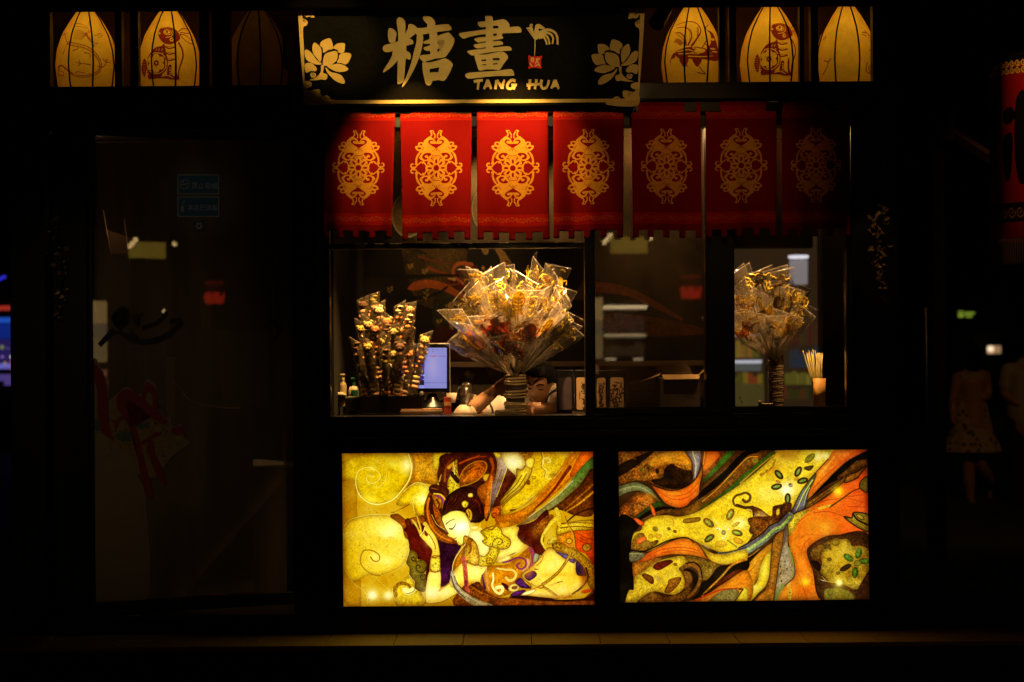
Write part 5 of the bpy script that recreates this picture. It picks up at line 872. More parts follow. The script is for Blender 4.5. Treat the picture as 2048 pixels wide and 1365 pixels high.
# ------------------------------------------------------------------ the sign, leaning forward
S0, S1 = P(945, 206, -.15), P(942, 14, -.368)
SN = Vector((1, 0, 0)).cross(S1 - S0).normalized(); SN = SN if SN.y < 0 else -SN
O = Vector((0, CAMY, CAMZ))
def H(px, py, off=0.):
    d = P(px, py, 0) - O; p0 = S0 + SN * off; return O + d * ((p0 - O).dot(SN) / d.dot(SN))
sg = thing('shop_sign', 'black shop sign reading 糖畫 TANG HUA in gold between gold lotus flowers', 'sign', H(945, 206))
def plate(name, polys, m, h=.004, base=0., pre=lambda x, y: (x, y), sm=True, par=sg):
    bm = bmesh.new()
    for i, pts in enumerate(polys):
        q = [pre(*p) for p in pts]; q = catmull(q, 4) if sm else q
        add_prism(bm, [H(x, y, base) for x, y in q], SN * (h + i * .00022))
    return sub(bm_obj(name, bm, m), par)
bm = bmesh.new(); add_prism(bm, [H(x, y, -.035) for x, y in ((594, -14), (1286, -16), (1275, 205), (610, 208.5))], SN * .035); sub(bm_obj('board', bm, mat('sign_black', (.004, .0035, .003), .3, noise=.4, nscale=80)), sg)
mir = lambda x, y: (2 * (942.5 + (y - 15) * .002) - x, y - (x - 942) * 2 * .004)
ident = lambda x, y: (x, y)
Q8 = lambda x, y: (580 + x / 6.205, y / 6.205)
strip_l = [(90, -60), (118, -60), (163, 380), (176, 640), (180, 900), (186, 1296), (184, 1296), (150, 800)]
lot = [[(372, 560), (400, 510), (490, 477), (525, 530), (531, 605), (480, 618), (416, 655), (406, 600)], [(538, 600), (552, 570), (600, 540), (677, 540), (680, 590), (668, 650), (605, 655), (592, 620)],
       [(278, 590), (300, 533), (345, 555), (390, 620), (383, 765), (330, 715), (290, 660)], [(412, 740), (440, 672), (520, 642), (580, 640), (593, 690), (573, 758), (500, 810), (417, 810)],
       [(612, 690), (645, 662), (720, 660), (760, 680), (740, 750), (695, 798), (640, 783), (585, 773), (605, 730)], [(465, 824), (540, 802), (600, 792), (670, 812), (725, 855), (690, 883), (600, 893), (530, 868)],
       [(445, 838), (505, 893), (580, 912), (640, 942), (677, 1000), (675, 1035), (620, 1030), (540, 985), (480, 920), (450, 872)], [(182, 630), (230, 625), (280, 672), (330, 742), (396, 795), (330, 799), (260, 775), (200, 730)],
       [(387, 815), (420, 812), (418, 860), (412, 905), (458, 925), (465, 960), (440, 992), (390, 985), (330, 996), (240, 996), (290, 980), (340, 950), (380, 900), (388, 850)], [(184, 800), (260, 785), (310, 820), (335, 860), (310, 885), (260, 880), (200, 900)]]
cor = [[(160, 60), (292, 60), (300, 140), (288, 170), (305, 212), (270, 216), (245, 205), (210, 214), (175, 190), (170, 170), (158, 150)], [(158, 240), (180, 236), (215, 262), (220, 290), (200, 320), (175, 330), (160, 380), (140, 380), (130, 300)],
       [(330, 96), (408, 96), (395, 122), (368, 130), (340, 122)], [(190, 1100), (240, 1130), (330, 1110), (372, 1120), (370, 1180), (340, 1220), (400, 1230), (415, 1200), (450, 1186), (490, 1205), (510, 1235), (560, 1245), (560, 1290), (190, 1294)],
       [(182, 1010), (250, 1020), (275, 1050), (255, 1080), (190, 1090)], [(255, 910), (310, 910), (326, 940), (300, 962), (262, 955)]]
for nm, fn in (('left', ident), ('right', mir)):
    pre = lambda x, y, fn=fn: fn(*Q8(x, y))
    for pt in lot[:8]: plate('lotus_petal', [pt], GOLD, .004, 0, pre)
    plate('lotus_stem', [lot[8]], GOLD, .0035, 0, pre); plate('lotus_leaf', [lot[9]], GOLD, .0035, 0, pre); 
    for pt in cor: plate('corner_ornament', [pt], GOLD, .0035, 0, pre)
    plate('side_border', [[(88, -60), (150, -60), (162, 380), (174, 640), (188, 1296), (182, 1297), (120, 500)]], GOLD, .003, 0, pre, False)
    for cx, cy, rr in ((205, 165, 26), (180, 258, 22), (240, 118, 18), (290, 925, 20), (440, 1215, 20), (290, 1150, 24)):
        pts = [(cx + rr * (1 - k / 16) * math.cos(k * .62), cy + rr * (1 - k / 16) * math.sin(k * .62)) for k in range(13)]
        bm = bmesh.new(); add_tube(bm, [H(*pre(*p), .0052) for p in pts], .0009, 4); sub(bm_obj('scroll_line', bm, BLACK), sg)
plate('bottom_border', [[(612, 201.6), (1272, 197.8), (1274, 203.8), (611, 207.6)]], GOLD, .006, 0, ident, False)
Q7 = lambda x, y: (740 + x / 5.12, 10 + y / 5.12)
TANG = [[(278, 150), (305, 125), (340, 145), (362, 185), (362, 300), (370, 380), (372, 500), (362, 600), (350, 760), (330, 795), (290, 810), (280, 780), (283, 600), (285, 480), (290, 380), (285, 250), (275, 190)],
        [(190, 250), (215, 240), (245, 255), (272, 290), (265, 340), (258, 375), (215, 390), (195, 370), (185, 320)], [(395, 205), (425, 198), (460, 215), (490, 250), (470, 290), (420, 330), (370, 375), (345, 350), (365, 290), (388, 240)],
        [(135, 430), (160, 410), (240, 390), (330, 360), (400, 350), (435, 362), (445, 390), (430, 402), (370, 418), (280, 450), (200, 480), (155, 478), (133, 455)], [(240, 455), (300, 440), (300, 530), (260, 595), (200, 650), (135, 692), (150, 650), (190, 590), (225, 520)],
        [(340, 440), (370, 470), (405, 490), (418, 520), (410, 555), (380, 550), (350, 530), (330, 480)], [(543, 120), (570, 110), (615, 118), (650, 150), (668, 185), (660, 235), (620, 255), (585, 240), (590, 200), (565, 175), (546, 150)],
        [(480, 245), (560, 235), (640, 215), (780, 200), (815, 210), (835, 240), (820, 258), (740, 268), (600, 290), (500, 310), (470, 290)], [(488, 262), (530, 280), (545, 330), (540, 400), (510, 520), (470, 620), (420, 720), (360, 810), (330, 838), (340, 800), (385, 700), (420, 600), (450, 480), (475, 380), (480, 310)],
        [(610, 270), (660, 262), (690, 300), (692, 400), (690, 470), (680, 520), (640, 540), (620, 500), (615, 400)], [(545, 380), (600, 356), (700, 338), (705, 372), (620, 392), (570, 396)], [(550, 440), (600, 420), (690, 395), (740, 400), (735, 412), (690, 452), (600, 468), (568, 462)],
        [(690, 320), (780, 288), (812, 288), (865, 350), (860, 390), (830, 450), (790, 510), (760, 532), (700, 500), (735, 460), (758, 400), (768, 352), (740, 348), (690, 358)], [(515, 520), (620, 505), (700, 478), (770, 462), (795, 490), (762, 532), (680, 545), (560, 577), (525, 560)],
        [(540, 590), (570, 585), (605, 610), (612, 680), (622, 740), (640, 780), (620, 815), (595, 820), (570, 800), (550, 720), (538, 640)], [(560, 600), (640, 585), (720, 560), (765, 548), (800, 560), (840, 595), (838, 630), (740, 632), (640, 648), (590, 650)],
        [(745, 570), (838, 598), (835, 650), (800, 720), (760, 772), (715, 750), (700, 700), (712, 640)], [(605, 702), (700, 690), (770, 690), (760, 772), (700, 765), (640, 775), (612, 760)]]
HUA = [[(1180, 115), (1200, 95), (1235, 105), (1258, 140), (1262, 250), (1262, 350), (1255, 450), (1190, 455), (1185, 350), (1185, 220), (1182, 160)], [(1105, 180), (1140, 172), (1260, 165), (1340, 150), (1365, 148), (1400, 165), (1430, 210), (1410, 240), (1370, 240), (1320, 215), (1240, 215), (1150, 228), (1115, 212)],
       [(1310, 165), (1395, 175), (1402, 220), (1360, 290), (1335, 335), (1298, 345), (1300, 290), (1316, 230)], [(912, 300), (945, 285), (1060, 268), (1200, 250), (1400, 232), (1500, 222), (1540, 235), (1552, 265), (1535, 282), (1450, 286), (1300, 290), (1150, 300), (1020, 325), (970, 342), (940, 335)],
       [(1068, 350), (1110, 335), (1200, 328), (1330, 315), (1360, 332), (1350, 345), (1250, 362), (1150, 375), (1110, 382), (1085, 370)], [(1062, 410), (1100, 400), (1200, 385), (1320, 370), (1357, 385), (1350, 405), (1240, 420), (1130, 440), (1095, 442), (1075, 430)],
       [(1000, 475), (1060, 462), (1200, 445), (1400, 425), (1442, 440), (1440, 466), (1340, 470), (1180, 490), (1060, 515), (1030, 508), (1008, 490)], [(1070, 510), (1110, 508), (1135, 530), (1142, 590), (1152, 640), (1135, 668), (1110, 650), (1088, 590)],
       [(1100, 515), (1200, 505), (1300, 485), (1360, 478), (1410, 520), (1405, 552), (1350, 548), (1290, 542), (1200, 552), (1120, 556)], [(1350, 482), (1412, 530), (1370, 600), (1330, 660), (1300, 662), (1288, 630), (1325, 560), (1335, 510)], [(1195, 530), (1252, 525), (1254, 640), (1197, 645)],
       [(1130, 580), (1200, 576), (1300, 568), (1320, 580), (1300, 592), (1200, 602), (1130, 606)], [(1110, 622), (1200, 618), (1312, 612), (1322, 658), (1200, 657), (1122, 668)], [(975, 720), (1000, 700), (1100, 690), (1300, 675), (1430, 660), (1465, 675), (1476, 705), (1460, 722), (1300, 725), (1150, 738), (1020, 752), (990, 742)]]
plate('character', TANG, GOLD, .004, 0, Q7); plate('character', HUA, GOLD, .004, 0, Q7)
def brush(p, w):
    p = catmull(p, 5, False) if len(p) > 2 else np.array([p[0], ((p[0][0] + p[1][0]) / 2, (p[0][1] + p[1][1]) / 2), p[1]], float); L, Rr = [], []
    for i, a in enumerate(p):
        d = p[min(i + 1, len(p) - 1)] - p[max(i - 1, 0)]; d = d / np.hypot(*d); n = np.array([-d[1], d[0]]); ww = w * (.62 - .18 * i / len(p)); L.append(a + n * ww); Rr.append(a - n * ww)
    return [tuple(q) for q in L] + [tuple(q) for q in Rr[::-1]]
LET = [[[(1064, 786), (1108, 776), (1156, 772)], [(1114, 780), (1108, 820), (1103, 866)]], [[(1208, 768), (1188, 815), (1166, 862)], [(1204, 770), (1226, 815), (1240, 860)], [(1178, 828), (1234, 824)]], [[(1296, 770), (1284, 862)], [(1298, 770), (1330, 815), (1352, 856)], [(1352, 856), (1362, 810), (1376, 766)]],
       [[(1490, 778), (1450, 770), (1412, 806), (1406, 845), (1440, 858), (1474, 838)], [(1448, 822), (1504, 820)], [(1482, 822), (1470, 864)]], [[(1640, 764), (1636, 810), (1628, 864)], [(1704, 764), (1698, 810), (1688, 860)], [(1604, 822), (1668, 816), (1736, 812)]],
       [[(1758, 768), (1750, 815), (1766, 852), (1802, 848), (1824, 810), (1832, 770)]], [[(1896, 768), (1876, 815), (1856, 856)], [(1896, 770), (1914, 812), (1932, 860)], [(1868, 828), (1932, 824)]]]
for st in LET: plate('letter', [brush(q, 24) for q in st], GOLD, .004, 0, Q7, False)
# rooster on a stick above the red seal
plate('rooster_emblem', [[(1600, 236), (1630, 228), (1652, 226), (1668, 240), (1676, 270), (1692, 292), (1690, 215), (1706, 198), (1735, 196), (1722, 215), (1725, 250), (1738, 285), (1735, 330), (1715, 348), (1696, 360), (1680, 350), (1660, 300), (1644, 256)], [(1715, 205), (1740, 200), (1792, 236), (1775, 250), (1738, 242), (1722, 240)], [(1684, 350), (1698, 350), (1694, 440), (1690, 520), (1682, 520), (1684, 440)]]
    + [brush(q, w) for q, w in (([(1650, 225), (1640, 205), (1662, 200), (1660, 222)], 9), ([(1730, 290), (1790, 258), (1860, 262), (1912, 310), (1922, 405)], 22), ([(1732, 306), (1795, 284), (1850, 300), (1874, 340), (1866, 398)], 19), ([(1732, 322), (1788, 308), (1824, 340), (1838, 402)], 19), ([(1730, 338), (1775, 330), (1798, 360), (1812, 408)], 18))], GOLD, .004, 0, Q7, False)
plate('seal', [[(1620, 524), (1640, 520), (1650, 530), (1740, 528), (1758, 518), (1762, 540), (1752, 560), (1754, 620), (1762, 640), (1746, 654), (1724, 646), (1650, 644), (1634, 654), (1618, 640), (1628, 620), (1624, 556)]], SIGNRED, .004, 0, Q7)
plate('seal_mark', [brush(q, 9) for q in ([(1650, 545), (1675, 540)], [(1650, 545), (1652, 580)], [(1675, 545), (1678, 580)], [(1652, 562), (1676, 562)], [(1652, 580), (1678, 580)], [(1640, 595), (1660, 630)], [(1690, 600), (1735, 545)], [(1700, 550), (1740, 630)], [(1685, 625), (1720, 610)], [(1712, 545), (1730, 560)])], GOLD, .0052, 0, Q7, False)
for a, b, c, d in ((571, 583, 44, 132), (585, 597, 176, 214)): sub(box('side_bracket', WOOD, None, X(a, -.12), X(b, -.12), -.14, -.07, Z(d, -.12), Z(c, -.12), .003), sg)
# ------------------------------------------------------------------ curtains
CM = img_mat('curtain_cloth', paint_curtain(), .85, 0, .15, .12, .12, 600)
rod = tag(tube('curtain_rod', BLACKM, None, [P(640, 205, -.06), P(1705, 199, -.06)], .009), 'black rod under the sign that carries the seven red curtains', 'rod')
flags = ((648, 791, 645, 783, 476), (800, 944, 805, 941, 480), (953, 1096, 955, 1099, 481), (1106, 1248, 1107, 1246, 478), (1262, 1401, 1266, 1404, 478), (1411, 1553, 1412, 1553, 477), (1563, 1700, 1565, 1700, 477))
NM = ['first red curtain from the left, beside the post, dim with a crease at its top', 'brightest red curtain, second from the left, lit orange at its top', 'third red curtain from the left, red under the middle of the sign', 'fourth red curtain from the left, half in shade',
      'fifth red curtain from the left, dark red below the right end of the sign', 'sixth and darkest red curtain, under the right lanterns', 'last dark red curtain at the right post']
edges = [.0]; tabs = [(.0, .085), (.215, .30), (.44, .525), (.675, .76), (.91, 1.)]
for a, b in tabs: edges += [a, b]
us = sorted(set(edges)); U = []
for a, b in zip(us, us[1:]): U += [a, a + (b - a) / 3, a + 2 * (b - a) / 3]
U.append(1.)
for i, (a0, a1, b0, b1, yb) in enumerate(flags):
    rr = random.Random(i + 3); ph = [rr.uniform(0, 6) for _ in range(5)]; V = [k / 30 for k in range(29)] + [.945, .96, .98, 1.]; nv = len(V)
    bm = bmesh.new(); uv = bm.loops.layers.uv.new(); g = []
    for u in U:
        col = []
        for v in V:
            px = (a0 + (a1 - a0) * u) * (1 - v) + (b0 + (b1 - b0) * u) * v; py = 206 - (px - 950) * .006 + (yb - 206) * v
            amp = .004 + .020 * v ** 1.1
            y = -.062 + amp * (math.sin(u * 7.5 + ph[0] + v * 1.2) * .8 + .5 * math.sin(u * 15 + ph[1] - v * 2)) + .006 * math.sin(v * 5 + ph[2]) * v + .004 * math.exp(-((u - .25 - v * 1.1 - .2 * math.sin(ph[3])) / .07) ** 2) * (v < .5) * (1 - 2 * v)
            col.append(bm.verts.new(P(px, py + 1.2 * math.sin(u * 6 + ph[4]) * v, y)))
        g.append(col)
    for j in range(len(U) - 1):
        um = (U[j] + U[j + 1]) / 2; tab = any(a <= um <= b for a, b in tabs)
        for k in range(nv - 1):
            if V[k] >= .944 and not tab: continue
            f = bm.faces.new((g[j][k], g[j + 1][k], g[j + 1][k + 1], g[j][k + 1]))
            for l, (uu, vv) in zip(f.loops, ((U[j], V[k]), (U[j + 1], V[k]), (U[j + 1], V[k + 1]), (U[j], V[k + 1]))): l[uv].uv = (uu, 1 - vv)
    bmesh.ops.delete(bm, geom=[v for v in bm.verts if not v.link_faces], context='VERTS')
    o = bm_obj('curtain', bm, CM, None, True, P((a0 + a1) / 2, 206, -.062)); tag(o, NM[i], 'curtain', 'red curtains over the counter window')
    sm = o.modifiers.new('thick', 'SOLIDIFY'); sm.thickness = .0016; sm.offset = 0
# ------------------------------------------------------------------ lotus lanterns
CORD = mat('black_cord', (.004, .003, .002), .8, noise=.3, bump=.3, bscale=400)
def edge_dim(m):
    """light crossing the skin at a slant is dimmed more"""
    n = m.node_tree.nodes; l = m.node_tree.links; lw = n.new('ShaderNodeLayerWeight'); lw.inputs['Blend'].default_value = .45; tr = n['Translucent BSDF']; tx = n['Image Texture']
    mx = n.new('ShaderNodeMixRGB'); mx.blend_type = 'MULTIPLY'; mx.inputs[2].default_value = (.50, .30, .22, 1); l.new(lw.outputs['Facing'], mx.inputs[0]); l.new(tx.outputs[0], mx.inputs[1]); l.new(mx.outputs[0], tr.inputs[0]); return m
def lantern(cx, y0, y, a0, img, label, power, m=None):
    d = y - CAMY; s = d / F; top = P(cx, y0, y); t = thing('lotus_lantern', label, 'lantern', top, 'lotus bud lanterns above the curtains'); t.rotation_euler = (0, 0, -math.atan2(top.x, d))
    pr = [(r * s, -q * s) for q, r in ((yy, lhalf(yy)) for yy in np.concatenate([np.linspace(2, 40, 8), np.linspace(50, 228, 22)]))]
    bm = bmesh.new(); uv = bm.loops.layers.uv.new(); n = 64; rings = []
    for r, z in pr: rings.append([bm.verts.new((r * math.sin(2 * math.pi * k / n - math.pi), -r * math.cos(2 * math.pi * k / n - math.pi), z)) for k in range(n)])
    for i in range(len(pr) - 1):
        for k in range(n):
            f = bm.faces.new((rings[i][k], rings[i][(k + 1) % n], rings[i + 1][(k + 1) % n], rings[i + 1][k]))
            for l, (kk, ii) in zip(f.loops, ((k, i), (k + 1, i), (k + 1, i + 1), (k, i + 1))): l[uv].uv = (((kk / n * 2 - 1) * math.pi * 62 + 195) / 390, 1 + pr[ii][1] / s / 232)
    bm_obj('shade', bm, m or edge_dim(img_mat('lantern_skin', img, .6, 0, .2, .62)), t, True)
    for k in range(8):
        a = R(a0 + 45 * k); bm = bmesh.new(); add_tube(bm, [((r + .001) * math.sin(a), -(r + .001) * math.cos(a), z) for r, z in pr], [.0035 + .0015 * (j / len(pr)) for j in range(len(pr))], 5); bm_obj('rib', bm, CORD, t)
    lathe('cap', BLACKM, t, [(0, .03), (.012, .03), (.014, .01), (.02, -.012), (0, -.012)], (0, 0, 0), 16); tube('cord', CORD, t, [(0, 0, .03), (0, 0, 3.155 - top.z)], .003, 6)
    if power:
        lathe('bulb', glow('bulb_glass', (1, .62, .16), 6 if power > .1 else .2), t, [(0, -.0), (.012, .004), (.02, .022), (.012, .04), (0, .045)], (0, 0, -.15), 14)
        l = lamp('lantern_light', 'POINT', (0, 0, -.205), None, power * .6, (1, .66, .11), .035); l.parent = t
ART = []
for cx, y0, o, sc, fn, a0 in ((173, 10, (100, 10), 6.4, dragon, 11), (338.5, 9, (100, 10), 6.4, rabbit, 11), (1383.5, 2, (1310, 5), 4.551, rooster, -14.5), (1541, 2, (100, 10), 6.4, rabbit, -2), (1692, 2, (1310, 5), 4.551, claws, -21)):
    s = Shade(cx, y0 - 8, o, sc); s.base()
    if cx == 1541: s.o = (1541 - 338.5 + 22 + 100, 10 - 8); rabbit(s)
    else: fn(s)
    ART.append((cx, y0 - 8, a0, s.image('lantern_print', .03)))
LL = ['lit lotus lantern painted with a curling dragon, far left', 'lit lotus lantern with a brown rabbit facing left, beside the dragon lantern', 'lit lotus lantern painted with a long tailed rooster, right of the sign', 'lit lotus lantern with a rabbit near its right rib, between rooster lantern and plain one', 'lit lotus lantern with an almost plain front, rightmost of the row']
for (cx, y0, a0, im), lb, pw in zip(ART, LL, (.95, 1.05, 1.1, 1.2, 1.0)): lantern(cx, y0, .26, a0, im, lb, pw)
s = Shade(515, 1, (0, 0), 1.); s.base(); lantern(515, 1, .30, 5, s.image('lantern_print', .03), 'almost dark lotus lantern beside the left end of the sign', .018)  # weak lamp added inside so the unlit lantern can be seen
# floodlight fixture hanging right of the sign
fl = thing('floodlight', 'small black floodlight hanging from the eave right of the sign', 'floodlight', P(1322, 34, -.2))
lathe('housing', BLACKM, fl, [(0, -.055), (.03, -.055), (.036, .05), (.034, .055), (.03, .045), (0, .045)], (0, 0, 0), 18, ax=Vector((-.3, -.35, -.5)).normalized()); tube('bracket', BLACKM, fl, [(.02, .02, .02), (.02, .02, 3.155 - fl.location.z)], .007)
# ------------------------------------------------------------------ sugar lollipops in clear bags
WRAP = film_mat('cellophane', (.98, .76, .48), .33, 2.5, .14, .5, 34, 9, .36, .7, zfade=(.14, .30, .2), stretch=.14)
SEAM = film_mat('cellophane_seam', (1, .84, .62), .34, 3, .2, .3, 60, 30, .3, .7)
WRAPC = film_mat('clear_sleeve', (.95, .74, .46), .20, 2.6, .10, .45, 40, 12, .4, .8)
def amber(name, col, thick, em=0):
    m = bpy.data.materials.new(name); m.use_nodes = True; n = m.node_tree.nodes; l = m.node_tree.links; b = n['Principled BSDF']
    b.inputs['Base Color'].default_value = (*col, 1); b.inputs['Roughness'].default_value = .12; b.inputs['Specular IOR Level'].default_value = .7; b.inputs['Coat Weight'].default_value = .5
    tc = n.new('ShaderNodeTexCoord'); ns = n.new('ShaderNodeTexNoise'); ns.inputs['Scale'].default_value = 40; l.new(tc.outputs['Object'], ns.inputs['Vector'])
    mx = n.new('ShaderNodeMixRGB'); mx.inputs[1].default_value = (*[c * .55 for c in col], 1); mx.inputs[2].default_value = (*[min(1, c * 1.35) for c in col], 1); l.new(ns.outputs['Fac'], mx.inputs[0]); l.new(mx.outputs[0], b.inputs['Base Color'])
    bp = n.new('ShaderNodeBump'); bp.inputs['Strength'].default_value = .5; bp.inputs['Distance'].default_value = .01; l.new(ns.outputs['Fac'], bp.inputs['Height']); l.new(bp.outputs[0], b.inputs['Normal'])
    tr = n.new('ShaderNodeBsdfTranslucent'); l.new(mx.outputs[0], tr.inputs[0]); tp = n.new('ShaderNodeBsdfTransparent'); tp.inputs[0].default_value = (*[min(1, c * 1.3 + .05) for c in col], 1)
    a = n.new('ShaderNodeMixShader'); a.inputs[0].default_value = .4; l.new(b.outputs[0], a.inputs[1]); l.new(tr.outputs[0], a.inputs[2])
    c = n.new('ShaderNodeMixShader'); c.inputs[0].default_value = thick; l.new(tp.outputs[0], c.inputs[1]); l.new(a.outputs[0], c.inputs[2]); l.new(c.outputs[0], n['Material Output'].inputs[0]); return m
AM = [amber('golden_sugar', (.95, .58, .05), .9), amber('amber_sugar', (.85, .42, .03), .9), amber('burnt_sugar', (.56, .13, .015), .82)]
STK = mat('bamboo_stick', (.48, .30, .13), .6, noise=.2, nscale=40); STKD = mat('dark_stick', (.16, .06, .02), .5, noise=.2)
def loops_mesh(name, loops, rad, fills, m, m2):
    bm = bmesh.new()
    for lp, closed in loops:
        p = catmull(lp, 4, closed); p = np.vstack([p, p[:1]]) if closed else p
        add_tube(bm, [(x, 0, z) for x, z in p], rad, 4, not closed)
    for k, lp in enumerate(fills):
        p = catmull(lp, 3); add_prism(bm, [(x, -.0006 + k * .0003, z) for x, z in p], (0, .0011, 0))
    bm.normal_update(); me = bpy.data.meshes.new(name); bm.to_mesh(me); bm.free(); me.materials.append(m); return me
def mirx(p): return [(-x, z) for x, z in p]
def spiral(cx, cz, r, n=9, d=1, a0=0): return [(cx + r * (1 - .85 * k / n) * math.cos(a0 + d * k * .9), cz + r * (1 - .85 * k / n) * math.sin(a0 + d * k * .9)) for k in range(n + 1)]
w1 = [(0, .02), (.02, .045), (.05, .05), (.056, .02), (.036, 0), (.01, .004)]; w2 = [(0, -.002), (.03, -.006), (.044, -.03), (.026, -.05), (.008, -.03)]
BUT = ([(w1, True), (mirx(w1), True), (w2, True), (mirx(w2), True), ([(0, .028), (.012, .06), (.02, .066)], False), ([(0, .028), (-.012, .06), (-.02, .066)], False), (spiral(.03, .026, .014), False), (spiral(-.03, .026, .014, d=-1, a0=3.1), False), ([(0, .03), (0, -.05)], False)], [[(.004, .01), (.03, .03), (.044, .02), (.02, .004)], [(-.004, .01), (-.03, .03), (-.044, .02), (-.02, .004)]])
fb = [(0, .062), (.026, .04), (.03, .0), (.014, -.03), (.03, -.058), (0, -.048), (-.03, -.058), (-.014, -.03), (-.03, .0), (-.026, .04)]
FISH = ([(fb, True)] + [([(-.022, .03 - .018 * k), (-.008, .022 - .018 * k), (.008, .022 - .018 * k), (.022, .03 - .018 * k)], False) for k in range(4)] + [(spiral(.01, .044, .006, 6), False), ([(.028, .02), (.048, .03), (.044, .0), (.03, -.01)], False), ([(-.028, .02), (-.048, .03), (-.044, .0), (-.03, -.01)], False)], [fb])
FLW = ([([(.022 * math.cos(a) + .018 * math.cos(b), .02 + .022 * math.sin(a) + .018 * math.sin(b)) for b in [2 * math.pi * j / 7 for j in range(7)]], True) for a in [2 * math.pi * k / 6 for k in range(6)]] + [([(0, 0), (.004, -.03), (0, -.055)], False), ([(0, -.03), (.02, -.02), (.032, -.034), (.014, -.042)], True), ([(0, -.036), (-.02, -.026), (-.03, -.04), (-.014, -.048)], True)], [[(.012 * math.cos(a), .02 + .012 * math.sin(a)) for a in [2 * math.pi * k / 8 for k in range(8)]]])
bb = [(0, .06), (.018, .05), (.016, .03), (.042, .02), (.046, -.02), (.03, -.048), (0, -.056), (-.03, -.048), (-.046, -.02), (-.042, .02), (-.016, .03), (-.018, .05)]
BUG = ([(bb, True), ([(0, .03), (0, -.056)], False), ([(.01, .055), (.03, .07), (.046, .062)], False), ([(-.01, .055), (-.03, .07), (-.046, .062)], False), ([(.044, .01), (.062, .02), (.066, .0)], False), ([(-.044, .01), (-.062, .02), (-.066, .0)], False)] + [([(s * .006, .022), (s * .03, .01 - .012 * k), (s * (.036 - .004 * k), -.01 - .012 * k)], False) for s in (1, -1) for k in range(3)], [bb])
rb = [(-.034, .052), (-.024, .06), (-.014, .05), (-.01, .024), (.012, .014), (.03, .03), (.05, .05), (.052, .016), (.036, -.006), (.014, -.026), (-.012, -.026), (-.028, -.004), (-.026, .03)]
ROO = ([(rb, True), ([(-.034, .05), (-.048, .046)], False), ([(.03, .03), (.058, .03), (.06, -.004)], False), ([(.03, .02), (.05, .006), (.048, -.02)], False), (spiral(-.002, -.002, .012), False), ([(-.004, -.026), (-.006, -.05), (-.018, -.054)], False), ([(.006, -.026), (.01, -.05), (.0, -.056)], False), ([(-.026, .06), (-.022, .072), (-.014, .062)], False)], [rb])
DRA = ([([(-.03, .06), (.0, .066), (.026, .05), (.02, .028), (-.016, .02), (-.034, .0), (-.022, -.024), (.016, -.026), (.034, -.044), (.012, -.06)], False), ([(-.024, .052), (.0, .056), (.016, .046), (.012, .034), (-.02, .026), (-.044, .0), (-.028, -.034), (.012, -.036), (.022, -.046), (.006, -.05)], False), (spiral(-.034, .062, .01), False), ([(.024, .046), (.046, .056), (.05, .044)], False), ([(-.036, -.002), (-.056, .01), (-.06, -.004)], False), ([(.02, -.028), (.044, -.02), (.054, -.03)], False), ([(-.03, .066), (-.046, .076), (-.05, .06)], False), ([(.0, .066), (.006, .08), (.02, .07)], False)] + [([(-.03 + .012 * k, .02), (-.026 + .012 * k, .03)], False) for k in range(4)], [])
KIND = ['butterfly', 'carp', 'flower', 'beetle', 'rooster', 'dragon']; TPL = [BUT, FISH, FLW, BUG, ROO, DRA]; FIG = {}
for k, (lp, fi) in enumerate(TPL):
    for a in range(3): FIG[k, a] = loops_mesh('sugar_figure', lp, 0.0034 if a < 2 else .0038, fi, AM[a], None)
def bag_mesh(w, h, seed, m, taper=.35, d=.012, seam=None):
    r = random.Random(seed); tilt = r.uniform(.008, .034) * (1 if seed % 2 else -1); us = [-1, -.965, -.62, -.24, .2, .6, .965, 1]; vs = [k / 9 * .988 for k in range(10)] + [1]; bm = bmesh.new()
    for s in (-1, 1):
        g = []
        for i, u in enumerate(us):
            c = []
            for j, v in enumerate(vs):
                ww = w * (taper + (1 - taper) * min(1, v * 1.08)) / 2; edge = 1 - abs(u) ** 3
                y = s * d * edge * (.5 + .5 * math.sin(v * 3)) * (1 - .9 * v ** 6) + r.uniform(-.006, .006) * edge
                c.append(bm.verts.new((u * ww + r.uniform(-.003, .003) * edge, y, v * h + r.uniform(-.003, .003) * (0 < j < 9) + tilt * u * (j >= 9))))
            g.append(c)
        for i in range(len(us) - 1):
            for j in range(len(vs) - 1):
                f = bm.faces.new((g[i][j], g[i + 1][j], g[i + 1][j + 1], g[i][j + 1]))
                if i in (0, len(us) - 2) or j == len(vs) - 2: f.material_index = 1
    bm.normal_update(); me = bpy.data.meshes.new('wrapper'); bm.to_mesh(me); bm.free(); me.materials.append(m); me.materials.append(seam or SEAM)
    for i, p in enumerate(me.polygons): p.use_smooth = r.random() < .4
    return me
BAG = [bag_mesh(.13 + .012 * (s % 3), .37, s, WRAP, .03) for s in range(10)]
bm = bmesh.new(); add_tube(bm, [(0, 0, 0), (0, 0, .5)], .0022, 6); stick_me = bpy.data.meshes.new('stick'); bm.to_mesh(stick_me); bm.free(); stick_me.materials.append(STK)
stick_d = stick_me.copy(); stick_d.materials[0] = STKD
def aim(o, base, tip, face, roll=0):
    z = (tip - base).normalized(); y = (face - face.dot(z) * z).normalized(); x = y.cross(z); mt = Matrix((x, y, z)).transposed().to_4x4() @ Matrix.Rotation(roll, 4, 'Z'); mt.translation = base; o.matrix_world = mt
COLW = {0: 'golden', 1: 'amber', 2: 'dark burnt'}
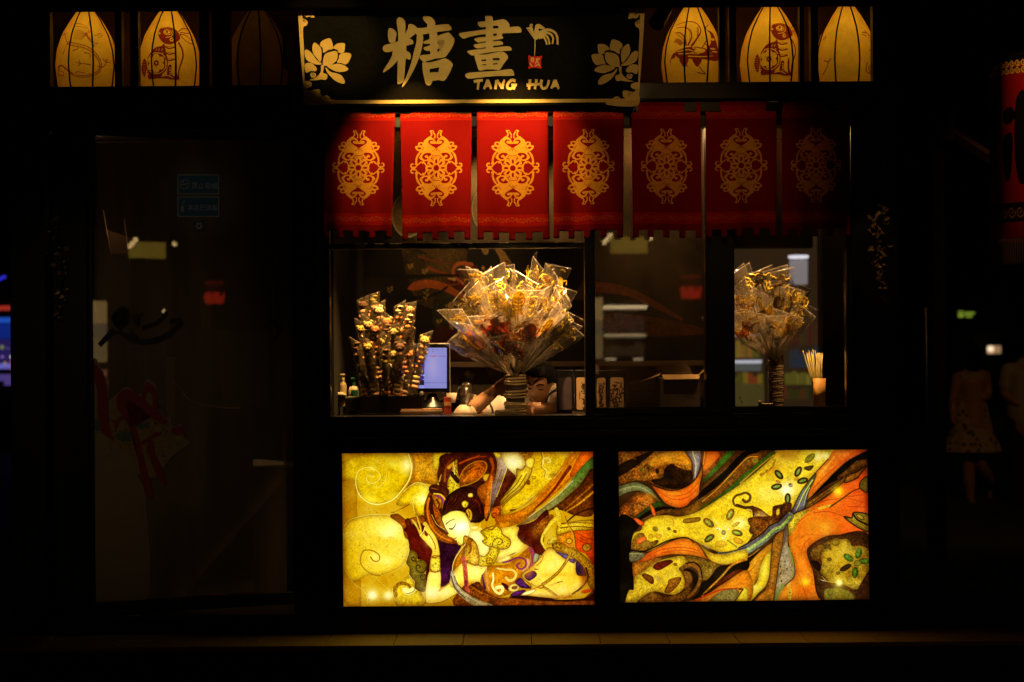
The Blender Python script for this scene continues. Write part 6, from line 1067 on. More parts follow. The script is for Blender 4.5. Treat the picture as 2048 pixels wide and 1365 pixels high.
def lolly(base, tip, kind, tone, yaw, where, group, sc=1.0):
    L = (tip - base).length; t = thing('sugar_lollipop', f'{COLW[tone]} {KIND[kind]} sugar lollipop, {where}', 'lollipop', base, group)
    aim(t, base, tip, Vector((math.sin(yaw), math.cos(yaw), 0)))
    s = link('stick', stick_d if tone == 2 else stick_me, t); s.scale = (1, 1, max(.2, (L - .05) / .5))
    f = link('sugar_figure', FIG[kind, tone], t, loc=(0, 0, L - .085 * sc)); f.scale = (sc, sc, sc); f.rotation_euler = (0, random.uniform(-.15, .15), 0)
    w = link('wrapper', random.choice(BAG), t, loc=(0, 0, L - .356 * sc)); w.scale = (sc, sc, sc * rn(.94, 1.06)); w.rotation_euler = (0, 0, rn(-.5, .5))
    return t
ORD = ['first', 'second', 'third', 'fourth', 'fifth', 'sixth', 'seventh', 'eighth', 'ninth', 'tenth', 'eleventh', 'twelfth', 'thirteenth', 'fourteenth', 'fifteenth', 'sixteenth']
def bouquet(cpx, cpy, cy, tiers, name, group, sc=1.0):
    """tiers: (tier name, [(tip px, tip py, depth offset, figure, tone, yaw)])"""
    for tn, lst in tiers:
        for k, (tx, ty, dy, fg, tone, yaw) in enumerate(sorted(lst, key=lambda q: q[0])):
            b = P(cpx + (tx - cpx) * .07, cpy, cy + dy * .12); t = P(tx + rn(-7, 7), ty + rn(-13, 9), cy + dy * 1.1 + rn(-.03, .03))
            lolly(b, t, fg, tone, yaw, f'{ORD[k]} from left in the {tn} {name}', group, sc)
random.seed(21)
rn = lambda a, b: random.uniform(a, b)
top = [(932, 556, .05, 3, 0, .7), (958, 545, .10, 5, 0, .3), (985, 541, .03, 2, 0, -.2), (1008, 534, .14, 1, 0, .9), (1030, 540, .06, 5, 0, 1.1), (1056, 545, -.03, 2, 0, .1), (1082, 540, .10, 0, 0, -.5), (1104, 548, .02, 5, 1, -.8), (1122, 560, .09, 4, 0, -.7), (944, 552, -.04, 5, 0, .9), (1070, 536, .16, 4, 0, .9), (1115, 545, .15, 3, 0, -.2)]
mid = [(914, 612, .04, 4, 0, .8), (926, 585, -.06, 0, 0, .4), (952, 580, -.10, 5, 0, .8), (980, 572, -.12, 2, 0, .2), (1012, 590, -.15, 1, 0, .9), (1036, 585, -.16, 1, 0, -.3), (1060, 582, -.10, 0, 0, -.2), (1092, 585, -.08, 2, 0, -.8), (1118, 592, -.05, 5, 0, -1.0), (1134, 602, .0, 4, 1, -.9), (1147, 622, .06, 3, 0, -.4), (1128, 575, .10, 5, 0, -.2)]
low = [(912, 640, -.02, 5, 0, 1.0), (917, 668, .02, 1, 0, 1.1), (914, 676, .05, 4, 0, 1.0), (936, 655, -.10, 3, 1, .8), (962, 640, -.16, 5, 1, .4), (1128, 632, -.06, 1, 0, -1.1), (1124, 626, -.12, 4, 0, -.9), (1150, 652, .0, 5, 0, -.3), (1138, 640, .0, 2, 0, -1.0), (1104, 632, -.16, 1, 0, -.9), (918, 684, .08, 5, 0, 1.2)]
fro = [(990, 622, -.22, 3, 2, .1), (966, 650, -.22, 4, 2, .5), (1020, 650, -.24, 0, 1, -.1), (1004, 676, -.27, 3, 2, .0), (1062, 650, -.25, 1, 2, -.4), (1042, 655, -.20, 5, 1, -.7), (1080, 640, -.20, 4, 1, -.6), (985, 690, -.22, 5, 1, .7), (1035, 690, -.26, 2, 2, .3)]
inn = [(rn(928, 1136), rn(556, 640), rn(-.16, .12), random.choice((1, 4, 5, 3)), random.choice((0, 0, 1)), random.choice((-1, 1)) * rn(1.0, 1.45)) for _ in range(15)]
BQ = 'lollipops in the big bouquet on the counter'
bouquet(1030, 750, .22, [('top row', top), ('middle row', mid), ('lower row', low), ('front row', fro), ('inner row', inn)], 'of the big bouquet', BQ)
# rope-wrapped stand
ROPE = mat('straw_rope', (.36, .25, .12), .85, noise=.35, nscale=30, bump=.4, bscale=180); ROPED = mat('shaded_post', (.025, .014, .008), .9, noise=.3, bump=.2)  # dark body and rope gaps stand in for the stand's shaded parts
def rope_stand(px, y, py0, py1, r, label, body=ROPED, rings=((770, 750), (796, 781), (829, 804))):
    b = P(px, py1, y); zt = P(px, py0, y).z; t = thing('lollipop_stand', label, 'stand', b); h = zt - b.z
    lathe('post', body, t, [(0, 0), (r * 1.02, 0), (r * .96, h * .3), (r * 1.0, h * .45), (r * .9, h * .55), (r * 1.06, h * .75), (r * .95, h), (0, h)], (0, 0, 0), 24)
    for a, c in rings:
        z0, z1 = P(px, a, y).z - b.z, P(px, c, y).z - b.z; n = max(3, int((z1 - z0) / .010)); bm = bmesh.new()
        for k in range(n):
            z = z0 + (z1 - z0) * (k + .5) / n; rr = r * (1.06 + .05 * math.sin(k * 1.9)); pts = [(rr * math.cos(q), rr * math.sin(q), z + .003 * math.sin(q + k)) for q in [2 * math.pi * j / 20 for j in range(21)]]; add_tube(bm, pts, .0058, 5, False)
        o = bm_obj('rope_winding', bm, ROPE, t, True); o['kind'] = 'stuff'
    return t
rope_stand(1031, .24, 736, 830, .047, 'dark upright stand wrapped in rope under the big lollipop bouquet')
# second bouquet behind the right pane
b2 = [('top row', [(1462, 562, .1, 5, 0, .4), (1482, 556, .0, 2, 0, .2), (1505, 552, .1, 3, 0, .9), (1524, 551, -.05, 5, 0, .1), (1548, 556, .1, 2, 0, .3), (1560, 548, -.1, 5, 0, -.2), (1586, 562, .0, 4, 0, -.4), (1604, 576, .08, 0, 0, -.5)]), ('middle row', [(1440, 590, .0, 5, 0, .8), (1470, 592, -.12, 2, 1, .4), (1500, 586, -.15, 5, 0, .2), (1530, 590, -.16, 4, 0, .9), (1560, 588, -.12, 1, 0, -.6), (1590, 590, -.1, 5, 0, -.8), (1610, 596, -.02, 2, 0, -.9), (1618, 610, .05, 5, 0, -.6)]), ('lower row', [(1430, 640, .0, 5, 0, .9), (1466, 640, -.16, 4, 1, .5), (1500, 636, -.2, 5, 0, .2), (1572, 622, -.2, 3, 0, -.3), (1604, 626, -.1, 1, 0, -.8), (1545, 632, -.2, 5, 0, .5)])]
bouquet(1546, 716, .42, b2, 'behind the right pane', 'lollipops in the bouquet behind the right pane')
rope_stand(1553, .46, 690, 822, .030, 'pale rope wound stand under the bouquet behind the right pane', mat('pale_post', (.5, .34, .2), .8, noise=.2), ((822, 700),))
# ------------------------------------------------------------------ marshmallow skewers
MC = [mat('marshmallow_' + n, c, .85, noise=.12, nscale=60, bump=.05) for n, c in (('cream', (.66, .50, .30)), ('yellow', (.62, .46, .10)), ('orange', (.64, .24, .07)), ('pink', (.66, .36, .18)), ('brown', (.17, .08, .04)), ('green', (.50, .40, .14)))]
INKD = mat('food_ink', (.03, .015, .01), .7, noise=.1)
def marsh_mesh(kind, m):
    bm = bmesh.new()
    def ball(c, s, u=12, v=8):
        r = bmesh.ops.create_uvsphere(bm, u_segments=u, v_segments=v, radius=1); bmesh.ops.scale(bm, verts=r['verts'], vec=s); bmesh.ops.translate(bm, verts=r['verts'], vec=c); return r['verts']
    if kind == 'bear':
        ball((0, 0, 0), (.019, .016, .018)); ball((.014, 0, .014), (.0075, .006, .0075), 8, 6); ball((-.014, 0, .014), (.0075, .006, .0075), 8, 6); ball((0, -.014, -.005), (.009, .006, .007), 8, 6)
    elif kind == 'body': ball((0, 0, 0), (.016, .014, .019)); ball((.016, -.003, .004), (.006, .006, .01), 8, 6); ball((-.016, -.003, .004), (.006, .006, .01), 8, 6)
    elif kind == 'disc': add_lathe(bm, [(0, -.009), (.012, -.009), (.016, -.005), (.016, .005), (.012, .009), (0, .009)], seg=14)
    elif kind == 'twist':
        for k in range(5): ball((.004 * math.sin(k * 2), .004 * math.cos(k * 2), -.018 + k * .009), (.013, .012, .007), 10, 6)
    bm.normal_update(); me = bpy.data.meshes.new('marshmallow'); bm.to_mesh(me); bm.free(); me.materials.append(m)
    for p in me.polygons: p.use_smooth = True
    return me
MM = {(k, i): marsh_mesh(k, m) for k in ('bear', 'body', 'disc', 'twist') for i, m in enumerate(MC)}
bm = bmesh.new(); 
for x in (-.006, .006): r = bmesh.ops.create_uvsphere(bm, u_segments=6, v_segments=4, radius=.0022); bmesh.ops.translate(bm, verts=r['verts'], vec=(x, -.0155, .004))
r = bmesh.ops.create_uvsphere(bm, u_segments=6, v_segments=4, radius=.003); bmesh.ops.translate(bm, verts=r['verts'], vec=(0, -.0198, -.003)); face_me = bpy.data.meshes.new('bear_face'); bm.to_mesh(face_me); bm.free(); face_me.materials.append(INKD); face_me['x'] = 0
SLV = [bag_mesh(.060, .27, 40 + s, WRAPC, .8, .022) for s in range(4)]
sk = [(730, 606, .16, 4), (750, 612, .12, 3), (745, 597, .2, 1), (762, 610, .10, 0), (776, 628, .08, 2), (800, 608, .04, 0), (822, 608, .08, 3), (816, 622, .0, 0), (718, 645, .06, 1), (735, 643, .0, 5), (753, 645, -.03, 2), (772, 646, .02, 4), (788, 650, -.04, 5), (806, 648, .02, 0), (824, 646, .03, 3), (848, 664, .02, 1), (712, 686, .0, 4), (736, 684, -.06, 1), (762, 680, .0, 5), (772, 698, -.08, 4), (786, 700, -.05, 5), (802, 684, -.06, 4), (820, 690, .0, 2)]
MN = ['cream', 'yellow', 'orange', 'pink', 'brown', 'olive']; rows = {}
for q in sk: rows.setdefault('top' if q[1] < 636 else 'middle' if q[1] < 672 else 'lower', []).append(q)
for rw, lst in rows.items():
    for k, (tx, ty, dy, c) in enumerate(sorted(lst)):
        b = P(778 + (tx - 778) * .6, 812, .30 + dy * .4); t = P(tx + rn(-5, 5), ty + rn(-9, 7), .30 + dy); L = (t - b).length
        o = thing('marshmallow_skewer', f'{MN[c]} topped marshmallow skewer, {ORD[k]} from left in the {rw} row by the screen', 'skewer', b, 'marshmallow skewers beside the screen'); aim(o, b, t, Vector((rn(-.3, .3), 1, 0)))
        s = link('stick', stick_me, o); s.scale = (1, 1, L * .9 / .5); w = link('wrapper', random.choice(SLV), o, loc=(0, 0, L - .262)); z = L - .032
        h = link('bear_head', MM['bear' if (tx * 7 + c) % 4 else 'twist', c], o, loc=(0, 0, z)); h.scale = (1.3, 1.25, 1.2)
        if (tx * 7 + c) % 4: link('bear_face', face_me, h)
        z -= .034
        for j in range(9): link('marshmallow', MM[['disc', 'body', 'disc', 'disc'][j % 4], (2, 0, 3, 2, 1, 3, 2, 0)[(c * 2 + j * 3 + tx) % 8]], o, loc=(rn(-.002, .002), 0, z)).scale = (1.28, 1.2, 1.15); z -= (.026, .027, .0215, .024)[j % 4]
bk = thing('skewer_basket', 'dark box on the counter that holds the marshmallow skewers', 'box', P(785, 826, .32))
bm = bmesh.new(); bx = bk.location
for a in ((-.15, .15, -.09, -.083), (-.15, .15, .083, .09), (-.15, -.143, -.083, .083), (.143, .15, -.083, .083)): add_box(bm, a[0], a[1], a[2], a[3], .004, .085, .001)
bm_obj('wall', bm, mat('dark_carton', (.004, .0025, .002), .95, noise=.3, spec=.05), bk); box('bottom', BLACK, bk, -.15, .15, -.09, .09, -.012, .003, .001)
# ------------------------------------------------------------------ counter things
def at(px, py, y): return P(px, py, y)
pos = thing('point_of_sale_screen', 'upright order screen with a lavender list glowing beside the marshmallow skewers', 'screen', at(868, 822, .36))
def rel(o, par): return sub(o, par)
y = .36; a, d = at(834, 687, y), at(901, 787, y)
rel(box('bezel', mat('bezel_silver', (.42, .34, .30), .35, metal=.5, noise=.1), None, a.x, d.x, y + .002, y + .02, d.z, a.z, .008), pos); rel(box('front_glass', mat('screen_glass_black', (.006, .006, .008), .15, noise=.1), None, a.x + .004, d.x - .004, y - .001, y + .0015, d.z + .004, a.z - .004, .001), pos)
rel(quad_print('display', img_mat('screen_image', paint_screen(), .2, .95, .3), None, at(835.5, 696, y - .003), at(893.5, 696, y - .003), at(893.5, 777, y - .003), at(835.5, 777, y - .003)), pos)
rel(lathe('base', BLACKM, None, [(0, 0), (.075, 0), (.078, .012), (.06, .03), (.03, .055), (.02, .085), (0, .085)], at(865, 822, y + .03), 24), pos); rel(lathe('button', RAIL, None, [(0, .004), (.012, .004), (.013, 0)], at(843, 788, y - .002), 16, ax=Vector((0, -1, .3)).normalized()), pos)
# bottles, tap, jar, bag, plaque
WHT = mat('white_plastic', (.62, .50, .36), .4, noise=.1); CRE = mat('cream_plastic', (.50, .38, .18), .4, noise=.1); GRN = mat('green_plastic', (.02, .12, .06), .35, noise=.2); CHR = mat('chrome', (.5, .45, .4), .12, metal=1, noise=.1)
def bottle(px, pyb, pyt, y, r, body, cap, label, neck=.3, pump=False):
    b = at(px, pyb, y); h = at(px, pyt, y).z - b.z; t = thing('bottle', label, 'bottle', b)
    lathe('body', body, t, [(0, 0), (r * .96, 0), (r, .006), (r, h * .62), (r * .85, h * .70), (r * .35, h * .76), (r * .32, h * .8), (0, h * .8)], (0, 0, 0), 20); lathe('cap', cap, t, [(r * .42, h * .79), (r * .42, h * .88), (r * .2, h * .9), (r * .16, h * .97), (0, h * .97)], (0, 0, 0), 14)
    if pump: box('pump_head', cap, t, -r * .9, r * .45, -.008, .008, h * .94, h, .003)
    return t
t = bottle(666, 812, 728, .40, .024, WHT, WHT, 'slim white squeeze bottle with a pointed nozzle at the left jamb'); tube('nozzle', WHT, t, [(0, 0, .16), (0, 0, .215)], [.007, .002])
box('print_label', INKD, t, -.008, .008, -.0262, -.0245, .03, .055, .0005)
bottle(687, 814, 748, .42, .017, CRE, CRE, 'cream pump bottle beside the slim white bottle', pump=True)
t = thing('soap_bottle', 'squat white soap bottle with a green pump, left of the skewers', 'bottle', at(711, 800, .5)); lathe('body', WHT, t, [(0, 0), (.034, 0), (.036, .01), (.036, .05), (.028, .066), (.012, .07), (0, .07)], (0, 0, 0), 20); lathe('cap', GRN, t, [(.012, .068), (.013, .085), (.006, .09), (.005, .105), (0, .105)], (0, 0, 0), 14); box('pump_head', GRN, t, -.022, .012, -.007, .007, .1, .112, .003); box('print_label', GRN, t, -.018, .018, -.0372, -.035, .012, .05, .001)
t = thing('grip_clip', 'short white pipe fitting between the slim bottle and the cream bottle', 'fitting', at(680, 790, .40)); tube('pipe', WHT, t, [(-.022, 0, 0), (.012, 0, .002), (.03, 0, -.004)], [.012, .012, .006], 12)
tap = thing('tap', 'tall chrome gooseneck tap behind the bottles', 'tap', at(663, 818, .8))
q = [at(663, 818, .8), at(663, 735, .8), at(664, 718, .8), at(671, 704, .8), at(680, 700, .8), at(687, 708, .8), at(689, 732, .8)]; rel(tube('spout', CHR, None, [tuple(v) for v in catmull([tuple(v) for v in q], 5, False)], .007, 10), tap)
jar = thing('glass_jar', 'half full glass jar with a metal lid between the screen and the bouquet', 'jar', at(931, 812, .7))
lathe('glass', WRAPC, jar, [(.034, 0), (.036, .02), (.036, .105), (.03, .11)], (0, 0, 0), 24); lathe('contents', mat('dark_beans', (.03, .015, .01), .7, noise=.4, nscale=120, bump=.4, bscale=200), jar, [(0, .002), (.033, .002), (.033, .05), (.02, .056), (0, .054)], (0, 0, 0), 20); lathe('lid', CHR, jar, [(.031, .108), (.033, .11), (.033, .12), (.028, .124), (0, .124)], (0, 0, 0), 24); tube('spoon', STK, jar, [(0, 0, .01), (.003, 0, .11)], .003)
cup = thing('cup', 'small pale cup with a dark spoon beside the screen', 'cup', at(903, 806, .62)); lathe('body', WHT, cup, [(0, 0), (.02, 0), (.028, .05), (.026, .05), (.019, .004), (0, .004)], (0, 0, 0), 18); tube('spoon', BLACKM, cup, [(.0, 0, .02), (.045, 0, .085)], .003)
for nm, px, x1, pyb, pyt, yy, m, lb in (('black_tray', 690, 742, 822, 796, .28, BLACKM, 'black box with a pale rim in front of the soap bottle'), ('wooden_block', 800, 884, 830, 821, .2, mat('dark_wood_block', (.10, .05, .02), .5, noise=.3), 'dark wooden strip lying along the counter edge below the screen')):
    a, d = at(px, pyt, yy), at(x1, pyb, yy); t = thing(nm, lb, 'tray' if 'tray' in nm else 'block', ((a.x + d.x) / 2, yy, d.z)); rel(box('body', m, None, a.x, d.x, yy, yy + .1, d.z, a.z, .006), t); rel(box('rim', RAIL if 'tray' in nm else WOOD, None, a.x + .004, d.x - .004, yy + .004, yy + .096, a.z, a.z + .004, .001), t)
rb_ = thing('red_packet', 'small red paper packet standing right of the screen base', 'packet', at(889, 829, .22)); rel(box('body', mat('red_paper', (.35, .03, .015), .6, noise=.3, nscale=50), None, at(882, 0, .22).x, at(897, 0, .22).x, .215, .222, at(889, 829, .22).z, at(889, 795, .22).z, .001), rb_); rel(box('print_band', mat('orange_paper', (.6, .3, .1), .6, noise=.3), None, at(883, 0, .22).x, at(896, 0, .22).x, .2140, .2148, at(889, 812, .22).z, at(889, 804, .22).z, 0), rb_)
# twisted paper packet
PAP = mat('white_paper', (.66, .50, .33), .7, noise=.15, nscale=30, bump=.3, bscale=40)
pk = thing('paper_packet', 'white paper packet with a twisted top at the counter edge', 'packet', at(931, 829, .12)); b = at(931, 829, .12); s = 6.73 / F
def grid_mesh(name, f, nu, nv, m, par, smooth=True):
    bm = bmesh.new(); g = [[bm.verts.new(f(i / nu, j / nv)) for j in range(nv + 1)] for i in range(nu + 1)]
    for i in range(nu):
        for j in range(nv): bm.faces.new((g[i][j], g[i + 1][j], g[i + 1][j + 1], g[i][j + 1]))
    bmesh.ops.recalc_face_normals(bm, faces=bm.faces); return bm_obj(name, bm, m, par, smooth)
rp = random.Random(4); nz_ = [rp.uniform(-1, 1) for _ in range(40)]
grid_mesh('pouch', lambda u, v: (s * (22 * (1 - .55 * v ** 2)) * math.cos(2 * math.pi * u) * (1 + .08 * math.sin(u * 40)), .03 * math.sin(2 * math.pi * u) * (1 - .8 * v ** 2), s * 19 * v), 30, 6, PAP, pk, False)
grid_mesh('twist', lambda u, v: (s * ((2 + 14 * v) * (u - .5) * 1.1 + 12 * v ** 1.3 + 2), .012 * math.sin(u * 7 + v * 3), s * (17 + 24 * v - 6 * (u - .5) * v)), 6, 6, PAP, pk, False)
pl = thing('wooden_plaque', 'small pale wooden plaque lying in front of the stand', 'plaque', at(1005, 829, .10)); rel(box('board', mat('pale_board', (.36, .27, .15), .6, noise=.2), None, at(984, 0, .1).x, at(1026, 0, .1).x, .095, .11, at(1005, 830, .1).z, at(1005, 820.5, .1).z, .006), pl); rel(box('lettering', WOOD, None, at(992, 0, .1).x, at(1016, 0, .1).x, .0935, .0945, at(1005, 826, .1).z, at(1005, 824.5, .1).z, 0), pl)
pl2 = thing('wooden_plaque', 'tiny wooden plaque with a knob lying under the bouquet behind the right pane', 'plaque', at(1525, 812, .12)); rel(box('board', mat('pale_board_small', (.36, .25, .13), .6, noise=.2), None, at(1511, 0, .12).x, at(1541, 0, .12).x, .115, .13, at(1525, 815, .12).z, at(1525, 807, .12).z, .004), pl2); rel(lathe('knob', WOOD, None, [(0, 0), (.008, 0), (.01, .008), (0, .014)], at(1520, 807, .122), 12), pl2)
# gift boxes with bamboo cards
for i, (x0, x1, pt) in enumerate(((1113, 1148, 741), (1149, 1190, 741), (1190, 1216, 742), (1217, 1252, 741))):
    yy = .34; a, d = at(x0, pt, yy), at(x1 - 1, 823, yy); t = thing('gift_box', ['black gift box with a shaded dark panel, leftmost beside the seller', 'black gift box with a pale bamboo panel, half behind the window mullion', 'narrow black gift box with a bamboo panel just right of the mullion', 'black gift box with a pale bamboo panel, nearest the cardboard carton'][i], 'gift box', ((a.x + d.x) / 2, yy, d.z), 'black gift boxes with bamboo panels')
    rel(box('carton', BLACKM, None, a.x, d.x, yy, yy + .08, d.z, a.z, .002), t); m_ = .009
    im = paint_bamboo_card(i + 1); cm = img_mat('bamboo_card', im, .5); 
    if i == 0: cm = mat('dark_card', (.05, .03, .035), .5, noise=.5, nscale=30)
    bm = bmesh.new(); uv = bm.loops.layers.uv.new(); x_0, x_1, z_0, z_1 = a.x + m_, d.x - m_, d.z + .008, a.z - .035; c = .006
    pts = [(x_0 + c, z_0), (x_1 - c, z_0), (x_1, z_0 + c), (x_1, z_1 - c), (x_1 - c, z_1), (x_0 + c, z_1), (x_0, z_1 - c), (x_0, z_0 + c)]; f = bm.faces.new([bm.verts.new((p, yy - .0015, q)) for p, q in pts])
    for l, (p, q) in zip(f.loops, pts): l[uv].uv = ((p - x_0) / (x_1 - x_0), (q - z_0) / (z_1 - z_0))
    f.normal_update(); 
    if f.normal.y > 0: f.normal_flip()
    rel(bm_obj('card_panel', bm, cm), t); rel(box('edge_line', RAIL, None, a.x, d.x, yy - .0012, yy - .0002, a.z - .001, a.z + .0005, 0), t)
# open cardboard carton
CB = mat('cardboard', (.42, .25, .09), .8, noise=.15, nscale=20, bump=.05); CBD = mat('cardboard_outside', (.05, .028, .014), .8, noise=.2, nscale=12)
cb = thing('cardboard_box', 'open cardboard carton with raised flaps behind the smudged pane', 'carton', at(1362, 818, .5)); yy = .42
A_, B_, C_ = at(1320, 757, yy), at(1400, 757, yy), at(1360, 822, yy)
rel(box('body', CBD, None, A_.x, B_.x, yy, yy + .24, C_.z, A_.z, .002), cb)
def flap(name, pts, m=CB): bm = bmesh.new(); add_prism(bm, [tuple(p) for p in pts], (0, 0, .003)); rel(bm_obj(name, bm, m), cb)
flap('flap', [at(1325, 757, yy), at(1401, 757, yy), at(1396, 748.5, yy + .10), at(1330, 748.5, yy + .10)][:0] or [at(1328, 760, yy - .015), at(1398, 759, yy - .015), at(1401, 750, yy + .02), at(1324, 751, yy + .02)])
flap('flap', [at(1318, 752, yy), at(1280, 765, yy + .02), at(1300, 757, yy + .2), at(1322, 747, yy + .22)])
flap('flap', [at(1398, 752, yy), at(1416, 737, yy + .02), at(1418, 732, yy + .2), at(1400, 746, yy + .22)])
bm = bmesh.new(); add_prism(bm, [tuple(at(px, py, yy + .245)) for px, py in ((1322, 752), (1310, 733), (1316, 729), (1374, 730), (1382, 738), (1386, 751))], (0, .003, 0)); rel(bm_obj('flap', bm, mat('cardboard_dim', (.16, .10, .045), .8, noise=.15)), cb)  # back flap: shade put into a dimmer copy of the cardboard
pc = thing('back_carton', 'pale carton on the back counter between the gift boxes and the open carton', 'carton', at(1290, 795, .9)); rel(box('body', mat('pale_carton', (.12, .09, .05), .8, noise=.15), None, at(1254, 0, .9).x, at(1318, 0, .9).x, .9, 1.05, at(1290, 806, .9).z, at(1290, 762, .9).z, .003), pc); rel(box('lid_seam', CBD, None, at(1254, 0, .9).x + .01, at(1318, 0, .9).x - .01, .898, .8995, at(1290, 784, .9).z, at(1290, 783, .9).z, 0), pc)
STKY = mat('yellow_bamboo', (.42, .32, .08), .6, noise=.25, nscale=40)
# bamboo skewers in an orange paper vessel
vs = thing('skewer_cup', 'orange patterned cup full of bamboo sticks behind the right pane', 'cup', at(1639, 818, .30)); b = at(1639, 818, .30); h = at(1639, 757, .30).z - b.z
lathe('cup', mat('orange_card', (.48, .22, .03), .6, noise=.3, nscale=70, bump=.2, bscale=150), vs, [(0, .002), (.028, .002), (.031, h), (.029, h), (.027, .006), (0, .006)], (0, 0, 0), 20)
for k in range(26):
    a = random.uniform(0, 6.28); r = random.uniform(.0, .022); lean = -.03 - random.uniform(0, .05) if k < 12 else random.uniform(-.02, .02); zt = (at(0, 716 + random.uniform(-8, 6), .30).z if k < 12 else at(0, 719 + random.uniform(-2, 3), .30).z) - b.z
    tube('bamboo_stick', STKY, vs, [(r * math.cos(a), r * math.sin(a), .01), (r * math.cos(a) * 1.1 + lean, r * math.sin(a), zt)], .0017, 5)
# little maker's marks on the panes
MK = mat('etched_mark', (.7, .62, .5), .6, noise=.1)
for px, py, k, yy in ((1404, 803, 0, .0135), (1481, 800, 1, .0275), (1683, 801, 0, .0275)):
    t = thing('glass_mark', ['small round etched mark at the lower right corner of the smudged pane', 'two small slanted etched marks at the lower left corner of the right pane', 'tiny round etched mark at the lower right corner of the right pane'][0 if px == 1404 else 1 if px == 1481 else 2], 'mark', at(px, py, yy))
    bm = bmesh.new()
    if k == 0: add_tube(bm, [(.006 * math.cos(q), -.0005, .005 * math.sin(q) - .004) for q in [2 * math.pi * j / 12 for j in range(13)]], .0009, 4, False); add_tube(bm, [(-.008, -.0005, .006), (.008, -.0005, .006)], .0012, 4); add_tube(bm, [(-.003, -.0005, -.004), (.003, -.0005, -.004)], .0008, 4)
    else:
        add_tube(bm, [(-.008, 0, .012), (.002, 0, .010)], .0015, 4); add_tube(bm, [(-.005, 0, .006), (.002, 0, .0), (.0, 0, .006)], .0012, 4); add_tube(bm, [(.002, 0, -.006), (.01, 0, -.012), (.004, 0, -.012)], .0015, 4)
    o = bm_obj('etching', bm, MK, t); o['kind'] = 'stuff'
# ------------------------------------------------------------------ people
SKIN = mat('skin', (.40, .19, .085), .5, noise=.1, nscale=30, bump=.03, bscale=300); HAIR = mat('black_hair', (.002, .0016, .0014), .8, noise=.5, nscale=60, bump=.2, bscale=200, spec=.05)
SHIRT = mat('white_cotton', (.40, .33, .25), .9, noise=.08, nscale=30, bump=.12, bscale=60); NAVY = mat('navy_trim', (.015, .014, .02), .8, noise=.2)
def flesh(name, parts, voxel, m, parent=None, smooth=6):
    """closed limbs and masses fused into one continuous surface"""
    bm = bmesh.new()
    for p in parts:
        if callable(p): p(bm)
        else:
            pts, rad = p; q = catmull([tuple(v) for v in pts], 5, False) if len(pts) > 2 else np.array([tuple(v) for v in pts]); n = len(q); ri = np.interp(np.linspace(0, 1, n), np.linspace(0, 1, len(rad)), rad)
            add_tube(bm, [tuple(v) for v in q], list(ri), 14)
            for e, r in ((q[0], ri[0]), (q[-1], ri[-1])):
                s = bmesh.ops.create_uvsphere(bm, u_segments=14, v_segments=9, radius=r); bmesh.ops.translate(bm, verts=s['verts'], vec=tuple(e))
    bmesh.ops.recalc_face_normals(bm, faces=bm.faces)
    me = bpy.data.meshes.new(name); bm.to_mesh(me); bm.free(); o = bpy.data.objects.new(name, me); C.objects.link(o)
    md = o.modifiers.new('r', 'REMESH'); md.mode = 'VOXEL'; md.voxel_size = voxel; md.use_smooth_shade = True; s = o.modifiers.new('s', 'SMOOTH'); s.iterations = smooth; s.factor = .5
    bpy.context.view_layer.update(); dg = bpy.context.evaluated_depsgraph_get(); nm = bpy.data.meshes.new_from_object(o.evaluated_get(dg)); nm.name = name; o.modifiers.clear(); o.data = nm; bpy.data.meshes.remove(me)
    nm.materials.clear(); nm.materials.append(m)
    for p in nm.polygons: p.use_smooth = True
    if parent is not None: o.parent = parent
    return o
def head_shape(x, y, z, inf=0.):
    """unit sphere -> head, face toward -y"""
    X_, Y_, Z_ = x * (.074 + inf), y * (.094 + inf), z * (.113 + inf)
    if z < 0: k = (-z) ** 1.4; X_ *= 1 - .34 * k; Y_ *= 1 - (.22 if y > 0 else .06) * k
    if y < 0:
        f = (-y) ** 1.5; g = lambda a, s: math.exp(-(a / s) ** 2)
        Y_ -= f * .026 * g(X_, .011) * (max(0, min(1, (.026 - Z_) / .05)) if Z_ > -.026 else max(0, 1 - (-.026 - Z_) / .012))
        Y_ += f * .009 * (g(X_ - .029, .014) + g(X_ + .029, .014)) * g(Z_ - .012, .012); Y_ -= f * .005 * g(Z_ - .033, .01) * g(X_, .05)
        Y_ -= f * .008 * g(X_, .02) * (g(Z_ + .05, .006) + g(Z_ + .063, .006)); Y_ += f * .004 * g(Z_ + .0565, .003) * g(X_, .022); Y_ -= f * .007 * g(X_, .02) * g(Z_ + .095, .014)
    return X_, Y_, Z_
def head_part(M):
    def f(bm):
        s = bmesh.ops.create_uvsphere(bm, u_segments=56, v_segments=44, radius=1)
        for v in s['verts']: v.co = M @ Vector(head_shape(*v.co))
        for sx in (1, -1):
            e = bmesh.ops.create_uvsphere(bm, u_segments=12, v_segments=10, radius=1)
            for v in e['verts']: v.co = M @ Vector((sx * (.075 + .010 * v.co.x * sx * .6 + .005), .012 + .016 * v.co.y, .002 + .030 * v.co.z))
    return f
def hair_mesh(M, parent, line=lambda x, y, z: z > (.60 if y < -.55 else .30 if y < -.1 else -.25)):
    bm = bmesh.new(); bmesh.ops.create_uvsphere(bm, u_segments=56, v_segments=44, radius=1)
    kill = [f for f in bm.faces if not line(*f.calc_center_median())]; bmesh.ops.delete(bm, geom=kill, context='FACES')
    r = random.Random(2)
    for v in bm.verts: v.co = M @ Vector(head_shape(*v.co, .009 + r.uniform(0, .003)))
    ret = bmesh.ops.solidify(bm, geom=list(bm.faces), thickness=.006); return bm_obj('hair', bm, HAIR, parent, True)
def at_pt(p): return Vector(p)
man = None
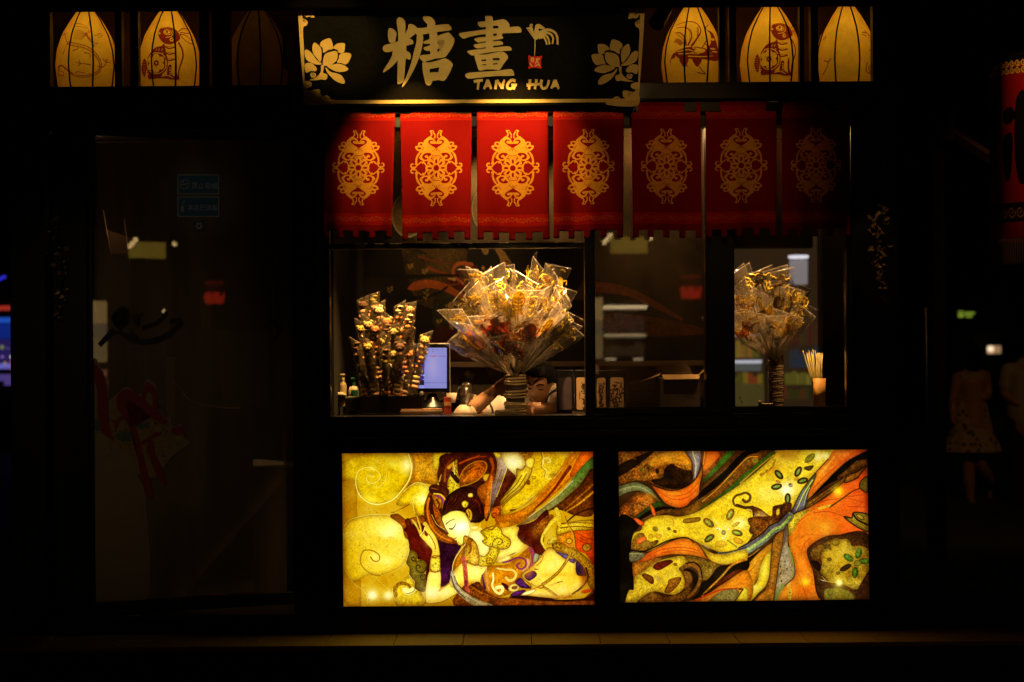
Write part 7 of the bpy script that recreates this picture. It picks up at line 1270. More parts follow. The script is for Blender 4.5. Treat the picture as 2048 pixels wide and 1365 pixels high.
hc = P(1083, 769, .56); MH = Matrix.Translation(hc) @ Matrix.Rotation(R(-24), 4, 'Z') @ Matrix.Rotation(R(20), 4, 'X') @ Matrix.Rotation(R(6), 4, 'Y')
sl, sr, nb = P(1008, 812, .66), P(1110, 776, .60), P(1076, 800, .64)
el, wl, hl = P(922, 838, .50), P(990, 782, .46), P(1012, 768, .44); er, wr, hr = P(1130, 824, .44), P(1092, 818, .36), P(1066, 818, .33)
def fingers(w, h, up, curl):
    d = (h - w).normalized(); s = d.cross(up).normalized(); out = []
    for k, L in enumerate((.052, .060, .056, .044)):
        b = h + s * (.026 - .0175 * k); c = curl.normalized(); out.append(([b - d * .02, b + d * L * .35, b + d * L * .55 + c * L * .35, b + d * L * .35 + c * L * .75], [.0095, .009, .0082, .0072]))
    b = w + d * .02 + s * .03; out.append(([b, b + s * .018 + d * .022, b + s * .014 + d * .045 + curl.normalized() * .02], [.0125, .011, .0085])); return out
body = [([P(1056, 1030, .92), P(1056, 930, .86), P(1058, 850, .74), nb], [.14, .145, .15, .075]), ([nb, P(1076, 792, .60), hc + Vector((0, .03, -.05))], [.062, .056, .052]), ([sl, P(1058, 822, .68), sr], [.062, .085, .062]),
        ([sl, (sl + el) / 2, el], [.054, .048, .041]), ([el, el * .45 + wl * .55, wl], [.042, .039, .027]), ([wl, hl], [.028, .034]), ([sr, (sr + er) / 2, er], [.054, .049, .042]), ([er, (er + wr) / 2, wr], [.043, .042, .029]), ([wr, hr], [.030, .036]), head_part(MH)]
body += fingers(wl, hl, Vector((0, -1, 0)), Vector((0, -.6, .8))) + fingers(wr, hr, Vector((0, 0, 1)), Vector((.2, -.4, -1)))
man = flesh('person', body, .0052, SKIN, None, 4); tag(man, 'man in a white shirt bending over his work behind the rope wound stand', 'person')
flesh('shirt', [([P(1056, 1030, .92), P(1056, 930, .86), P(1058, 852, .74), P(1068, 815, .66)], [.155, .16, .165, .10]), ([sl, P(1058, 824, .68), sr], [.074, .095, .074]), ([sl, sl + (el - sl) * .42], [.074, .062]), ([sr, sr + (er - sr) * .5], [.082, .070])], .009, SHIRT, man, 3)
for a, e, f, r in ((sl, el, .43, .063), (sr, er, .5, .071)):
    d = (e - a).normalized(); q = Vector((0, 0, 1)).rotation_difference(d); c = a + (e - a) * f; bm = bmesh.new(); add_tube(bm, [tuple(c + q @ Vector((r * math.cos(t), r * math.sin(t), 0))) for t in [2 * math.pi * j / 24 for j in range(25)]], .0055, 6, False); bm_obj('sleeve_trim', bm, NAVY, man, True)
hair_mesh(MH, man)
for sx in (1, -1):
    bm = bmesh.new(); add_tube(bm, [tuple(MH @ Vector((sx * x, y, z))) for x, y, z in ((.012, -.098, .032), (.028, -.094, .040), (.046, -.080, .034))], [.0028, .0036, .0018], 6); bm_obj('eyebrow', bm, HAIR, man, True)
    bm = bmesh.new(); add_tube(bm, [tuple(MH @ Vector((sx * x, y, z))) for x, y, z in ((.016, -.0885, .012), (.029, -.0895, .0085), (.042, -.080, .011))], [.0012, .0026, .0012], 6); bm_obj('eyelid_line', bm, HAIR, man, True)
bm = bmesh.new(); add_tube(bm, [tuple(MH @ Vector(p)) for p in ((-.022, -.088, -.058), (0, -.0965, -.0565), (.022, -.088, -.058))], [.001, .0022, .001], 6); bm_obj('mouth', bm, mat('lips', (.20, .06, .04), .5, noise=.1), man, True)
wt = tag(lathe('wrist_watch', BLACKM, None, [(.030, -.008), (.0335, -.008), (.0335, .008), (.030, .008), (.030, -.008)], wr * .8 + er * .2, 20, ax=(hr - wr).normalized()), 'dark band on the wrist of the seller\'s right forearm', 'wrist band')
# walkers in the dark at the right
yw = 6.7; W = lambda px, py, dy=0.: P(px, py, yw + dy)
DRESS = mat('dress_print', (.42, .30, .16), .9, noise=.2, nscale=8)
n = DRESS.node_tree.nodes; l = DRESS.node_tree.links; vo = n.new('ShaderNodeTexVoronoi'); vo.inputs['Scale'].default_value = 17; tc = n.new('ShaderNodeTexCoord'); l.new(tc.outputs['Object'], vo.inputs['Vector']); cr = n.new('ShaderNodeValToRGB'); cr.color_ramp.elements[0].position = .26; cr.color_ramp.elements[0].color = (.06, .02, .012, 1); cr.color_ramp.elements[1].position = .34; cr.color_ramp.elements[1].color = (.42, .31, .17, 1); l.new(vo.outputs['Distance'], cr.inputs[0]); l.new(cr.outputs[0], n['Principled BSDF'].inputs['Base Color'])
hw = W(1943, 709); MW = Matrix.Translation(hw) @ Matrix.Rotation(R(168), 4, 'Z')
wm = flesh('person', [([W(1944, 850), W(1943, 800), W(1943, 765), W(1943, 740)], [.145, .12, .13, .06]), ([W(1943, 742), hw + Vector((0, 0, -.06))], [.05, .048]), ([W(1915, 756), W(1943, 752), W(1971, 752)], [.05, .07, .05]), ([W(1915, 756), W(1908, 790), W(1905, 812), W(1908, 845, -.08)], [.046, .038, .034, .026]), ([W(1971, 752), W(1977, 785), W(1972, 795, -.1)], [.046, .038, .03]),
            ([W(1932, 850), W(1937, 925), W(1938, 960), W(1941, 995), W(1944, 1003, -.1)], [.085, .055, .058, .035, .03]), ([W(1955, 850), W(1962, 925), W(1976, 955, .16), W(1983, 975, .3), W(1982, 1000, .3)], [.085, .055, .058, .036, .03]), head_part(MW)], .011, SKIN, None, 4)
tag(wm, 'woman with dark hair walking away in a dotted pale dress at the dark right edge', 'person')
def skirt(u, v):
    py = 745 + 157 * v; r = .135 - .02 * math.sin(min(v * 2.2, 1) * math.pi) + max(0, v - .45) * .14 + max(0, v - .8) * .22; a = 2 * math.pi * u; r *= 1 + .09 * max(0, v - .5) * math.sin(a * 11); c = W(1943, py); return (c.x + r * 1.12 * math.cos(a), c.y + r * .82 * math.sin(a), c.z)
grid_mesh('dress', skirt, 72, 24, DRESS, wm); hair_mesh(MW, wm, lambda x, y, z: z > (.55 if y < -.4 else -.6)); bm = bmesh.new(); add_lathe(bm, [(.005, -.16), (.05, -.13), (.085, -.02), (.08, .04), (0, .06)], hw + Vector((0, -.045, -.02)), 16); bm_obj('long_hair', bm, HAIR, wm, True)
MN_ = P(2052, 700, 6.4); MM_ = Matrix.Translation(MN_) @ Matrix.Rotation(R(190), 4, 'Z'); W2 = lambda px, py, dy=0.: P(px, py, 6.4 + dy); TRO = mat('dark_trousers', (.01, .009, .009), .9, noise=.2)
mn = flesh('person', [([W2(2050, 850), W2(2050, 780), W2(2050, 745), W2(2052, 728)], [.15, .15, .16, .07]), ([W2(2052, 730), MN_ + Vector((0, 0, -.06))], [.055, .05]), ([W2(2016, 742), W2(2010, 785), W2(2036, 808, -.12)], [.055, .046, .03]), ([W2(2088, 742), W2(2094, 790), W2(2080, 815)], [.055, .046, .03]), ([W2(2036, 850), W2(2036, 930), W2(2036, 1010)], [.09, .07, .05]), ([W2(2066, 850), W2(2068, 930), W2(2068, 1010)], [.09, .07, .05]), head_part(MM_)], .012, SKIN, None, 4)
tag(mn, 'person in a loose pale shirt and dark trousers cut off by the right edge', 'person'); hair_mesh(MM_, mn, lambda x, y, z: z > (.5 if y < -.4 else -.4))
flesh('shirt', [([W2(2050, 830), W2(2050, 780), W2(2050, 748), W2(2052, 736)], [.17, .175, .18, .10]), ([W2(2018, 742), W2(2012, 770)], [.075, .07]), ([W2(2086, 742), W2(2092, 770)], [.075, .07]), ([W2(2020, 742), W2(2082, 742)], [.075, .075])], .014, SHIRT, mn, 3)
flesh('trousers', [([W2(2036, 840), W2(2036, 930), W2(2036, 1000)], [.11, .085, .07]), ([W2(2066, 840), W2(2068, 930), W2(2068, 1000)], [.11, .085, .07])], .014, TRO, mn, 3)
# ------------------------------------------------------------------ the glass door and the room behind it
DL, DRt = P(185, 740, 0), P(586, 740, .255); dv = (DRt - DL); dw = math.hypot(dv.x, dv.y); ang = math.atan2(dv.y, dv.x)
dz0, dz1 = .148, 2.318
door = thing('glass_door', 'dark glass door standing slightly inward, printed with red swirls, left of the counter', 'door', (DL.x, 0, dz0)); door.rotation_euler = (0, 0, ang)
def dpart(name, m, x0, x1, y0, y1, z0, z1, bev=.002): o = box(name, m, door, x0, x1, y0, y1, z0, z1, bev); return o
dh = dz1 - dz0
dpart('door_pane', DOORG, .004, dw, .012, .020, 0, dh, 0); dpart('door_frame', BLACK, -.03, .003, -.01, .04, -.06, dh + .05); dpart('door_frame', BLACK, dw + .001, dw + .06, -.01, .04, -.06, dh + .05); dpart('door_frame', BLACK, .004, dw, -.01, .04, dh + .001, dh + .05); dpart('door_frame', BLACK, .004, dw, -.01, .04, -.06, -.001)
hd = bmesh.new(); add_tube(hd, [(dw + .03, -.012, 1.02), (dw + .03, -.05, 1.02), (dw - .03, -.055, 1.02), (dw + .06, -.055, 1.02)], .009, 8); bm_obj('handle', hd, RAIL, door, True)
Dinv = Matrix.Rotation(-ang, 3, 'Z')
def D(px, py, off=.008):
    """pixel -> door pane coordinates"""
    nrm = Vector((math.sin(ang), -math.cos(ang), 0)); d = P(px, py, 0) - O; t = ((Vector((DL.x, 0, 0)) - O).dot(nrm)) / d.dot(nrm); p = O + d * t; q = Dinv @ (p - Vector((DL.x, 0, dz0))); return Vector((q.x, off, q.z))
DQ = lambda x, y: (180 + x / 4.267, 680 + y / 4.267)
DR_ = lambda x, y: (180 + x / 4.014, 420 + y / 4.014)
def decal(name, par, polys, m, pre, off=.008, h=.0012, sm=True):
    for i, pts in enumerate(polys):
        bm = bmesh.new(); q = [pre(*p) for p in pts]; q = catmull(q, 4) if sm else q; add_prism(bm, [tuple(D(x, y, off - i * .0003)) for x, y in q], (0, -h, 0)); bm_obj(name, bm, m, par)
RDEC = mat('decal_red', (.17, .008, .006), .7, noise=.25, nscale=20); TEAL = mat('decal_teal', (.06, .10, .08), .7, noise=.4, nscale=18); SAND = mat('decal_sand', (.20, .13, .045), .7, noise=.6, nscale=60); INKM = mat('decal_ink', (.004, .003, .003), .7, noise=.3); CRD = mat('decal_cream', (.20, .145, .075), .7, noise=.15)
dz = thing('door_decal', 'painted mountain and red ribbon sticker spreading over the lower left of the glass door', 'sticker', (DL.x, 0, dz0)); dz.rotation_euler = (0, 0, ang)
decal('cream_ground', dz, [[(20, 760), (120, 800), (200, 880), (300, 1000), (400, 1150), (480, 1400), (480, 2300), (20, 2300)], [(20, 180), (100, 250), (150, 400), (150, 520), (220, 470), (320, 400), (430, 470), (480, 340), (570, 410), (580, 640), (690, 670), (690, 760), (780, 715), (800, 830), (850, 880), (700, 1000), (560, 1180), (420, 1150), (300, 1050), (200, 900), (130, 800), (20, 740)]], CRD, DQ, .0095)
decal('rock', dz, [[(150, 560), (240, 500), (400, 540), (440, 620), (640, 700), (800, 830), (760, 930), (600, 960), (560, 1180), (420, 1130), (330, 1000), (200, 870), (150, 700)]], SAND, DQ, .0078)
decal('water', dz, [[(370, 670), (440, 700), (520, 740), (440, 760), (390, 740)], [(220, 810), (300, 780), (380, 790), (390, 850), (300, 870), (230, 850)], [(20, 690), (70, 680), (80, 770), (20, 760)]], TEAL, DQ, .0066)
decal('ribbon', dz, [[(20, 190), (90, 260), (145, 400), (150, 600), (170, 760), (205, 860), (150, 830), (90, 770), (65, 600), (62, 420), (20, 320)], [(230, 480), (320, 420), (430, 480), (560, 600), (660, 690), (620, 720), (520, 660), (420, 570), (310, 520), (320, 600), (380, 720), (430, 880), (480, 1080), (540, 1330), (480, 1330), (420, 1100), (390, 880), (320, 720), (240, 590)], [(440, 490), (480, 360), (565, 430), (575, 600), (540, 620), (530, 480), (490, 440), (460, 520)], [(490, 880), (540, 860), (560, 980), (620, 1100), (650, 1250), (590, 1200), (530, 1060), (490, 960)], [(160, 670), (210, 690), (260, 650), (330, 660), (250, 700), (220, 800), (215, 720)], [(440, 870), (500, 830), (560, 790), (620, 800), (520, 850), (460, 890)], [(690, 770), (780, 730), (790, 800), (720, 810)]], RDEC, DQ, .0054)
bm = bmesh.new(); rj = random.Random(3)
for k in range(170):
    x, y = rj.uniform(170, 700), rj.uniform(560, 1000)
    if abs(x - 300 - (y - 500) * .25) < 50: continue
    p = D(*DQ(x, y), .0046); bmesh.ops.create_cube(bm, size=.003, matrix=Matrix.Translation(p) @ Matrix.Rotation(rj.uniform(0, 3), 4, 'Y') @ Matrix.Scale(rj.uniform(1, 3), 4, (0, 0, 1)) @ Matrix.Scale(.1, 4, (0, 1, 0)))
o = bm_obj('grass_stroke', bm, INKM, dz); o['kind'] = 'stuff'
cg = thing('calligraphy_decal', 'black brush calligraphy across the middle of the glass door', 'sticker', (DL.x, 0, dz0)); cg.rotation_euler = (0, 0, ang)
decal('brush_stroke', cg, [brush(q, w * .72) for q, w in (([(250, 790), (180, 860), (230, 950), (300, 900), (300, 800), (240, 790), (210, 860), (260, 920)], 26), ([(200, 960), (140, 1020), (75, 1090)], 60), ([(350, 860), (430, 840)], 24), ([(395, 840), (370, 900), (400, 930)], 34), ([(420, 950), (550, 900), (620, 820)], 40), ([(320, 990), (420, 1060), (600, 1020), (740, 900)], 60), ([(640, 900), (740, 880)], 40), ([(220, 970), (330, 1040)], 50), ([(1440, 880), (1510, 930), (1530, 970), (1470, 1040)], 26))], INKM, DR_, .008, .0012, False)
# two stickers with their writing
TL_ = mat('sticker_teal', (.006, .085, .10), .5, noise=.15, nscale=20); STX = mat('sticker_edge', (.55, .38, .2), .5, noise=.1); STT = mat('sticker_text', (.62, .48, .32), .5, noise=.1)
for y0, y1, tx, lb, k in ((349, 389, '禁止吸烟', 'teal no smoking sticker 禁止吸烟, upper of two on the glass door', 0), (393, 434, '本店已消毒', 'teal sticker 本店已消毒 with a spray bottle, below the no smoking sticker', 1)):
    t = thing('door_sticker', lb, 'sticker', (DL.x, 0, dz0)); t.rotation_euler = (0, 0, ang); sq = lambda a, b, c, d: [(a, b), (c, b), (c, d), (a, d)]
    decal('edge', t, [sq(355, y0, 438.5, y1)], STX, ident, .0098, .001, False); decal('ground', t, [sq(357, y0 + 2, 436.5, y1 - 2)], TL_, ident, .0084, .001, False)
    cu = bpy.data.curves.new('lettering', 'FONT'); cu.body = tx; cu.size = .034 if k == 0 else .032; cu.extrude = .0004; tmp = bpy.data.objects.new('tmp', cu); C.objects.link(tmp); bpy.context.view_layer.update(); me = bpy.data.meshes.new_from_object(tmp.evaluated_get(bpy.context.evaluated_depsgraph_get())); bpy.data.objects.remove(tmp)
    w = max(v.co.x for v in me.vertices) - min(v.co.x for v in me.vertices) if len(me.vertices) else 1; o = link('lettering', me, t); me.materials.clear(); me.materials.append(STT); p = D(383 if k == 0 else 375, y0 + 27, .0066); o.location = p; sc = (D(434, y0, 0).x - p.x) / max(w, 1e-4); o.scale = (sc, sc * 1.1, 1); o.rotation_euler = (R(90), 0, 0)
    c = D(370 if k == 0 else 365, (y0 + y1) / 2, .0068); bm = bmesh.new()
    if k == 0:
        add_tube(bm, [(c.x + .021 * math.cos(q), c.y, c.z + .021 * math.sin(q)) for q in [2 * math.pi * j / 20 for j in range(21)]], .0022, 4, False); add_tube(bm, [(c.x - .014, c.y - .001, c.z + .014), (c.x + .014, c.y - .001, c.z - .014)], .0022, 4); add_tube(bm, [(c.x - .016, c.y - .002, c.z - .004), (c.x + .014, c.y - .002, c.z + .004)], .0026, 4)
    else:
        add_tube(bm, [(c.x, c.y, c.z - .026), (c.x, c.y, c.z + .002)], [.009, .007], 6); add_tube(bm, [(c.x, c.y, c.z), (c.x, c.y, c.z + .02), (c.x + .012, c.y, c.z + .026)], .003, 4); add_tube(bm, [(c.x - .004, c.y - .009, c.z - .012), (c.x + .004, c.y - .009, c.z - .012)], .0014, 4)
    o = bm_obj('symbol', bm, STT, t); o['kind'] = 'stuff'
ft = thing('door_sticker', 'small square grey flower sticker under the teal stickers', 'sticker', (DL.x, 0, dz0)); ft.rotation_euler = (0, 0, ang); decal('ground', ft, [[(386, 440), (411, 440), (411, 464), (386, 464)]], mat('grey_film', (.05, .04, .03), .5, noise=.2), ident, .0098, .001, False); bm = bmesh.new()
for k in range(6): q = D(398 + 5 * math.cos(k * 1.05), 452 + 5 * math.sin(k * 1.05), .0078); bmesh.ops.create_uvsphere(bm, u_segments=8, v_segments=5, radius=.005, matrix=Matrix.Translation(q) @ Matrix.Scale(.15, 4, (0, 1, 0)))
o = bm_obj('flower_mark', bm, STT, ft); o['kind'] = 'stuff'
# room behind the door
lamp('door_room_fill_light', 'POINT', P(150, 560, .85) + Vector((.05, 0, .3)), None, .8, WARM, .05)  # lamps without a visible source, put in to light this room
lamp('door_room_fill_light', 'SPOT', (-1.35, .9, 2.6), P(535, 925, .9), 8, WARM, .03, 26, .5)
for px, x1, p0, p1, lb in ((254, 282, 690, 800, 'pale upright board behind the red ribbon sticker'), (333, 352, 715, 850, 'narrow pale upright board right of the ribbon peaks'), (401, 424, 597, 657, 'small pale board below the red lantern in the door room'), (543, 552, 560, 790, 'thin brown upright strip at the right of the door room')):
    yy = 1.35; a, d = P(px, p0, yy), P(x1, p1, yy); tag(box('upright_board', mat('board_paint', (.12, .085, .04) if px != 543 else (.07, .03, .015), .7, noise=.3, nscale=8), None, a.x, d.x, yy, yy + .05, d.z, a.z, .004), lb, 'board')
hb = thing('hanging_menu', 'red card hanging on two thin threads at the upper left of the door room', 'card', P(235, 490, 1.0)); yy = 1.0
bm = bmesh.new(); add_prism(bm, [tuple(P(x, y, yy)) for x, y in ((212, 460), (268, 478), (262, 500), (252, 508), (222, 508))], (0, .004, 0)); rel(bm_obj('card', bm, mat('red_card', (.05, .016, .006), .7, noise=.3)), hb)
for q in (((207, 420), (227, 538)), ((248, 438), (262, 543))): rel(tube('thread', STX, None, [P(*q[0], yy - .01), P(*q[1], yy - .01)], .0016, 5), hb)
tv = thing('dark_board', 'large dark rectangular board filling the middle of the door room', 'board', P(470, 740, 1.2)); yy = 1.25; a, d = P(365, 660, yy), P(540, 815, yy); rel(box('panel', BLACKM, None, a.x, d.x, yy, yy + .05, d.z, a.z, .006), tv); rel(box('ledge', mat('pale_ledge', (.2, .14, .08), .7, noise=.2), None, P(381, 0, yy).x, P(422, 0, yy).x, yy - .04, yy - .001, P(0, 818.5, yy).z, P(0, 815, yy).z, .001), tv)
cbl = tag(tube('white_cable', STX, None, [tuple(v) for v in catmull([tuple(P(x, y, 1.15)) for x, y in ((346, 762), (356, 775), (364, 782), (372, 794), (390, 807), (410, 811), (440, 815), (480, 817))], 5, False)], .004, 6), 'thin white cable drooping across the dark room behind the door', 'cable')
tr = thing('white_tray', 'bright curved white tray on a low cabinet, lower right behind the door glass', 'tray', P(540, 932, .9)); grid_mesh('tray', lambda u, v: tuple(P(506 + 62 * u, 919 + 6 * u ** 2 + (934 - 919 - 6 * u ** 2) * v, 1.0 - .12 * v) - tr.location), 10, 3, WHT, tr); rel(box('stand', mat('dark_cabinet', (.03, .018, .012), .6, noise=.2), None, P(500, 0, .9).x, P(580, 0, .9).x, .885, 1.2, .0, P(0, 935, .9).z, .004), tr)
# ------------------------------------------------------------------ garlands of dried leaves on the posts
LEAF = mat('gilt_leaf', (.40, .24, .07), .45, metal=.4, noise=.4, nscale=30)
def garland(pts, yy, label, n, seed):
    r = random.Random(seed); t = thing('dried_garland', label, 'garland', P(*pts[0], yy)); q = catmull([tuple(P(x, y, yy)) for x, y in pts], 8, False); rel(tube('stem', CORD, None, [tuple(v) for v in q], .004, 5), t)
    me = []
    for s in range(3):
        bm = bmesh.new(); L = .014 + .006 * s; v = [bm.verts.new(p) for p in ((0, 0, 0), (L * .35, .002, L * .4), (0, -.002, L), (-L * .35, .002, L * .4))]; bm.faces.new((v[0], v[1], v[2])); bm.faces.new((v[0], v[2], v[3])); m_ = bpy.data.meshes.new('leaf'); bm.to_mesh(m_); bm.free(); m_.materials.append(LEAF); me.append(m_)
    for k in range(n):
        c = Vector(q[int(r.random() * (len(q) - 1))]) + Vector((r.gauss(0, .014), r.gauss(0, .012) - .01, r.gauss(0, .02))); o = link('leaf', me[k % 3], t, loc=c - t.location); o.rotation_euler = (r.uniform(0, 6), r.uniform(0, 6), r.uniform(0, 6)); o.scale = [r.uniform(.7, 1.5)] * 3
garland(((1769, 418), (1758, 440), (1750, 462), (1754, 500), (1762, 530), (1758, 560), (1766, 590), (1776, 608)), -.07, 'crinkled gilt leaf garland glinting on the right end post', 150, 5); garland(((112, 430), (118, 500), (124, 560), (118, 640)), -.07, 'dim leaf garland on the far left post, hardly lit', 60, 6)
lamp('garland_lamp', 'SPOT', (1.45, -.75, 2.4), P(1760, 500, -.07), 5, WARM, .02, 20, .4)
# ------------------------------------------------------------------ hanging banner and the street at the right
BK_ = Canvas(0, 0, 300, 420, 2, (150, 8, 6)); 
BK_.poly([(-5, -5), (305, -5), (305, 34), (-5, 34)], (20, 12, 8), sm=False)
for k in range(16):
    x = k * 20 + 4
    for yq in (10, 25): BK_.stroke([(x + 9 * math.cos(j * .8) * (1 - j / 12), yq + 8 * math.sin(j * .8) * (1 - j / 12)) for j in range(11)], 4, (226, 170, 44), 3); BK_.ell(x + 10, yq + 7, 3, 3, 0, (190, 40, 20))
for x in (20, 120, 220): BK_.poly([(x + 10, 112), (x + 40, 104), (x + 55, 122), (x + 38, 140), (x + 12, 136)], (10, 6, 5)); BK_.poly([(x + 4, 180), (x + 26, 160), (x + 46, 170), (x + 38, 250), (x + 16, 258)], (10, 6, 5)); BK_.poly([(x + 58, 90), (x + 95, 84), (x + 100, 240), (x + 70, 270), (x + 52, 200)], (10, 6, 5))
BK_.poly([(-5, 310), (305, 310), (305, 352), (-5, 352)], (30, 16, 8), sm=False)
for k in range(10): BK_.stroke([(k * 30 + 14 * math.cos(j * .8) * (1 - j / 12), 330 + 14 * math.sin(j * .8) * (1 - j / 12)) for j in range(11)], 5, (150, 96, 34), 3)
bi = BK_.image('banner_print', .04)
bnr = thing('drum_banner', 'red cloth drum banner with black brush figures and a gold scroll border, right edge', 'banner', P(2066, 330, .8)); c = P(2066, 330, .8); rr = .215; zt, zb, zf = P(2066, 128, .8).z, P(2066, 480, .8).z, P(2066, 530, .8).z
bm = bmesh.new(); uv = bm.loops.layers.uv.new(); rings = []; nn = 40
for z in (zt, zt * .5 + zb * .5, zb): rings.append([bm.verts.new((c.x + rr * math.cos(2 * math.pi * k / nn), c.y + rr * math.sin(2 * math.pi * k / nn), z)) for k in range(nn)])
for i in range(2):
    for k in range(nn):
        f = bm.faces.new((rings[i][k], rings[i + 1][k], rings[i + 1][(k + 1) % nn], rings[i][(k + 1) % nn]))
        for l_, (kk, ii) in zip(f.loops, ((k, i), (k, i + 1), (k + 1, i + 1), (k + 1, i))): l_[uv].uv = ((kk / nn * 3 + .36) % 1.0001 if False else kk / nn * 3 + .36, 1 - ii * .46 - .0)
bmi = img_mat('banner_cloth', bi, .85, 0, .15, .15); bmi.node_tree.nodes['Image Texture'].extension = 'REPEAT'; rel(bm_obj('cloth', bm, bmi, None, True), bnr)
rel(lathe('canopy', BLACK, None, [(0, .10), (.02, .10), (rr * .9, .02), (rr * 1.02, 0), (rr * .98, -.01), (0, -.01)], (c.x, c.y, zt + .012), 32), bnr)
bm = bmesh.new()
for k in range(110): a = 2 * math.pi * k / 110; add_tube(bm, [(c.x + rr * math.cos(a), c.y + rr * math.sin(a), zb - .002), (c.x + rr * math.cos(a) * 1.003, c.y + rr * math.sin(a), zf + random.uniform(-.006, .006))], .003, 3, False)
o = rel(bm_obj('fringe', bm, mat('fringe_thread', (.22, .12, .04), .8, noise=.3)), bnr); o['kind'] = 'stuff'
rel(tube('cord', CORD, None, [(c.x, c.y, zt + .1), (c.x, c.y, 3.6)], .006), bnr)
bp = thing('bracket_post', 'dim wooden board with two slanting braces beyond the right post', 'post', P(1882, 238, 3.0)); yy = 3.0; DW = mat('dim_wood', (.10, .045, .025), .8, noise=.4, nscale=6)
a, d = P(1857, 195, yy), P(1908, 282, yy); rel(box('board', DW, None, a.x, d.x, yy, yy + .08, d.z, a.z, .005), bp); rel(tube('brace', DW, None, [P(1903, 268, yy + .04), P(1985, 318, yy + .04)], .04, 4, False), bp); rel(tube('brace', DW, None, [P(1850, 283, yy + .04), P(1822, 312, yy + .04)], .035, 4, False), bp); a, d = P(1810, 292, yy), P(1836, 325, yy); rel(box('block', DW, None, a.x, d.x, yy, yy + .08, d.z, a.z, .005), bp)
rel(box('pole', DWALL, None, P(1870, 0, yy).x, P(1895, 0, yy).x, yy + .09, yy + .2, -.17, P(0, 200, yy).z, .01), bp)
tag(tube('thin_pole', mat('thin_pole_paint', (.05, .04, .04), .4, noise=.3, metal=.3), None, [P(1851, 615, .9), P(1858, 1115, .9)], .008, 10), 'thin dull pole standing free between the kiosk and the walking woman', 'pole')
FARW = mat('far_wall', (.015, .012, .010), .9, noise=.4, nscale=2)
far = thing('far_house', 'unlit dark house with one small lit window at the end of the street', 'house', P(1990, 760, 22)); a, d = P(1750, 300, 22), P(2400, 888, 22); rel(box('wall', FARW, None, a.x, d.x, 22, 26, -.175, a.z, 0), far)
wl_ = [(1971, 1984.5), (1986.5, 1997)]; wf = rel(box('window', BLACK, None, P(1969, 0, 21.9).x, P(1999, 0, 21.9).x, 21.9, 21.98, P(1984, 709, 21.9).z, P(1984, 690, 21.9).z, .01), far)
for a, b in wl_: o = box('pane', glow('lit_window', (.95, .55, .26), .55 if a < 1980 else .3), None, P(a, 0, 21.85).x, P(b, 0, 21.85).x, 21.85, 21.89, P(1984, 707.5, 21.85).z, P(1984, 692, 21.85).z, 0); o.parent = wf
o = lathe('window_lamp', glow('window_bulb', (1, .78, .5), 1.1), None, [(0, -.06), (.06, -.03), (.06, .03), (0, .06)], P(1981, 698, 21.8), 12); o.parent = wf
ex = thing('green_sign', 'small green lit sign far off above the walking woman', 'sign', P(1926, 629, 18)); EXG = glow('green_light', (.35, .50, .04), .5)
for k, (x0, x1, y0, y1) in enumerate(((1911, 1921, 623, 626), (1911, 1921, 628, 635), (1923, 1943, 625, 629), (1926, 1938, 631, 635))): rel(box('lit_bar', EXG, None, P(x0, 0, 18).x, P(x1, 0, 18).x, 17.95, 17.97, P(1926, y1, 18).z, P(1926, y0, 18).z, 0), ex)
rel(box('case', BLACK, None, P(1908, 0, 18).x, P(1946, 0, 18).x, 17.98, 18.1, P(1926, 638, 18).z, P(1926, 620, 18).z, .01), ex)
# ------------------------------------------------------------------ blue lit shop at the far left
bs = thing('blue_shop', 'distant shop front glowing blue and violet at the left edge', 'shop', P(10, 800, 14)); yy = 14.0
def bsb(name, m, x0, x1, y0, y1, dy=0., th=.1): rel(box(name, m, None, P(x0, 0, yy).x, P(x1, 0, yy).x, yy + dy, yy + dy + th, P(10, y1, yy).z, P(10, y0, yy).z, 0), bs)
bsb('wall', BLACK, -160, 60, 420, 900, .4, 3)
bsb('red_sign', glow('red_sign_light', (.42, .03, .008), .7), -60, 18, 612, 621); bsb('awning', glow('blue_light', (.015, .09, .55), .75), -60, 26, 636, 646, -.2); bsb('upper_window', glow('deep_blue_light', (.006, .025, .28), .55), -60, 25, 647, 678); bsb('lower_window', glow('violet_light', (.02, .012, .10), .7), -60, 25, 679, 724, .02); bsb('counter', glow('lavender_light', (.16, .15, .62), .7), -60, 22, 727, 738, -.1); bsb('side_panel', glow('rose_light', (.45, .09, .20), .7), 21.5, 27, 718, 740, -.12); bsb('step', glow('purple_light', (.10, .06, .28), .6), -60, 26, 749, 771, -.1); bsb('step', BLACK, -60, 8, 762, 775, -.2)
for px, py, r, cc, s in ((23, 714, .020, (.8, .8, .75), 1.1), (5, 714, .018, (.30, .16, .55), .9), (10, 727, .022, (.5, .35, .1), .6), (4, 695, .03, (.25, .3, .12), .6), (16, 697, .012, (.2, .12, .3), .8)): rel(lathe('bulb', glow('shop_bulb', cc, s), None, [(0, -r), (r * .7, -r * .7), (r, 0), (r * .7, r * .7), (0, r)], P(px, py, yy - .3), 12), bs)
rel(tube('neon_tube', glow('neon_blue', (.03, .03, .7), .8), None, [P(-8, 562, yy), P(11, 553, yy)], .022, 8), bs)
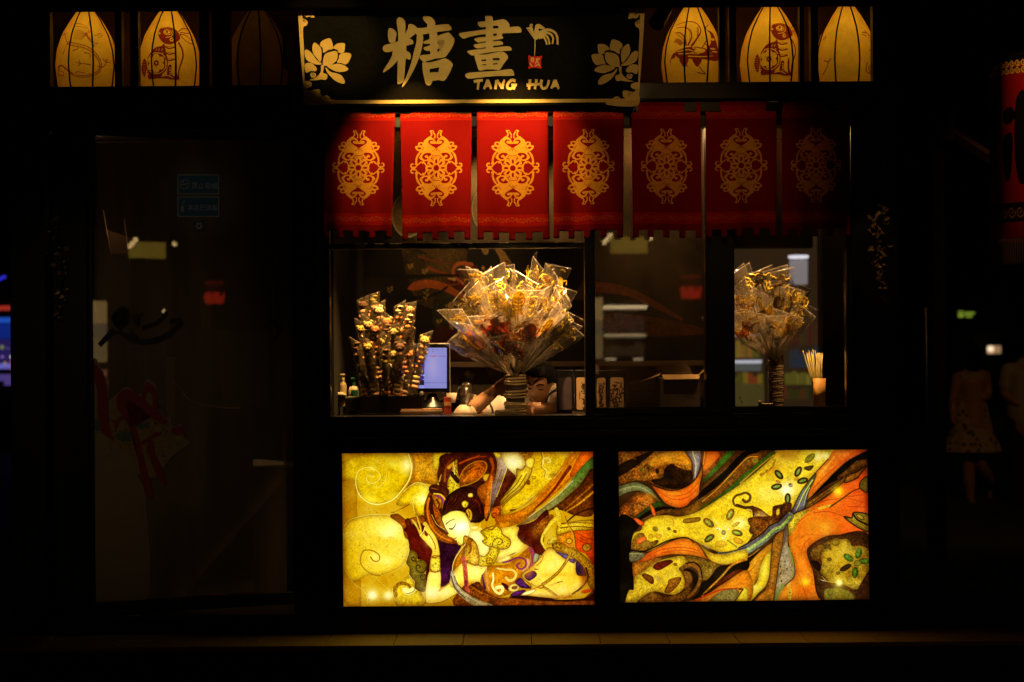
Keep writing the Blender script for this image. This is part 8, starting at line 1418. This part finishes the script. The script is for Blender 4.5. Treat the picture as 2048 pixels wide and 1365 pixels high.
# ------------------------------------------------------------------ what stands across the lane and shows as reflections in the panes
def refl(px, py, yd): d = yd - CAMY + 0.0; q = P(px, py, yd); return Vector((q.x, -yd, q.z))
YD = 9.6
st = thing('snack_stall', 'lit snack stall across the lane, reflected in the smudged pane and door', 'stall', (2.6, -YD, -.18))
def rb(name, m, x0, x1, y0, y1, off=0., th=.05): a = refl(x0, y0, YD); d = refl(x1, y1, YD); rel(box(name, m, None, a.x, d.x, -YD - off - th, -YD - off, d.z, a.z, 0), st)
rb('back_wall', DWALL, 1100, 1760, 440, 960, .7, .1)
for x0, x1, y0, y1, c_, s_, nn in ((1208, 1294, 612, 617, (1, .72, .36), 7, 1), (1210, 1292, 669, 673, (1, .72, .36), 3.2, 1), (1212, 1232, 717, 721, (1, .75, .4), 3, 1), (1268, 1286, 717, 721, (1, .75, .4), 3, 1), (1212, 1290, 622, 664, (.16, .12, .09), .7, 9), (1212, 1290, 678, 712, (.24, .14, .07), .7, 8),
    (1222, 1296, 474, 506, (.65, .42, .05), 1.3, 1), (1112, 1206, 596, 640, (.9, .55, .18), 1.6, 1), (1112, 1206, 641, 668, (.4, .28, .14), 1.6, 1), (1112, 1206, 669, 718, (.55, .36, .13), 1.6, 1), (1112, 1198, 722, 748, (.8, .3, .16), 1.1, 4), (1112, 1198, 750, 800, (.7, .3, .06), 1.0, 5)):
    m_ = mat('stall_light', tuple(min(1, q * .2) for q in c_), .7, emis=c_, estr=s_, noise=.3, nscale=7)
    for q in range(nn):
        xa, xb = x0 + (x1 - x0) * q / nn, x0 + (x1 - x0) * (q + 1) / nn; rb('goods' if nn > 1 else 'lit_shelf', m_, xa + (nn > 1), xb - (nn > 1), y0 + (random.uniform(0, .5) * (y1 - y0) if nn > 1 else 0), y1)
rdl = thing('red_drum_lantern', 'red lantern with a dark fringe band, reflected in the smudged pane', 'lantern', refl(1383, 568, 9.2)); c = refl(1383, 574, 9.2)
rel(lathe('shade', glow('red_drum', (.8, .03, .012), 1.8), None, [(0, -.13), (.10, -.13), (.12, -.05), (.115, 0), (0, 0)], c, 20), rdl); rel(lathe('upper_shade', glow('red_drum_dim', (.8, .03, .012), .35), None, [(0, .001), (.115, .001), (.11, .13), (0, .13)], c, 20), rdl)
bm = bmesh.new()
for k in range(24): a = k * .2618; add_tube(bm, [(c.x + .118 * math.cos(a), c.y + .118 * math.sin(a), c.z + .09), (c.x + .124 * math.cos(a), c.y + .124 * math.sin(a), c.z + random.uniform(-.05, .02))], .012, 4)
o = rel(bm_obj('fringe', bm, BLACK), rdl); o['kind'] = 'stuff'
wb = thing('bulb_string', 'small warm bulbs beside the yellow lamp, mirrored in the door', 'bulbs', refl(1212, 480, 9.3))
for px, py in ((1209, 484), (1215, 478), (1221, 470), (1302, 476)): rel(lathe('bulb', glow('bulb_glow', (1, .66, .26), 6), None, [(0, -.03), (.02, -.018), (.026, 0), (.02, .018), (0, .03)], refl(px, py, 9.3), 12), wb)

brd = thing('reflection_blocker', 'unseen dark board added behind the viewer to block door reflections', 'board', (.47, -7.25, -.18)); rel(box('panel', BLACK, None, .2, .74, -7.28, -7.22, -.1, 1.78, .004), brd)  # added out of view to keep stall reflections off the door glass
for x in (.24, .70): rel(box('foot', BLACK, None, x - .02, x + .02, -7.4, -7.1, -.179, -.101, .003), brd)
# stall behind the kiosk, seen through its back window
YB = 9.0
gs = thing('back_stall', 'lit stall with stacked goods and a white lamp, seen through the right pane', 'stall', P(1550, 800, YB))
def gb(name, m, x0, x1, y0, y1, off=0., th=.05): a, d = P(x0, y0, YB), P(x1, y1, YB); return rel(box(name, m, None, a.x, d.x, YB + off, YB + off + th, d.z, a.z, 0), gs)
gb('back_wall', DWALL, 1380, 1760, 380, 900, .7, .1)
SHELFM = {}
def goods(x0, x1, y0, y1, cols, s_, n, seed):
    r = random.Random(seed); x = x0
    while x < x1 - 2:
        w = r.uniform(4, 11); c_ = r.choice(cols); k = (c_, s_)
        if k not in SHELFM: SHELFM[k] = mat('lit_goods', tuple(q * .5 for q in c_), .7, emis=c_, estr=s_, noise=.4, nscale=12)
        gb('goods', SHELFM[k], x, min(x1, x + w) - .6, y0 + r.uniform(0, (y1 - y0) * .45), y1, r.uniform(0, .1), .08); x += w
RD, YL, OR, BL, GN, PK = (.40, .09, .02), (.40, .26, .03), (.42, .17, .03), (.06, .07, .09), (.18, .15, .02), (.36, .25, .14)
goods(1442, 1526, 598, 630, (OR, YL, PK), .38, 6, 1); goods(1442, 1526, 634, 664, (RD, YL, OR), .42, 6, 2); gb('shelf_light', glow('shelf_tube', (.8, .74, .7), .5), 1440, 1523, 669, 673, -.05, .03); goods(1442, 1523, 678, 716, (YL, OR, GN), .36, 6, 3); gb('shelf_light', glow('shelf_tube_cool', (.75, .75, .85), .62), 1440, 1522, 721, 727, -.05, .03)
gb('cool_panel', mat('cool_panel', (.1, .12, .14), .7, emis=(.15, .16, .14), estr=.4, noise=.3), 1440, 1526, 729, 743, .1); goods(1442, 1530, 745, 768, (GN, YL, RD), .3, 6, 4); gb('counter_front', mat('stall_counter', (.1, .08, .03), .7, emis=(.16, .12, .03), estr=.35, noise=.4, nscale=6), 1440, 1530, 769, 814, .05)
for x in (1437, 1528): gb('upright', BLACK, x, x + 4, 560, 830, -.06, .05)
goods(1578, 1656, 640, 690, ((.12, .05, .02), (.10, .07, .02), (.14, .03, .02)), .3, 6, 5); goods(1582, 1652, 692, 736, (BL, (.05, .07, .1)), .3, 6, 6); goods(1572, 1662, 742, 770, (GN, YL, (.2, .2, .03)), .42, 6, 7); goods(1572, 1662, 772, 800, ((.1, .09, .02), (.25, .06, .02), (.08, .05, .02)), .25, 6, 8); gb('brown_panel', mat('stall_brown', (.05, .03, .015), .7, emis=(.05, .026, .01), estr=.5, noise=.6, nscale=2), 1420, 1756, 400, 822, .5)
wl2 = thing('white_lamp', 'white drum lamp hanging high behind the right pane', 'lamp', P(1597, 545, 8.7)); c = P(1597, 545, 8.7)
rel(lathe('lamp_shade', glow('cool_white', (.60, .52, .52), .36), None, [(0, -.13), (.095, -.13), (.098, .13), (0, .13)], c, 20), wl2); rel(lathe('rim', glow('cool_white_rim', (.9, .86, .95), .95), None, [(.098, .15), (.108, .156), (.108, .18), (0, .18)], c, 20), wl2); rel(tube('cord', CORD, None, [c + Vector((0, 0, .1)), c + Vector((0, 0, 1.2))], .004), wl2)
